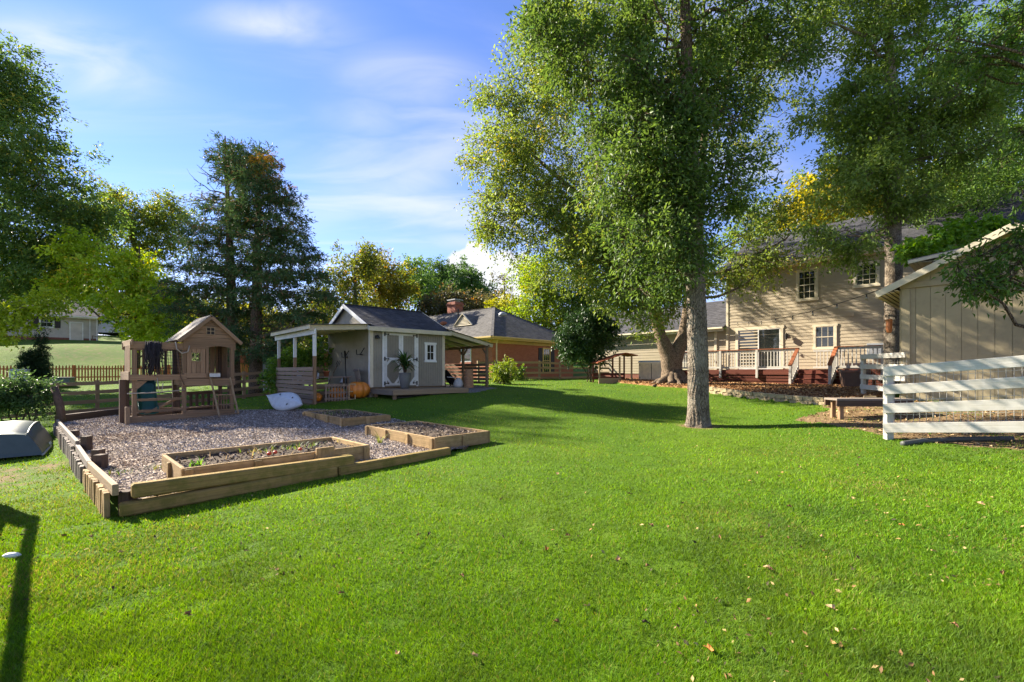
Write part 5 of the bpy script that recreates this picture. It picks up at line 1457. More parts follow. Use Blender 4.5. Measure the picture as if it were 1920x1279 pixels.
for i in range(8): post('back_board', M['playwood'], ps, X1 + .12 + i * .145, PD - .0, fl + .02, EH + (.1 if i not in (2, 3) else -.42), .13, .02)
bar('counter', M['tanfence'], ps, (X1 + .55, -.12, fl + .17), (X1 + .82, -.12, fl + .17), .18, .03); bar('counter_front', M['fabric'], ps, (X1 + .55, -.215, fl + .11), (X1 + .82, -.215, fl + .11), .02, .1)
# left climbing frame: top beams, rail, side slats, net, rope
for y in (0, PD): bar('top_beam', M['playwood'], ps, (-.06, y, 2.08), (X1 + .05, y, 2.08), .05, .19)
bar('top_beam', M['playwood'], ps, (-.02, -.1, 2.14), (-.02, PD + .1, 2.14), .05, .15)
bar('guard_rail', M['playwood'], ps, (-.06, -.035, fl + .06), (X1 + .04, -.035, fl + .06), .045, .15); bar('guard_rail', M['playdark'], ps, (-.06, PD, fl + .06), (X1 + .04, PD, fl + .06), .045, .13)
bar('guard_rail', M['playwood'], ps, (-.07, -.05, fl + .10), (-.07, PD, fl + .10), .045, .22)
for i in range(6): post('side_slat', M['playwood'], ps, -.045, .1 + i * .12, fl + .1, 2.08, .022, .10)
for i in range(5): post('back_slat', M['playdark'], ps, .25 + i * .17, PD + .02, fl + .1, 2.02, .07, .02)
post('prop', M['playdark'], ps, -.16, .35, -.05, fl, .13, .13); post('prop', M['weather'], ps, -.12, -.12, -.05, .46, .10, .10)
mb = MB(); mb.prism([(.05, -.01, fl - .04), (.30, -.01, fl - .04), (.05, -.01, fl - .30)], (0, .03, 0)); mb.build('corner_brace', M['playwood'], ps)
for z in (.32, .62): bar('climb_rail', M['playwood'], ps, (.05, .05, z), (X1, .05, z), .04, .07)
bar('climb_rail', M['playwood'], ps, (.25, .1, .22), (X1 - .1, .3, .62), .05, .06)
bar('climb_rail', M['playwood'], ps, (.05, .5, .36), (X1, .52, .3), .05, .09)
mb = MB(); mb.tube([(-.12, -.04, .80), (.5, -.06, .81), (X1, -.03, .86)], .016, 6); mb.build('rope', M['rope'], ps, True)
mb = MB(); mb.tube([(X1 - .22, -.07, 2.20), (X1 - .2, -.10, 2.0), (X1 - .08, -.11, 1.88), (X1 + .06, -.10, 1.93), (X1 + .10, -.07, 2.10)], .017, 7); mb.build('rope', M['rope'], ps, True)
mb = MB(); mb.tube([(X1 - .2, -.07, 2.08), (X1 - .16, -.08, 1.6), (X1 - .1, -.08, 1.2), (X1 - .02, -.09, 1.0)], .013, 6); mb.build('rope', M['playdark'], ps, True)
mb = MB(); mb.tube([(.50, -.07, fl + .05), (.53, -.10, fl - .25), (.60, -.09, fl - .32), (.63, -.07, fl - .1)], .013, 6); mb.build('rope', M['rope'], ps, True)
mb = MB(); rg = np.random.default_rng(15)
for i in range(110):
    x = .42 + rg.normal(0, .09); y = -.06 + rg.normal(0, .05); z0 = 2.20 - rg.uniform(0, .1); z1 = rg.uniform(1.25, 1.95)
    mb.tube([(x, y, z0), (x + rg.normal(0, .05), y + rg.normal(0, .04), (z0 + z1) / 2), (x + rg.normal(0, .07), y + rg.normal(0, .05), z1)], .010, 4)
tag(mb.build('bundled_net', M['net'], ps, True), 'dark net bundled over the top beam', kind='stuff')
mb = MB()
for i in range(8):
    x = .62 + i * .06; mb.tube([(x, .0, 2.0), (x + .05, .04, fl + .15)], .006, 4)
for j in range(9):
    z = 2.0 - j * .09; mb.tube([(.60, .0, z), (1.08, .03, z - .02)], .006, 4)
mb.build('climbing_net', M['net'], ps)
# slide: curved green chute under the frame
prof = [(.50, 1.15, 1.10), (.44, .95, .98), (.40, .7, .70), (.38, .45, .42), (.36, .25, .26), (.35, .05, .22)]
mb = MB(); vs = []; fs = []
for (x, y, z) in prof:
    for dx, dz in ((-.26, .20), (-.25, .03), (-.12, 0), (.12, 0), (.25, .03), (.26, .20)): vs.append((x + dx * .82, y, z + dz))
for i in range(len(prof) - 1):
    for j in range(5): fs.append((i * 6 + j, i * 6 + j + 1, (i + 1) * 6 + j + 1, (i + 1) * 6 + j))
mb.add(vs, fs); sl2 = mb.build('slide', M['slide'], ps, True); so_ = sl2.modifiers.new('thick', 'SOLIDIFY'); so_.thickness = .02
# ladder and lower play railing
for x in (X1 + .66, X1 + 1.16):
    bar('ladder_rail', M['tanfence'], ps, (x + .10, -.42, 0.0), (x - .05, -.06, fl + .04), .035, .05)
for f in (.12, .36, .60, .84):
    bar('ladder_rung', M['playwood'], ps, (X1 + .76 - .15 * f, -.42 + .36 * f, fl * f), (X1 + 1.26 - .15 * f, -.42 + .36 * f, fl * f), .09, .03)
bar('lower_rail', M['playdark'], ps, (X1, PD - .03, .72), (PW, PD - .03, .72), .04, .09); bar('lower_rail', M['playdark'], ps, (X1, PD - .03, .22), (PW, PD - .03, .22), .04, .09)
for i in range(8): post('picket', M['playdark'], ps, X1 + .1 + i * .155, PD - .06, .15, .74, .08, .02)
for i in range(6): post('picket', M['playwood'], ps, PW - .42 + i * .07, .42, .24, .66, .03, .02)
bar('seat_board', M['playwood'], ps, (X1 + .1, .5, .32), (X1 + .95, .7, .34), .25, .03)
bar('sand_board', M['playwood'], ps, (X1 + .02, -.03, .23), (PW + .02, -.03, .21), .04, .10)

# upturned boat
bo = thing('upturned_boat', 'dark green flat bottomed boat lying upside down at the left edge', 'boat', (-9.86, 8.72, gz(-9.9, 9.2) + .02), math.atan2(.755, -.655))
secs = []
for i in range(17):
    f = i / 16; L = 3.3 * f
    wb3 = .60 * (1 - (max(0, f - .62) / .38) ** 2.0 * .72)
    wtop = .34 * (1 - (max(0, f - .60) / .40) ** 1.8 * .85)
    hh = .42 + .20 * math.sin(math.pi * min(1, f * 1.05 + .02)) ** .8 - .05 * f
    x = L; rk = .26 * max(0, 1 - f * 6)
    if f > .9: x -= 0
    def sp(t): return wb3 + (wtop - wb3) * t
    half = [(x, sp(0), .03), (x + rk * .2, sp(.12) + .02, hh * .2), (x + rk * .7, sp(.62) + .03, hh * .66), (x + rk, sp(.93) + .012, hh * .95), (x + rk * 1.05, wtop * .55, hh * 1.02)]
    secs.append([(a_, -b_, c_) for a_, b_, c_ in half] + [(x + rk * 1.05, 0, hh * 1.05)] + half[::-1])
mb = MB(); vs = [p for s_ in secs for p in s_]; k_ = 11; fs = []
for i in range(16):
    for j in range(10): fs.append((i * k_ + j, i * k_ + j + 1, (i + 1) * k_ + j + 1, (i + 1) * k_ + j))
fs.append(tuple(range(k_))); fs.append(tuple(range(16 * k_, 17 * k_))[::-1])
mb.add(vs, fs); hull = mb.build('hull', M['boat'], bo, True)
for pl2 in list(hull.data.polygons)[-2:]: pl2.use_smooth = False
for s in (0, 10):
    mb = MB(); mb.tube([Vector(secs[i][s]) + Vector((0, .012 * (-1 if s == 0 else 1), 0)) for i in range(17)], .022, 6); mb.build('gunwale', M['boattrim'], bo, True)
for s in (3, 7):
    mb = MB(); mb.tube([Vector(secs[i][s]) for i in range(17)], .018, 6); mb.build('chine', M['boat'], bo, True)
# markings on the side facing the lawn
mb = MB(); mb.prism([(0, 0, 0), (.11, 0, 0), (.11, 0, .07), (.05, 0, .10), (0, 0, .07)], (0, .004, 0)); d_ = mb.build('emblem', M['decal'], bo); d_.location = (1.75, -.50, .30); d_.rotation_euler = (-.45, 0, 0)
mb = MB(); 
for i in range(7): mb.box((i * .052, 0, 0), (.034, .004, .045 if i % 2 else .055))
d_ = mb.build('lettering', M['decal'], bo); d_.location = (1.1, -.615, .12); d_.rotation_euler = (-.45, 0, 0)
bd = thing('plank', 'pale short plank lying under the edge of the upturned boat', 'plank', (-10.6, 11.2, gz(-10.6, 11.2) + .03), .3)
bar('board', M['whitetrim'], bd, (-.3, 0, 0), (.5, 0, .02), .09, .04)

# kayak leaning on the screen
ky = thing('kayak', 'pale grey kayak lying tilted on the grass against the slatted screen', 'kayak', (-7.02, 14.1, gz(-7.0, 14.1) + .36), math.atan2(-.60, .80))
n_ = 33; vs = []; k_ = 20; KL = 2.25
for i in range(n_):
    f = i / (n_ - 1); x = KL * (f - .5); e_ = max(.015, math.sin(math.pi * f) ** 1.15); w = .35 * e_; h = .15 * max(.02, math.sin(math.pi * f)) ** .6
    rk = .16 * (abs(f - .5) * 2) ** 2.6
    for j in range(k_):
        th = 2 * math.pi * j / k_; c, s_ = math.cos(th), math.sin(th)
        y = w * (abs(c) ** .8) * (1 if c > 0 else -1); z = h * s_ * (1.0 if s_ < 0 else .75)
        if s_ > 0.15: z += (.055 * math.exp(-(c / .16) ** 2) - .03 * math.exp(-((abs(c) - .42) / .13) ** 2)) * min(1, e_ * 1.4)
        vs.append((x, y, z + rk * .5))
fs = [(i * k_ + j, i * k_ + (j + 1) % k_, (i + 1) * k_ + (j + 1) % k_, (i + 1) * k_ + j) for i in range(n_ - 1) for j in range(k_)]
fs.append(tuple(range(k_))); fs.append(tuple(range((n_ - 1) * k_, n_ * k_))[::-1])
mb = MB(); mb.add(vs, fs); kh = mb.build('hull', M['kayak'], ky, True); kh.rotation_euler = (math.radians(46), math.radians(5), 0)
for x, y in ((.42, .12), (.45, -.14), (-.35, .13)):
    mb = MB(); mb.lathe([(0, 0), (.028, 0), (.028, .012), (0, .014)], ns=10); o = mb.build('scupper_plug', M['black'], kh); o.location = (x, y, .115)

# ------------------------------------------------------------------ fences on the left
def railfence(label, pts, nrail, zoff, h, mat, pw=.12, rw=.13, span=2.4, name='rail_fence', group=None):
    f = thing(name, label, 'fence', (0, 0, 0), 0, group)
    st = along(pts, span)
    st.append((pts[-1], (pts[-1] - pts[-2]).normalized()))
    P = [(q.x, q.y, gz(q.x, q.y) + zoff) for q, d in st]
    for i, (q, d) in enumerate(st):
        o = bar('post', mat, f, (q.x, q.y, P[i][2] - .2), (q.x, q.y, P[i][2] + h + .05), pw, pw, .008, up=(d.x, d.y, 0))
    for i in range(len(P) - 1):
        a, b = Vector(P[i]), Vector(P[i + 1]); d = (b - a).normalized(); n = Vector((d.y, -d.x, 0)) * (pw / 2 + .016)
        for k_ in range(nrail):
            z = h - rw / 2 - k_ * (h - .18) / max(1, nrail - 1) * 1.0
            bar('rail', mat, f, a + n + Vector((0, 0, z + random.uniform(-.012, .012))) - d * .02, b + n + Vector((0, 0, z + random.uniform(-.012, .012))) + d * .0, .032, rw)
    return f
f1 = railfence('brown weathered four rail fence behind the playset', [Vector((-19.2, 13.8)), Vector((-15.7, 17.0)), Vector((-11.9, 20.75)), Vector((-8.6, 23.9))], 4, 0, 1.18, M['fencewood'], span=2.45)
f2 = railfence('rail fence along the back of the lawn, sunlit at its right end', [Vector((-1.9, 25.6)), Vector((1.3, 27.9)), Vector((3.2, 30.2)), Vector((6.2, 31.4)), Vector((8.2, 30.4))], 4, 0, 1.12, M['tanfence'], span=2.3)
# the fence on the left edge, outside the frame, whose shadow lies on the lawn
f3 = railfence('white four rail fence just outside the left edge, shadowing the lawn', [Vector((-1.3, .15)), Vector((-4.15, 3.02)), Vector((-7.15, 6.0))], 3, 0, 1.40, M['white'], .14, .16, 4.0)

# picket fence: each picket a part
pf2 = thing('picket_fence', 'long orange stained picket fence below the grassy slope', 'fence', (0, 0, 0))
mb = MB(); mb.prism([(-.045, 0, 0), (.045, 0, 0), (.045, 0, 1.0), (.018, 0, 1.1), (-.018, 0, 1.1), (-.045, 0, 1.0)], (0, .02, 0))
o = mb.build('picket', M['picket'], pf2); pkm = o.data; bpy.data.objects.remove(o)
pa2 = Vector((-36.2, 26.2)); pd2 = U2.normalized()
for i in range(132):
    s = i * .16; q = pa2 + pd2 * s
    o = link('picket', pkm, pf2); o.location = (q.x, q.y, gz(q.x, q.y) + random.uniform(.0, .03)); o.rotation_euler = (0, random.uniform(-.01, .01), RU)
for i in range(9):
    q = pa2 + pd2 * (i * 2.64); post('post', M['picket'], pf2, q.x - pd2.y * .07, q.y + pd2.x * .07, gz(q.x, q.y) - .2, gz(q.x, q.y) + 1.12, .1)
for i in range(8):
    a = pa2 + pd2 * (i * 2.64); b = pa2 + pd2 * ((i + 1) * 2.64)
    for z in (.28, .86): bar('rail', M['picket'], pf2, (a.x - .03, a.y + .03, gz(a.x, a.y) + z), (b.x - .03, b.y + .03, gz(b.x, b.y) + z), .04, .09)

# utility cabinets
p = W(37, 0, 26); ub = thing('utility_box', 'pale blue grey upright utility box before the picket fence', 'utility box', (p.x, p.y, gz(p.x, p.y)), .6)
box('cabinet', M['ubox'], ub, (0, 0, .62), (.72, .5, 1.24), .02); box('lid', M['ubox'], ub, (0, -.02, 1.26), (.78, .58, .06), .015); box('door', M['ubox'], ub, (0, -.258, .6), (.6, .02, 1.0), .008)
p = W(111, 0, 29.2); ub = thing('transformer_box', 'low green metal transformer box behind the brown rail fence', 'utility box', (p.x, p.y, gz(p.x, p.y)), .45)
box('cabinet', M['gbox'], ub, (0, 0, .26), (1.3, .8, .52), .02); box('lid', M['gbox'], ub, (0, -.03, .55), (1.36, .9, .06), .015); box('door', M['gbox'], ub, (0, -.408, .26), (1.1, .02, .4), .008); box('handle', M['black'], ub, (.1, -.43, .28), (.05, .03, .12), .005)

# ------------------------------------------------------------------ neighbours
NX, NY = -46.4, 44.0
nz_ = E + 2.95
nh = thing('hillside_house', 'pale siding house with black shuttered window on the grassy rise at far left', 'house', (NX, NY, nz_), RU)
def gable_body(parent, mat, x0, x1, y1, z0, h, course=.16, foundation=True, roofmat='roof2', rise=.5, over=.4):
    mb = MB(); mb.box(((x0 + x1) / 2, y1 / 2, (z0 + h) / 2), (x1 - x0, y1, h - z0))
    mb.lap((x0, -.001, z0), (x1 - x0, 0, 0), (0, 0, h - z0), (0, -1, 0), round((h - z0) / course), .02)
    mb.lap((x1 + .001, 0, z0), (0, y1, 0), (0, 0, h - z0), (1, 0, 0), round((h - z0) / course), .02)
    mb.build('siding', mat, parent)
    roofslab(parent, 'roof', M[roofmat], (x0 - .3, -over, h), (x1 + .3, -over, h), (0, y1 / 2 + over, (y1 / 2 + over) * rise), 14, .08)
    roofslab(parent, 'roof', M[roofmat], (x0 - .3, y1 + over, h), (x1 + .3, y1 + over, h), (0, -(y1 / 2 + over), (y1 / 2 + over) * rise), 14, .08)
    mb = MB(); mb.prism([(x1, 0, h - .02), (x1, y1, h - .02), (x1, y1 / 2, h + y1 / 2 * rise)], (-.15, 0, 0)); mb.build('gable', mat, parent)
    bar('fascia', M['whitetrim'], parent, (x0 - .3, -over - .02, h - .09), (x1 + .3, -over - .02, h - .09), .03, .2)
    bar('gutter', M['whitetrim'], parent, (x0 - .3, -over - .08, h - .02), (x1 + .3, -over - .08, h - .02), .1, .1)
gable_body(nh, M['paleside'], -9, 4.7, 7, .45, 2.62)
mb = MB(); mb.box((-2.15, .05, .1), (13.7, .1, .72)); mb.build('foundation', M['foundbrick'], nh)
def shutwin(parent, x, z, w, h):
    wd = window(parent, (x, -.03, z), 0, w, h, M['whitetrim'], 2, 2, True, .1)
    for s in (-1, 1):
        sh = box('shutter', M['shutter'], parent, (x + s * (w / 2 + .33), -.05, z + h / 2), (.4, .04, h + .15), .01)
    return wd
shutwin(nh, 1.0, 1.45, .85, .9); shutwin(nh, -4.2, 1.35, .85, 1.1)
dr = box('door', M['door'], nh, (3.1, -.05, .98), (.85, .05, 1.95), .01)
for x in (-.47, .47): box('door_trim', M['whitetrim'], dr, (x, -.01, .03), (.09, .05, 2.05), .005)
box('door_trim', M['whitetrim'], dr, (0, -.011, 1.05), (1.03, .05, .1), .005); box('handle', M['black'], dr, (.33, -.05, -.02), (.05, .05, .05), .005)
for x in (4.1, 4.63): post('downspout', M['whitetrim'], nh, x, -.09, -.2, 2.55, .10, .08)
post('handrail_post', M['weather'], nh, 4.3, -1.0, -.3, .7, .07); bar('handrail', M['weather'], nh, (4.3, -1.0, .7), (4.9, -1.0, .5), .05, .06)
p = W(205, 590, 66); h2 = thing('distant_house', 'far grey roofed white house glimpsed beyond the hillside house', 'house', (p.x - 4, p.y, gz(p.x, p.y) + .5), .2)
gable_body(h2, M['whiteside'], 0, 9, 7, 0, 4.6, .3); window(h2, (3.2, -.03, 2.6), 0, .9, 1.3, M['whitetrim'], 2, 2); window(h2, (6.4, -.03, 2.6), 0, .9, 1.3, M['whitetrim'], 2, 2)
for x in (-.75, .75): box('shutter', M['shutter'], h2, (3.2 + x, -.05, 3.25), (.4, .04, 1.4), .01)
p = W(560, 0, 46); h3 = thing('white_house', 'white sided house with a brick base seen through the shed lean-to', 'house', (p.x - 6.5, p.y - 3, gz(p.x, p.y)), RU * .5)
gable_body(h3, M['whiteside'], 0, 13, 7, 1.3, 3.3, .2); mb = MB(); mb.box((6.5, .0, .55), (13, .2, 1.5)); mb.build('brick_base', M['brick'], h3)
window(h3, (9.5, -.03, 1.7), 0, .9, 1.1, M['whitetrim'], 2, 2); window(h3, (6.0, -.03, 1.7), 0, .9, 1.1, M['whitetrim'], 2, 2); window(h3, (2.5, -.03, 1.7), 0, .9, 1.1, M['whitetrim'], 2, 2)
p = W(485, 0, 27.5); g3 = thing('grey_shed', 'small pale grey ribbed gable shed beyond the conifers', 'shed', (p.x, p.y, gz(p.x, p.y) - .1), -.12)
w_, hs_, hp = 1.6, 1.55, 2.15
mb = MB(); mb.prism([(-w_ * 0, 0, 0), (w_, 0, 0), (w_, 0, hs_), (w_ / 2, 0, hp), (0, 0, hs_)], (0, 2.2, 0)); mb.build('wall', M['greyshed'], g3)
mb = MB(); strips(mb, (0, -.001, 0), (1, 0, 0), w_, 0, lambda s: hs_ + (hp - hs_) * (1 - abs(s - w_ / 2) / (w_ / 2)), .14, .015, .02, (0, -1, 0)); mb.build('siding', M['greyshed'], g3)
for s in (0, 1):
    a = (-.1 if s == 0 else w_ + .1)
    roofslab(g3, 'roof', M['roof2'], (a, -.12, hs_ - .02), (a, 2.3, hs_ - .02), ((w_ / 2 + .1) * (1 if s == 0 else -1), 0, hp - hs_ + .1), 6, .04)

# brick house
BX, BY = -1.3, 30.0
BR = math.atan2(.724, .69)
bk = thing('brick_house', 'red brick ranch house with a grey hip roof and yellow cream eaves', 'house', (BX, BY, E), BR)
BL, BWd, BE = 9.0, 20.0, 2.18     # local x recedes right, local y runs left
mb = MB(); mb.box((BL / 2, BWd / 2, .65), (BL, BWd, 3.1)); mb.build('wall', M['brick'], bk)
ov = .55; hip = (BL / 2 + ov); rise = .56 * hip; zt_ = BE + .12
P = [Vector((-ov, -ov, zt_)), Vector((BL + ov, -ov, zt_)), Vector((BL + ov, BWd + ov, zt_)), Vector((-ov, BWd + ov, zt_))]
R0 = Vector((BL / 2, -ov + hip, zt_ + rise)); R1 = Vector((BL / 2, BWd + ov - hip, zt_ + rise))
mb = MB(); nrow = 24
def course_face(a, b, c, d):
    n = (b - a).cross(d - a).normalized()
    if n.z < 0: n = -n
    for i in range(nrow):
        f0, f1 = i / nrow, (i + 1) / nrow
        p = [a.lerp(d, f0), b.lerp(c, f0), b.lerp(c, f1), a.lerp(d, f1)]
        mb.add([p[0] + n * .014, p[1] + n * .014, p[2], p[3]], [(0, 1, 2, 3)]); mb.add([p[0], p[1], p[1] + n * .014, p[0] + n * .014], [(0, 1, 2, 3)])
course_face(P[0], P[1], R0, R0); course_face(P[1], P[2], R1, R0); course_face(P[2], P[3], R1, R1); course_face(P[3], P[0], R0, R1)
mb.build('roof', M['roof2'], bk)
for a, b in ((P[0], R0), (P[1], R0), (R0, R1)): bar('ridge_cap', M['roof2'], bk, a + Vector((0, 0, .015)), b + Vector((0, 0, .015)), .2, .03)
for a, b, nn_ in ((P[0], P[1], (0, -1)), (P[3], P[0], (-1, 0)), (P[1], P[2], (1, 0))):
    n_v = Vector((nn_[0], nn_[1], 0))
    bar('fascia', M['yellowtrim'], bk, a + n_v * .02 + Vector((0, 0, -.10)), b + n_v * .02 + Vector((0, 0, -.10)), .03, .18)
    bar('gutter', M['yellowtrim'], bk, a + n_v * .07 + Vector((0, 0, -.05)), b + n_v * .07 + Vector((0, 0, -.05)), .1, .1)
    bar('soffit', M['yellowtrim'], bk, a - n_v * .27 + Vector((0, 0, -.20)), b - n_v * .27 + Vector((0, 0, -.20)), .55, .02, 0)
    bar('frieze_board', M['yellowtrim'], bk, a - n_v * .53 + Vector((0, 0, -.30)), b - n_v * .53 + Vector((0, 0, -.30)), .03, .2)
# gable vent dormer on the left slope
gy_ = 4.6; mb = MB(); zv = zt_ + 1.15
mb.prism([(1.4, gy_ - 1.05, zv), (1.4, gy_ + 1.05, zv), (1.4, gy_, zv + .85)], (2.2, 0, 0)); dv_ = mb.build('gable_dormer', M['roof2'], bk)
mb = MB(); mb.bar((1.36, gy_ - 1.08, zv), (1.36, gy_, zv + .9), .04, .14, (1, 0, 0)); mb.bar((1.36, gy_ + 1.08, zv), (1.36, gy_, zv + .9), .04, .14, (1, 0, 0)); mb.bar((1.36, gy_ - 1.05, zv + .02), (1.36, gy_ + 1.05, zv + .02), .04, .08, (1, 0, 0)); mb.build('trim_board', M['cream'], dv_)
for i in range(7):
    f = .06 + i * .11; wv = .88 * (1 - f)
    bar('louvre', M['cream'], dv_, (1.37, gy_ - wv, zv + .85 * f), (1.37, gy_ + wv, zv + .85 * f), .02, .07, .003, up=(.6, 0, .6))
for y, x, nm in ((8.0, 2.2, 'roof_vent'), (1.6, 2.6, 'roof_vent')):
    z = zt_ + (x + ov) * .56; mb = MB(); mb.lathe([(.32, -.05), (.3, .14), (.18, .24), (0, .26)], (x, y, z), 10); mb.build(nm, M['terracotta'] if y > 5 else M['greymetal'], bk, True)
mb = MB(); mb.tube([(2.4, 6.4, zt_ + 1.5), (2.4, 6.4, zt_ + 2.7)], .06, 8); mb.build('vent_pipe', M['black'], bk)
cb_ = MB(); cb_.box((5.2, 10.2, zt_ + 2.8), (.9, 1.1, 2.2)); cb_.box((5.2, 10.2, zt_ + 3.7), (1.05, 1.25, .16)); ck = cb_.build('chimney', M['chimbrick'], bk)
mb = MB(); mb.box((5.2, 10.2, zt_ + 3.9), (.6, .7, .3)); mb.box((5.2, 10.2, zt_ + 4.1), (.95, 1.1, .08)); mb.build('chimney_cap', M['greymetal'], ck)
# windows
wv = window(bk, (5.6, -.01, -.05), 0, .75, 1.75, M['yellowtrim'], 3, 4, True, .08)
for s in (-1, 1): box('shutter', M['shutter'], bk, (5.6 + s * .72, -.03, .83), (.42, .05, 1.85), .01)
wv = window(bk, (-.01, 2.6, .75), -math.pi / 2, .9, .95, M['whitetrim'], 2, 2, True, .08); wv = window(bk, (-.01, 7.5, .55), -math.pi / 2, .9, 1.2, M['whitetrim'], 2, 2, True, .08)
bar('brick_sill', M['chimbrick'], bk, (-.05, 2.0, .6), (-.05, 3.2, .6), .12, .1)
post('downspout', M['cream'], bk, .35, -.05, -.6, 1.95, .09, .07)
mb = MB(); 
for s in (-.12, .12): mb.lathe([(0, .09), (.05, .08), (.07, 0), (0, 0)], (-.3, s + .1, 1.82), 8)
mb.build('flood_lamp', M['whitetrim'], bk)
# ------------------------------------------------------------------ trees
def leaf_tris(c, ax, nn, L, w, fold=0.25):
    """pointed leaf folded on its midrib: two triangles"""
    ax = ax / (np.linalg.norm(ax, axis=1)[:, None] + 1e-9)
    sd = np.cross(nn, ax); sd /= (np.linalg.norm(sd, axis=1)[:, None] + 1e-9)
    up = np.cross(ax, sd)
    L = L[:, None]; W_ = L * w
    m = c + ax * L * 0.42
    v = np.stack([c, m + sd * W_ / 2 + up * W_ * fold, c + ax * L - up * L * 0.08, m - sd * W_ / 2 + up * W_ * fold], 1).reshape(-1, 3)
    b = np.arange(len(c)) * 4
    t = np.stack([np.stack([b, b + 2, b + 1], 1), np.stack([b, b + 3, b + 2], 1)], 1).reshape(-1, 3)
    return v, t

LEAFGAIN = 1.42
def unit(v): return v / (np.linalg.norm(v, axis=-1, keepdims=True) + 1e-9)

def ellpts(e, rng):
    """clump centres in one ellipsoid, denser near its skin"""
    cx, cy, cz, rx, ry, rz, n = e
    d = unit(rng.normal(size=(n, 3))); r = rng.uniform(0, 1, n) ** 0.45
    return np.array([cx, cy, cz]) + d * r[:, None] * np.array([rx, ry, rz])

def curve(p0, p1, n, sag, rng, wob=0.06):
    t = np.linspace(0, 1, n)[:, None]; L = np.linalg.norm(p1 - p0)
    P = p0 + (p1 - p0) * t
    P[:, 2] += sag * L * np.sin(np.pi * t[:, 0])
    w = rng.normal(0, wob * L, (n, 3)) * np.sin(np.pi * t); w[0] = 0; w[-1] = 0
    return P + w

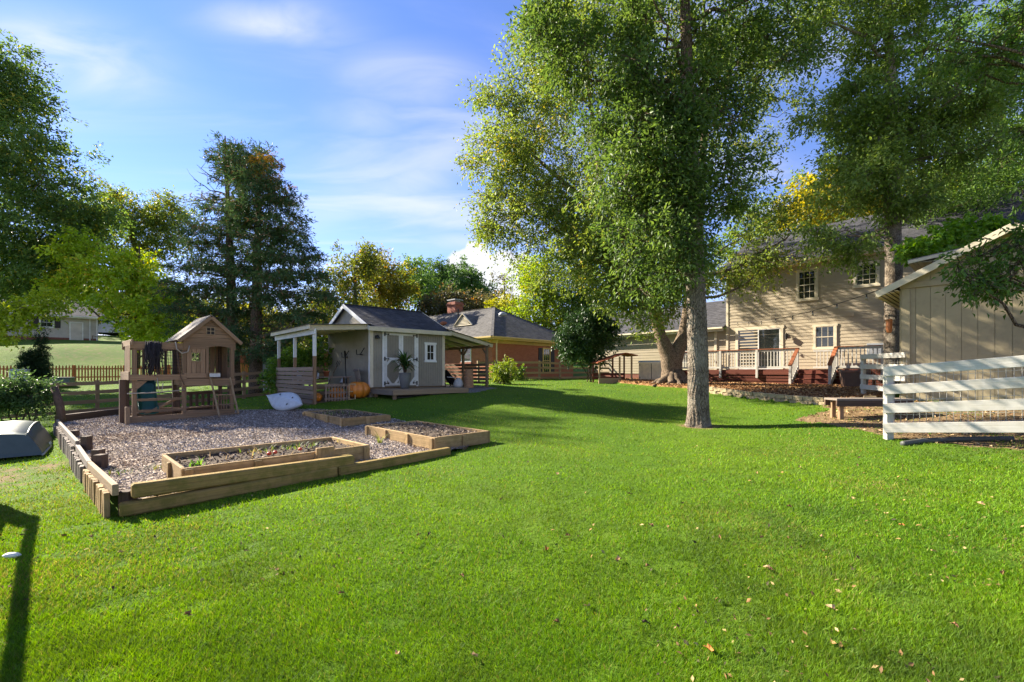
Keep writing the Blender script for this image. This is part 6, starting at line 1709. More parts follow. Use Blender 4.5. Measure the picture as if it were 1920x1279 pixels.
def make_tree(name, label, cat, base, trunks, ells, leaf=0.12, asp=0.5, per=170, rc=(0.7, 1.15), cols=((0.05, 0.11, 0.02), (0.09, 0.17, 0.03)), seed=1, bmat=None, lmat=None,
              group=None, limbs=12, twigs=9, flat=0.75, droop=0.25, branches=True, bare=None, trunk_ns=14, lr=0.05, upfrac=0.5, crown='crown', spread=0.10, tips=None, fine=False):
    """trunks: list of [(x, y, z, r), ...] world polylines; ells: (x, y, z, rx, ry, rz, clumps)"""
    rng = np.random.default_rng(seed)
    base = np.array(base, float)
    root = thing(name, label, cat, tuple(base), 0, group)
    C = np.concatenate([ellpts(e, rng) for e in ells])
    tp = [np.array(t, float) for t in trunks]
    for i, t in enumerate(tp):
        mb = MB(); P = t[:, :3] - base; R = t[:, 3]
        n = max(24, int(len(t) * 8)); s = np.linspace(0, len(t) - 1, n); k0 = np.arange(len(t))
        Q = np.stack([np.interp(s, k0, P[:, j]) for j in range(3)], 1); QR = np.interp(s, k0, R)
        Q[1:-1, :2] += rng.normal(0, 0.012, (n - 2, 2)) * QR[1:-1, None] * 3
        # smooth the kinks
        for _ in range(3): Q[1:-1] = (Q[:-2] + 2 * Q[1:-1] + Q[2:]) / 4
        mb.tube([tuple(q) for q in Q], list(QR), trunk_ns)
        mb.build('trunk', bmat or M['barkbrown'], root, True)
    if branches:
        mb = MB()
        TN = np.concatenate([np.stack([np.interp(np.linspace(0, len(t) - 1, 60), np.arange(len(t)), t[:, j]) for j in range(4)], 1) for t in tp])
        nodes = []; nr = []
        li = rng.choice(len(C), min(limbs, len(C)), replace=False)
        for j in li:
            c = C[j]
            hd = np.linalg.norm(TN[:, :2] - c[:2], axis=1)
            want = c[2] - upfrac * hd
            sc = np.abs(TN[:, 2] - want) + 0.25 * hd + 0.5 * (TN[:, 3] < 0.04)
            a = TN[np.argmin(sc)]
            P = curve(a[:3], c, 9, -0.07, rng, 0.035); r0 = min(a[3] * 0.62, lr * 0.30 * np.linalg.norm(c - a[:3]) + 0.02)
            R = np.linspace(r0, 0.012, 9)
            mb.tube([tuple(p - base) for p in P], list(R), 7, False)
            nodes.append(P[2:]); nr.append(R[2:])
        ND = np.concatenate(nodes + [TN[20:, :3]]); NR = np.concatenate(nr + [TN[20:, 3] * 0.3])
        for j, c in enumerate(C):
            if j in li: continue
            d = ND - c; dd = np.linalg.norm(d, axis=1) + 0.6 * np.maximum(0, ND[:, 2] - c[2] + 0.2)
            b = np.argmin(dd); L = np.linalg.norm(d[b])
            if L < 0.3: continue
            r0 = min(NR[b] * 0.8, 0.008 + 0.007 * L)
            P = curve(ND[b], c, 5, -0.05, rng, 0.06)
            mb.tube([tuple(p - base) for p in P], list(np.linspace(r0, 0.005, 5)), 4, False)
        tag(mb.build('branches', bmat or M['barkbrown'], root, True), kind='stuff')
    if bare is not None:
        mb = MB()
        for p0, p1, r in bare:
            P = curve(np.array(p0, float), np.array(p1, float), 7, -0.04, rng, 0.03)
            mb.tube([tuple(p - base) for p in P], list(np.linspace(r, r * 0.2, 7)), 5, False)
            for q in range(2, 6):
                e_ = P[q] + rng.normal(0, 0.22, 3) * np.linalg.norm(P[-1] - P[0]) + (P[-1] - P[0]) * 0.15
                mb.tube([tuple(p - base) for p in curve(P[q], e_, 4, 0, rng, 0.05)], list(np.linspace(r * 0.4, r * 0.1, 4)), 4, False)
        tag(mb.build('dead_branch', M['twig'], root, True), kind='stuff')
    # leaves: along twigs that leave each clump centre
    nc = len(C); cen = C.mean(0)
    out = unit(C - cen + rng.normal(0, 0.8, (nc, 3)))
    T = twigs; per_t = max(3, int(per / T))
    rcs = rng.uniform(rc[0], rc[1], nc)
    td = unit(rng.normal(size=(nc, T, 3)) + 0.55 * out[:, None, :]); td[..., 2] *= flat; td = unit(td)
    s = rng.uniform(0.12, 1.0, (nc, T, per_t)) ** 0.8
    pos = C[:, None, None, :] + td[:, :, None, :] * (s * rcs[:, None, None])[..., None]
    pos[..., 2] -= droop * (s ** 2) * rcs[:, None, None] * 0.6
    pos = pos + rng.normal(0, spread, pos.shape) * rcs[:, None, None, None]
    ax = unit(td[:, :, None, :] + rng.normal(0, 0.75, pos.shape)); ax[..., 2] -= droop; ax = unit(ax)
    nn = unit(rng.normal(0, 0.6, pos.shape) + np.array([0, 0, 0.9]))
    ct = rng.uniform(0, 1, nc)
    tw = np.clip(ct[:, None, None] * 0.6 + rng.normal(0.2, 0.22, s.shape), 0, 1)
    ca, cb = np.array(cols[0]), np.array(cols[1])
    tint = ca + (cb - ca) * tw[..., None]
    if len(cols) > 2:
        m = rng.uniform(0, 1, s.shape) < (0.02 + 0.25 * (rng.uniform(0, 1, nc) < 0.10))[:, None, None]
        tint[m] = np.array(cols[2])
    if tips is not None: tint = tips(pos, tint, rng)
    if fine:
        # the twig under every spray of leaves, as a thin crossed pair of slivers
        p0 = np.repeat(C[:, None], T, 1).reshape(-1, 3); p1 = (C[:, None] + td * (rcs[:, None, None] * 0.95)); p1[..., 2] -= droop * rcs[:, None] * 0.55; p1 = p1.reshape(-1, 3)
        mid_ = (p0 + p1) / 2 + rng.normal(0, 0.05, p0.shape); d_ = unit(p1 - p0); s1 = unit(np.cross(d_, np.array([0.3, 0.2, 1.0]))); s2 = np.cross(d_, s1); vv = []; w_ = 0.007
        for sd_ in (s1, s2): vv.append(np.stack([p0 - sd_ * w_, p0 + sd_ * w_, mid_ + sd_ * w_ * .7, mid_ - sd_ * w_ * .7, p1], 1))
        v_ = np.concatenate(vv).reshape(-1, 3) - base; b_ = np.arange(len(v_) // 5) * 5
        t_ = np.stack([np.stack([b_, b_ + 1, b_ + 2], 1), np.stack([b_, b_ + 2, b_ + 3], 1), np.stack([b_ + 3, b_ + 2, b_ + 4], 1)], 1).reshape(-1, 3)
        tag(tri_mesh('twigs', v_, t_, bmat or M['barkbrown'], root), kind='stuff')
    tint = np.clip(tint * LEAFGAIN, 0, 0.6)
    pos = pos.reshape(-1, 3) - base; ax = ax.reshape(-1, 3); nn = nn.reshape(-1, 3); tint = tint.reshape(-1, 3) * rng.uniform(0.8, 1.2, (len(pos), 1))
    L = leaf * rng.uniform(0.65, 1.3, len(pos))
    v, t = leaf_tris(pos, ax, nn, L, asp)
    tag(tri_mesh(crown, v, t, lmat or M['leaf'], root, np.repeat(tint, 4, 0)), kind='stuff' if False else None)
    return root

def el(px, py, Z, rx, ry, dep, n):
    w = W(px, py, Z); return (w.x, w.y, w.z, rx / F * Z, dep, ry / F * Z, n)
def tr(*pts):
    """(px, py, Z, radius) -> trunk polyline"""
    return [(*W(px, py, Z), r) for px, py, Z, r in pts]
def base_at(px, Z):
    x = (px - 960) / F * Z; return (x, Z, gz(x, Z) - 0.05)

# the big maple in the lawn; its lower trunk is furrowed in the mesh itself
bt = base_at(1308, 11.2)
maple = make_tree('shade_tree', 'tall shade tree with a straight furrowed trunk standing alone in the lawn', 'tree', bt,
    [[(4.30, 11.18, 8.6, 0.135), (4.27, 11.15, 9.4, 0.135), (4.2, 11.2, 12.5, 0.08), (4.2, 11.2, 14.5, 0.03)]],
    [el(1210, 320, 11.4, 85, 240, 1.4, 76), el(1180, 110, 11.6, 140, 150, 2.0, 58), el(1335, 170, 12.0, 75, 200, 1.2, 24), el(1250, 330, 11.9, 50, 160, 0.7, 20), el(1290, 420, 12.0, 30, 130, .4, 10), el(1275, 330, 10.75, 26, 230, .25, 22),
     el(1410, 60, 11.5, 110, 140, 1.8, 26), el(1270, -180, 11.2, 230, 160, 2.6, 60), el(1365, 350, 11.2, 60, 120, 1.2, 10), el(1040, 60, 11.2, 70, 70, 1.2, 14)],
    leaf=0.125, asp=0.42, per=230, rc=(0.5, 0.85), cols=((0.036, 0.070, 0.018), (0.090, 0.138, 0.032)), seed=11, bmat=M['barkbrown'], fine=True, limbs=20, twigs=12, droop=0.16, spread=0.16)
def furrowed(name, pts, ns, rows, root, mat, flare=0.0, amp=0.018, seed=3):
    P = np.array(pts, float); s = np.linspace(0, len(P) - 1, rows); k0 = np.arange(len(P))
    Q = np.stack([np.interp(s, k0, P[:, j]) for j in range(4)], 1)
    th = np.linspace(0, 2 * np.pi, ns, endpoint=False); rg = np.random.default_rng(seed)
    ph = rg.uniform(0, 6.28, 8); z0 = Q[0, 2]
    co = []
    for q in Q:
        h = q[2] - z0
        r = q[3] * (1 + 0.02 * np.sin(3 * th + 1.3 * h) + 0.03 * np.sin(2 * th + ph[0]))
        fl = flare * np.exp(-h / 0.20)
        r = r + fl * (0.5 + 0.5 * np.cos(5 * th + ph[1]) * 0.8 + 0.3 * np.cos(3 * th + ph[2]))
        rid = np.abs(np.sin(11 * th + 1.6 * np.sin(h * 5 + ph[3]) + 1.2 * np.sin(h * 2.3 + 2 * th))) 
        rid = rid * (0.65 + 0.35 * np.abs(np.sin(h * 9 + 4 * np.sin(3 * th + ph[4]))))
        r = r + amp * (rid - 0.6) + rg.normal(0, amp * 0.22, ns)
        co.append(np.stack([q[0] + r * np.cos(th), q[1] + r * np.sin(th), np.full(ns, q[2])], 1))
    co = np.concatenate(co); i = np.arange(rows - 1)[:, None] * ns; kk = np.arange(ns)[None]
    qd = np.stack([i + kk, i + (kk + 1) % ns, i + ns + (kk + 1) % ns, i + ns + kk], 2).reshape(-1, 4)
    b = np.array(root.location)
    return tri_mesh(name, co - b, qd, mat, root, None, True)
furrowed('main_trunk', [(4.58, 11.2, bt[2] - 0.05, 0.262), (4.585, 11.2, bt[2] + 0.5, 0.243), (4.575, 11.2, bt[2] + 1.6, 0.235), (4.53, 11.2, bt[2] + 3.2, 0.222), (4.46, 11.2, 5.4, 0.20), (4.37, 11.19, 7.2, 0.172), (4.28, 11.18, 9.0, 0.145)], 88, 420, maple, M['bark'], 0.13)

# forked tree by the house with its wide crown
bv = base_at(1262, 21)
vt = make_tree('forked_tree', 'broad tree forking low into two trunks over spreading roots, beside the deck', 'tree', bv,
    [tr((1258, 728, 21, .50), (1258, 700, 21, .42), (1256, 672, 21, .40), (1238, 630, 21, .26), (1222, 560, 21.2, .23), (1180, 470, 21.5, .19), (1110, 390, 21.5, .15), (1010, 300, 21, .07), (960, 260, 21, .03)),
     tr((1262, 700, 21, .36), (1266, 672, 21, .34), (1284, 620, 21, .26), (1300, 520, 21.4, .22), (1315, 380, 21.8, .18), (1320, 200, 22, .12), (1320, -50, 22, .05)),
     tr((1150, 430, 21.5, .13), (1120, 300, 21.8, .11), (1100, 120, 22, .08), (1100, -100, 22, .03))],
    [el(985, 290, 21, 105, 190, 2.6, 105), el(1085, 430, 21, 120, 110, 2.6, 75), el(1090, 170, 21.5, 140, 190, 3.2, 75), el(1040, 60, 21.5, 100, 120, 2.5, 30), el(1205, 525, 18.6, 85, 85, 1.3, 60), el(1130, 470, 18.6, 80, 80, 1.3, 36), el(1265, 470, 18.6, 60, 110, 1.1, 36), el(1110, 340, 27, 130, 120, 3, 36), el(1260, 330, 26, 120, 120, 3, 18), el(1195, 345, 15.6, 95, 100, 1.4, 20),  # deeper and nearer clumps added to cast shade on house and outbuilding walls
     el(1400, 200, 22, 100, 190, 2.6, 36), el(1430, 420, 21.5, 80, 90, 2.0, 18), el(1370, 500, 21, 80, 40, 1.6, 16), el(1230, 60, 22, 200, 200, 3.5, 60), el(1200, -180, 22, 260, 160, 4.0, 60), el(930, 420, 20.6, 50, 70, 1.4, 14)],
    leaf=0.145, asp=0.5, per=200, rc=(0.75, 1.25), cols=((0.080, 0.122, 0.026), (0.175, 0.225, 0.048), (0.30, 0.26, 0.05)), seed=5, bmat=M['barktan'], fine=True, limbs=26, twigs=10, droop=0.22, trunk_ns=18)
mb = MB(); rg = np.random.default_rng(4)
for i in range(11):
    a_ = -2.9 + i * 0.42 + rg.uniform(-.1, .1); L = rg.uniform(0.7, 1.35)
    P = [np.array([math.cos(a_) * r_, math.sin(a_) * r_, 0.95 * math.exp(-r_ * 2.4) - 0.02 - 0.05 * r_]) for r_ in np.linspace(0.22, 0.35 + L, 7)]
    for q in range(2, 7): P[q][:2] += rg.normal(0, 0.05, 2)
    mb.tube([tuple(p) for p in P], list(np.linspace(0.23, 0.04, 7)), 7)
    mb.build('root', M['barktan'], vt, True); mb = MB()

# tree between the garage and the house
b1 = (14.6, 17.4, gz(14.6, 17.4) - .05)
make_tree('poplar_tree', 'tall straight grey trunked tree rising between the house and the outbuilding', 'tree', b1,
    [[(14.6, 17.4, b1[2], .33), (14.6, 17.4, 5.0, .27), (14.55, 17.4, 8.0, .25), (14.5, 17.4, 11, .20), (14.5, 17.5, 15, .12), (14.5, 17.5, 19, .03)]],
    [el(1680, 190, 17.4, 150, 150, 2.4, 75), el(1600, 330, 17.0, 85, 60, 1.6, 28), el(1640, 40, 17.4, 150, 100, 2.4, 46), el(1790, 250, 17.4, 80, 130, 2.2, 36), el(1700, -160, 17.4, 220, 160, 3.0, 60), el(1640, 230, 17, 60, 60, 1.6, 16),
     el(1550, 435, 16.6, 50, 16, .9, 5), el(1605, 455, 16.4, 26, 22, .7, 5), el(1720, 370, 16.8, 60, 26, 1.2, 8), el(1530, 40, 17.4, 50, 40, 1.8, 8)],
    leaf=0.16, asp=0.44, per=235, rc=(0.6, 1.05), cols=((0.070, 0.118, 0.026), (0.155, 0.215, 0.048)), seed=21, bmat=M['bark'], fine=True, limbs=22, twigs=10, droop=0.2, spread=0.15)
# darker trees at the right edge
b2 = (23.5, 21.5, gz(23.5, 21.5) - .05)
make_tree('oak_tree', 'dense dark tree behind the outbuilding roof at the right edge', 'tree', b2,
    [[(23.5, 21.5, b2[2], .35), (23.4, 21.5, 6, .28), (23.2, 21.5, 11, .2), (23, 21.5, 17, .05)]],
    [el(1850, 340, 21, 130, 75, 2.4, 80), el(1850, 200, 21.5, 110, 110, 2.4, 60), el(1880, 60, 21.5, 120, 120, 2.6, 50), el(1780, 390, 20, 80, 30, 1.4, 20), el(1950, 250, 21, 120, 250, 3, 60)],
    leaf=0.15, asp=0.4, per=190, rc=(0.7, 1.1), cols=((0.05, 0.10, 0.022), (0.11, 0.18, 0.035)), seed=31, limbs=16, droop=0.2, spread=0.15)
b3 = (13.0, 7.7, gz(13.0, 7.7) - .05)
make_tree('overhanging_tree', 'tree beyond the right edge whose dark leafy branches hang before the outbuilding wall', 'tree', b3,
    [[(13.0, 7.7, b3[2], .26), (12.9, 7.7, 4, .21), (12.8, 7.8, 7, .14), (12.6, 7.9, 10, .04)]],
    [el(1880, 480, 8.6, 45, 40, .5, 12), el(1835, 520, 8.6, 38, 26, .35, 9), el(1900, 440, 8.8, 40, 30, .5, 8), el(1800, 500, 8.5, 16, 10, .2, 2), el(1895, 530, 8.6, 24, 18, .3, 4),
     el(1840, 60, 9.5, 110, 60, 1.0, 22), el(1930, 150, 9.5, 60, 140, 1.0, 22), el(1950, 20, 9.5, 130, 60, 1.0, 18), el(2000, 300, 8.8, 90, 200, 1.2, 30)],
    leaf=0.125, asp=0.36, per=58, rc=(0.32, 0.58), cols=((0.04, 0.085, 0.018), (0.085, 0.15, 0.026)), seed=41, fine=True, limbs=14, twigs=6, droop=0.5)
make_tree('sunlit_branch', 'bright leafy branch lying over the outbuilding roof edge', 'plant', (*W(1800, 430, 15.3)[:2], gz(14.6, 15.3)),
    [[(*W(1860, 420, 15.6)[:2], gz(16, 15.6), .04), (*W(1850, 420, 15.5), .03), (*W(1700, 478, 14.8), .015)]],
    [el(1840, 425, 15.3, 50, 26, .5, 16), el(1790, 445, 15.1, 45, 20, .4, 14), el(1735, 465, 14.9, 36, 11, .3, 8), el(1705, 468, 14.8, 14, 5, .2, 3)],
    leaf=0.16, asp=0.6, per=110, rc=(0.32, 0.55), cols=((0.08, 0.17, 0.02), (0.17, 0.29, 0.04)), seed=43, limbs=3, twigs=6, droop=0.4)  # branch foliage; its sunlit brightness is put into the leaf colours
by = (26, 38, gz(26, 38))
make_tree('yellowing_tree', 'yellow green autumn tree rising behind the house roof', 'tree', by, [[(26, 38, by[2], .3), (26, 38, 9, .22), (26, 38, 17, .05)]],
    [el(1550, 390, 38, 70, 70, 3, 60), el(1640, 380, 38, 60, 60, 3, 40), el(1740, 380, 39, 80, 50, 3, 40)], leaf=0.26, asp=0.6, per=120, rc=(1.0, 1.6), cols=((0.16, 0.17, 0.02), (0.36, 0.30, 0.03)), seed=51, limbs=8)
for px, Z, sd in ((1850, 48, 52), (1600, 52, 53), (1440, 46, 54)):
    bb = base_at(px, Z)
    make_tree('background_tree', {1850: 'green tree filling the gap above the house roof at the far right', 1600: 'tall green tree far behind the house, left of its chimneyless ridge', 1440: 'green tree behind the left end of the tall house'}[px], 'tree', bb,
        [[(bb[0], bb[1], bb[2], .3), (bb[0], bb[1], bb[2] + 8, .2), (bb[0], bb[1], bb[2] + 15, .04)]],
        [el(px, 360 if px > 1500 else 470, Z, 110, 130 if px > 1500 else 110, 4, 90)], leaf=0.3, asp=0.6, per=110, rc=(1.2, 1.9), cols=((0.06, 0.11, 0.02), (0.12, 0.17, 0.03)), seed=sd, limbs=8, group='trees behind the houses')

# left: big dark tree, its neighbours and the two conifers
bl = (-37.5, 30.5, gz(-37.5, 30.5) - .1)
make_tree('tall_tree', 'very tall dark leafy tree at the left edge of the picture', 'tree', bl,
    [[(-37.5, 30.5, bl[2], .55), (-37.2, 30.5, 8, .44), (-36.2, 30.5, 14, .3), (-35, 30.5, 22, .06)]],
    [el(10, 190, 30, 80, 100, 3, 64), el(60, 320, 30, 90, 90, 3.4, 80), el(85, 440, 30, 85, 70, 3.4, 70), el(-80, 300, 30.5, 110, 260, 4, 90), el(20, 515, 30, 110, 45, 3, 44), el(95, 505, 29.5, 60, 32, 2.4, 20), el(-10, 110, 30, 40, 40, 1.8, 12), el(160, 400, 30, 40, 40, 1.8, 13)],
    leaf=0.21, asp=0.5, per=215, rc=(0.9, 1.5), cols=((0.045, 0.088, 0.024), (0.10, 0.155, 0.035), (0.26, 0.24, 0.04)), seed=61, limbs=26, twigs=10, droop=0.2)
bm_ = base_at(290, 38)
make_tree('spreading_tree', 'wide olive green tree between the tall dark tree and the conifers', 'tree', bm_,
    [tr((290, 690, 38, .4), (285, 600, 38, .34), (265, 500, 38, .26), (240, 420, 38, .14), (220, 360, 38, .05))],
    [el(215, 410, 38, 60, 55, 3, 40), el(290, 405, 38, 60, 36, 2.6, 34), el(325, 395, 38, 32, 22, 1.5, 10), el(250, 460, 38, 90, 40, 3, 44), el(300, 440, 38, 40, 30, 2, 14), el(170, 430, 38, 60, 70, 3, 30)],
    leaf=0.2, asp=0.5, per=170, rc=(0.9, 1.5), cols=((0.06, 0.10, 0.024), (0.13, 0.17, 0.03), (0.30, 0.24, 0.03)), seed=62, limbs=20)
bm_ = base_at(255, 29)
make_tree('maple_tree', 'sunlit yellow green small tree behind the wooden playset', 'tree', bm_,
    [tr((255, 690, 29, .22), (258, 620, 29, .18), (260, 520, 29, .08), (262, 460, 29, .03))],
    [el(262, 560, 29, 68, 62, 2.2, 60), el(225, 505, 29, 55, 40, 2, 26), el(165, 490, 29, 40, 50, 1.8, 18), el(300, 610, 29, 50, 40, 1.8, 24), el(140, 535, 28, 50, 18, 1.2, 9)],
    leaf=0.21, asp=0.55, per=170, rc=(0.7, 1.2), cols=((0.16, 0.25, 0.02), (0.33, 0.40, 0.04), (0.45, 0.34, 0.04)), seed=63, limbs=18)

def amber(pos, tint, rng):
    # a patch of amber, dying sprays near the top and scattered brown tips lower down
    c = np.array(W(515, 320, 23.6)); d = np.linalg.norm((pos - c) / np.array([1.1, 1.6, 1.0]), axis=-1)
    m = (d < 1) & (rng.uniform(0, 1, d.shape) < 0.75)
    tint[m] = np.array((0.34, 0.21, 0.035))
    m = rng.uniform(0, 1, d.shape) < 0.07; tint[m] = np.array((0.15, 0.095, 0.05))
    return tint
bq = base_at(-60, 25.5)
make_tree('young_maple', 'low yellow green branches reaching in from the left edge below the tall tree', 'tree', bq, [[(bq[0], bq[1], bq[2], .16), (bq[0] + .3, bq[1], bq[2] + 2.4, .12), (bq[0] + .8, bq[1], bq[2] + 4.5, .04)]],
    [el(20, 590, 25.5, 44, 26, 1.2, 18), el(70, 572, 25.5, 34, 14, 1.0, 9), el(5, 625, 25.5, 22, 16, 1, 6)], leaf=0.2, asp=0.55, per=120, rc=(.6, 1.0), cols=((0.15, 0.22, 0.02), (0.30, 0.34, 0.04)), seed=64, limbs=6)
def conifer(label, px, Z, top, outline, seed, bare=None, lean=0, group='tall conifers behind the playset'):
    rg = np.random.default_rng(seed); bb = base_at(px, Z)
    t = [(*W(px, 700, Z), .30), (*W(px + lean * .3, 560, Z), .25), (*W(px + lean * .6, 430, Z), .16), (*W(px + lean, top, Z), .03)]
    t[0] = (bb[0], bb[1], bb[2], .34)
    C = []
    for py, lo, hi, n in outline:
        for _ in range(n):
            f = rg.uniform(0, 1)
            C.append(el(lo + (hi - lo) * f, py + rg.normal(0, 9), Z + rg.normal(0, 1.3), 5, 3, .3, 1))
    return make_tree('conifer_tree', label, 'conifer', bb, [t], C, leaf=0.20, asp=0.22, per=210, rc=(0.55, 1.0), cols=((0.030, 0.062, 0.026), (0.070, 0.115, 0.04), (0.14, 0.09, 0.05)), seed=seed,
                     bmat=M['barkbrown'], lmat=M['needle'], tips=amber, limbs=44, twigs=9, flat=0.28, droop=0.25, bare=bare, group=group, lr=0.07, upfrac=0.12, spread=0.07)
Z1 = 24.5
bare = []
rg = np.random.default_rng(2)
for py, dx, dy in ((300, -28, -28), (320, -50, -26), (345, -55, -36), (365, -62, -30), (385, -52, -22), (372, -80, 2), (400, -60, -28), (330, -20, -50), (300, 22, -40), (420, -62, -20), (440, -66, -14), (350, 30, -40), (290, -8, -40), (460, -60, -8), (480, -66, 0), (520, -70, 10)):
    bare.append((W(424, py, Z1), W(424 + dx, py + dy, Z1 + rg.normal(0, .6)), 0.045))
conifer('left of the two dark conifers, with bare dead branches on its upper left', 440, Z1, 255,
    [(290, 412, 445, 8), (330, 408, 455, 10), (385, 388, 460, 13), (425, 365, 465, 18), (460, 350, 465, 20), (500, 330, 470, 26), (540, 322, 470, 28), (580, 320, 465, 26), (620, 330, 460, 20), (660, 360, 460, 12)], 71, bare, -18)
conifer('right of the two dark conifers, with a rounded bushy top and amber patch', 479, 23.6, 285,
    [(292, 430, 500, 12), (318, 430, 520, 18), (345, 438, 535, 22), (375, 445, 548, 24), (410, 448, 558, 26), (445, 460, 566, 26), (480, 455, 588, 30), (515, 455, 606, 34), (550, 450, 612, 32), (590, 450, 606, 28), (630, 450, 590, 20), (660, 460, 550, 12)], 72, None, 8)

# trees beyond the houses, each its own
def bgtree(name, label, px, Z, ells, cols, seed, leaf=0.3, group='trees behind the houses', per=120, rc=(1.0, 1.7), **kw):
    bb = base_at(px, Z); top = max(e[2] + e[5] * 0.6 for e in ells)
    return make_tree(name, label, 'tree', bb, [[(bb[0], bb[1], bb[2], .3), (bb[0] + .1, bb[1], (bb[2] + top) / 2, .2), (bb[0], bb[1], top, .04)]], ells, leaf=leaf, asp=0.55, per=per, rc=rc, cols=cols, seed=seed, group=group, limbs=kw.pop('limbs', 10), **kw)
G1 = ((0.055, 0.085, 0.018), (0.13, 0.145, 0.025), (0.25, 0.15, 0.03)); G2 = ((0.05, 0.10, 0.022), (0.10, 0.17, 0.035)); G3 = ((0.14, 0.17, 0.02), (0.26, 0.25, 0.03))
GD = ((0.045, 0.05, 0.02), (0.095, 0.085, 0.03), (0.2, 0.11, 0.03))
bgtree('background_tree', 'brownish upright thin leaved tree left of the small shed roof', 665, 42, [el(655, 520, 42, 32, 50, 2.5, 40), el(690, 500, 43, 24, 36, 2, 24), el(630, 560, 41, 30, 40, 2, 26), el(670, 580, 42, 50, 36, 2.5, 30)], G1, 81, 0.24, rc=(.8, 1.4), per=90)
bgtree('background_tree', 'olive tree touched with orange, directly above the small shed ridge', 715, 50, [el(712, 520, 50, 34, 36, 3, 40), el(740, 545, 50, 40, 40, 3, 40), el(700, 570, 49, 40, 26, 3, 24)], ((0.09, 0.10, 0.02), (0.18, 0.17, 0.025), (0.32, 0.15, 0.03)), 82)
bgtree('background_tree', 'green rounded tree above the brick chimney', 790, 60, [el(775, 525, 60, 40, 34, 4, 50), el(800, 560, 58, 60, 40, 4, 50)], G2, 83)
bgtree('background_tree', 'large dark green dome shaped tree left of the white cloud', 865, 70, [el(862, 525, 70, 50, 34, 5, 70), el(895, 550, 70, 36, 26, 4, 30), el(820, 520, 70, 34, 30, 4, 30)], ((0.035, 0.075, 0.025), (0.075, 0.13, 0.035)), 84, 0.36)
bgtree('background_tree', 'low dark tree right behind the brick house chimney', 835, 48, [el(835, 575, 48, 40, 26, 3, 40), el(880, 580, 48, 40, 24, 3, 30)], GD, 85)
bgtree('background_tree', 'thin wispy tree standing against the cloud', 945, 62, [el(938, 522, 62, 12, 14, 1.5, 7), el(948, 545, 62, 14, 16, 1.5, 6)], GD, 86, 0.22, rc=(.6, 1.0), per=60)
bgtree('yellow_shrub', 'rounded yellow shrub tree behind the brick house roof', 950, 44, [el(948, 578, 44, 34, 22, 2.5, 40)], G3, 87, 0.22, rc=(.7, 1.1))
bgtree('background_tree', 'bright green tree right of the yellow shrub, behind the brick house', 1020, 42, [el(1010, 530, 42, 46, 48, 3.5, 60), el(1055, 560, 42, 60, 60, 3.5, 70), el(990, 600, 41, 36, 34, 2.5, 30), el(1080, 620, 41, 60, 40, 2.5, 30)], ((0.085, 0.14, 0.022), (0.18, 0.25, 0.035), (0.3, 0.27, 0.04)), 88, 0.24)
bgtree('background_tree', 'mid green tree behind the dark magnolia bush', 1130, 40, [el(1120, 560, 40, 60, 70, 3, 60), el(1190, 600, 38, 60, 50, 3, 40)], G2, 89, 0.24)
bgtree('background_tree', 'green tree between the conifers and the small shed, low behind the lean-to', 600, 38, [el(600, 590, 38, 34, 30, 2.5, 30), el(560, 620, 38, 40, 30, 2.5, 26)], G1, 90, 0.22)
bgtree('background_tree', 'yellow green tree showing through the conifer branches', 480, 44, [el(470, 610, 44, 60, 40, 3, 50), el(400, 620, 44, 50, 40, 3, 40), el(540, 630, 44, 40, 30, 3, 26)], G3, 91, 0.26)
bgtree('background_tree', 'olive tree on the rise beyond the hillside house', 330, 62, [el(330, 600, 62, 60, 50, 4, 50), el(250, 590, 62, 50, 30, 4, 30)], G1, 92, 0.32)
bgtree('background_tree', 'green tree far left behind the hillside house', 40, 70, [el(40, 545, 70, 70, 40, 4, 50), el(150, 550, 70, 60, 30, 4, 40)], G1, 93, 0.34)
bgtree('background_tree', 'dark thicket tree right behind the brick house eave', 930, 52, [el(925, 595, 52, 40, 22, 3, 26), el(905, 575, 56, 40, 22, 3, 26)], GD, 94, 0.28)

# far wood on the skyline, one mass
def far_wood():
    rg = np.random.default_rng(99); n = 900
    th = rg.uniform(-1.15, 1.05, n); d = rg.uniform(85, 130, n)
    x = np.sin(th) * d; y = np.cos(th) * d; g = ground_rel(x, y) + E
    h = rg.uniform(0.15, 1, n) ** 0.7 * (4.5 + 2.5 * value_noise(x, y, 22))
    C = np.stack([x, y, g + h], 1)
    k_ = 60; P = C[:, None] + rg.normal(0, 1.3, (n, k_, 3)); P = P.reshape(-1, 3)
    ax = unit(rg.normal(size=P.shape)); nn = unit(rg.normal(size=P.shape) + np.array([0, 0, .8]))
    v, t = leaf_tris(P, ax, nn, rg.uniform(.5, 1.0, len(P)), .6)
    ti = np.repeat(pick(n, [(0.05, 0.09, 0.025), (0.09, 0.12, 0.03), (0.12, 0.12, 0.03)], .2), k_, 0) * rg.uniform(.8, 1.2, (len(P), 1))
    tag(tri_mesh('far_wood', v, t, M['leaf'], None, np.repeat(ti, 4, 0)), 'low green woodland along the skyline behind everything', 'woodland', kind='stuff')
far_wood()

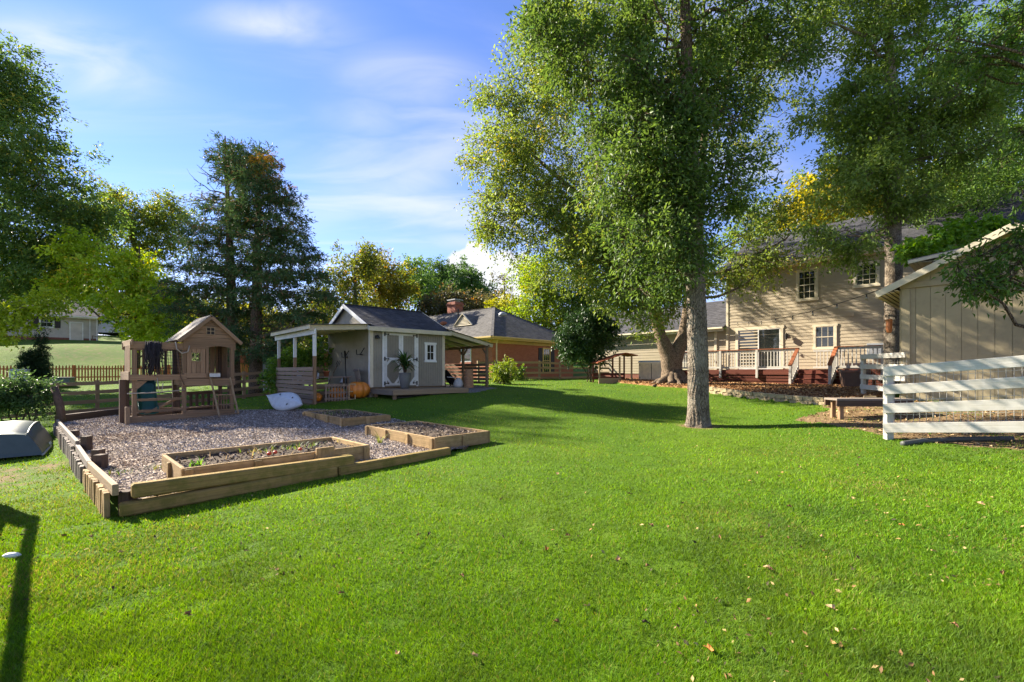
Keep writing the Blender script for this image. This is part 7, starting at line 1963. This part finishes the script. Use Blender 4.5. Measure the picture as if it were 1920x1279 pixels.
# shrubs
def shrub(name, label, px, Z, ells, cols, seed, leaf=0.08, asp=0.5, lmat=None, per=110, rc=(.25, .45), stems=6, cat='shrub', **kw):
    bb = base_at(px, Z); rg = np.random.default_rng(seed)
    T = []
    for i in range(stems):
        e = ells[i % len(ells)]
        T.append([(bb[0] + rg.normal(0, .12), bb[1] + rg.normal(0, .1), bb[2], .03), (bb[0] * .5 + e[0] * .5 + rg.normal(0, .15), bb[1], (bb[2] + e[2]) / 2, .02), (e[0] + rg.normal(0, e[3] * .4), e[1], e[2], .008)])
    return make_tree(name, label, cat, bb, T, ells, leaf=leaf, asp=asp, per=per, rc=rc, cols=cols, seed=seed, lmat=lmat, limbs=6, trunk_ns=6, **kw)
shrub('magnolia_bush', 'dark glossy leaved rounded magnolia in front of the house wing', 1108, 25, [el(1105, 628, 25, 52, 45, 1.3, 95), el(1130, 610, 25, 34, 30, 1, 34), el(1075, 640, 25, 28, 30, 1, 28), el(1100, 662, 25, 44, 20, 1, 26)],
      ((0.018, 0.045, 0.016), (0.045, 0.085, 0.025)), 101, 0.17, 0.45, M['glossleaf'], per=110, rc=(.4, .65), stems=5)
shrub('garden_shrub', 'loose grey green shrub at the left edge behind the upturned boat', 40, 12.3, [el(45, 725, 12.3, 40, 26, .6, 26), el(10, 740, 12.2, 40, 34, .6, 26), el(70, 745, 12.4, 24, 22, .4, 12), el(20, 760, 12.2, 40, 20, .5, 14)],
      ((0.025, 0.055, 0.02), (0.065, 0.11, 0.035)), 102, 0.09, 0.42, per=100, rc=(.22, .42))
shrub('climbing_shrub', 'green shrub growing through the back of the shed lean-to', 560, 18.3, [el(560, 672, 18.3, 46, 16, .5, 22), el(525, 690, 17.9, 22, 22, .45, 16), el(600, 660, 18.5, 18, 24, .4, 10), el(512, 712, 17.7, 13, 20, .35, 8)],
      ((0.05, 0.11, 0.02), (0.13, 0.21, 0.03)), 103, 0.13, 0.5, per=90, rc=(.3, .5))
shrub('garden_shrub', 'spiky green shrub by the brown fence right of the firewood shelter', 938, 22, [el(936, 700, 22, 15, 20, .4, 16), el(950, 694, 22, 10, 18, .4, 8)],
      ((0.06, 0.11, 0.02), (0.15, 0.19, 0.03)), 104, 0.22, 0.22, per=60, rc=(.3, .5))
shrub('garden_shrub', 'small green shrub against the fence below the brick house window', 975, 26.5, [el(976, 702, 26.5, 7, 12, .3, 9)], ((0.05, 0.10, 0.02), (0.12, 0.17, 0.03)), 105, 0.16, 0.4, per=60, rc=(.25, .4), stems=3)
def cone(label, px, Z, w, top, bot, seed):
    c = []
    for i in range(9):
        f = i / 8; py = bot + (top - bot) * f; r = w * (1 - f) ** 0.75 * (0.85 if i == 0 else 1) + 1.2
        c.append(el(px, py, Z, r * .8, (bot - top) / 18, r / F * Z * .8, max(2, int(14 * (1 - f)))))
    shrub('cypress_shrub', label, px, Z, c, ((0.010, 0.026, 0.013), (0.022, 0.045, 0.018)), seed, 0.13, 0.3, M['needle'], per=120, rc=(.3, .5), stems=2, cat='evergreen', group='cone shaped evergreens by the picket fence')
cone('taller of the two dark cone shaped evergreens below the hillside house', 75, 28.5, 15, 622, 700, 111)
cone('shorter dark cone shaped evergreen left of its taller twin', 52, 28.2, 12, 660, 700, 112)
# branch of ivy foliage hugging the big trunk
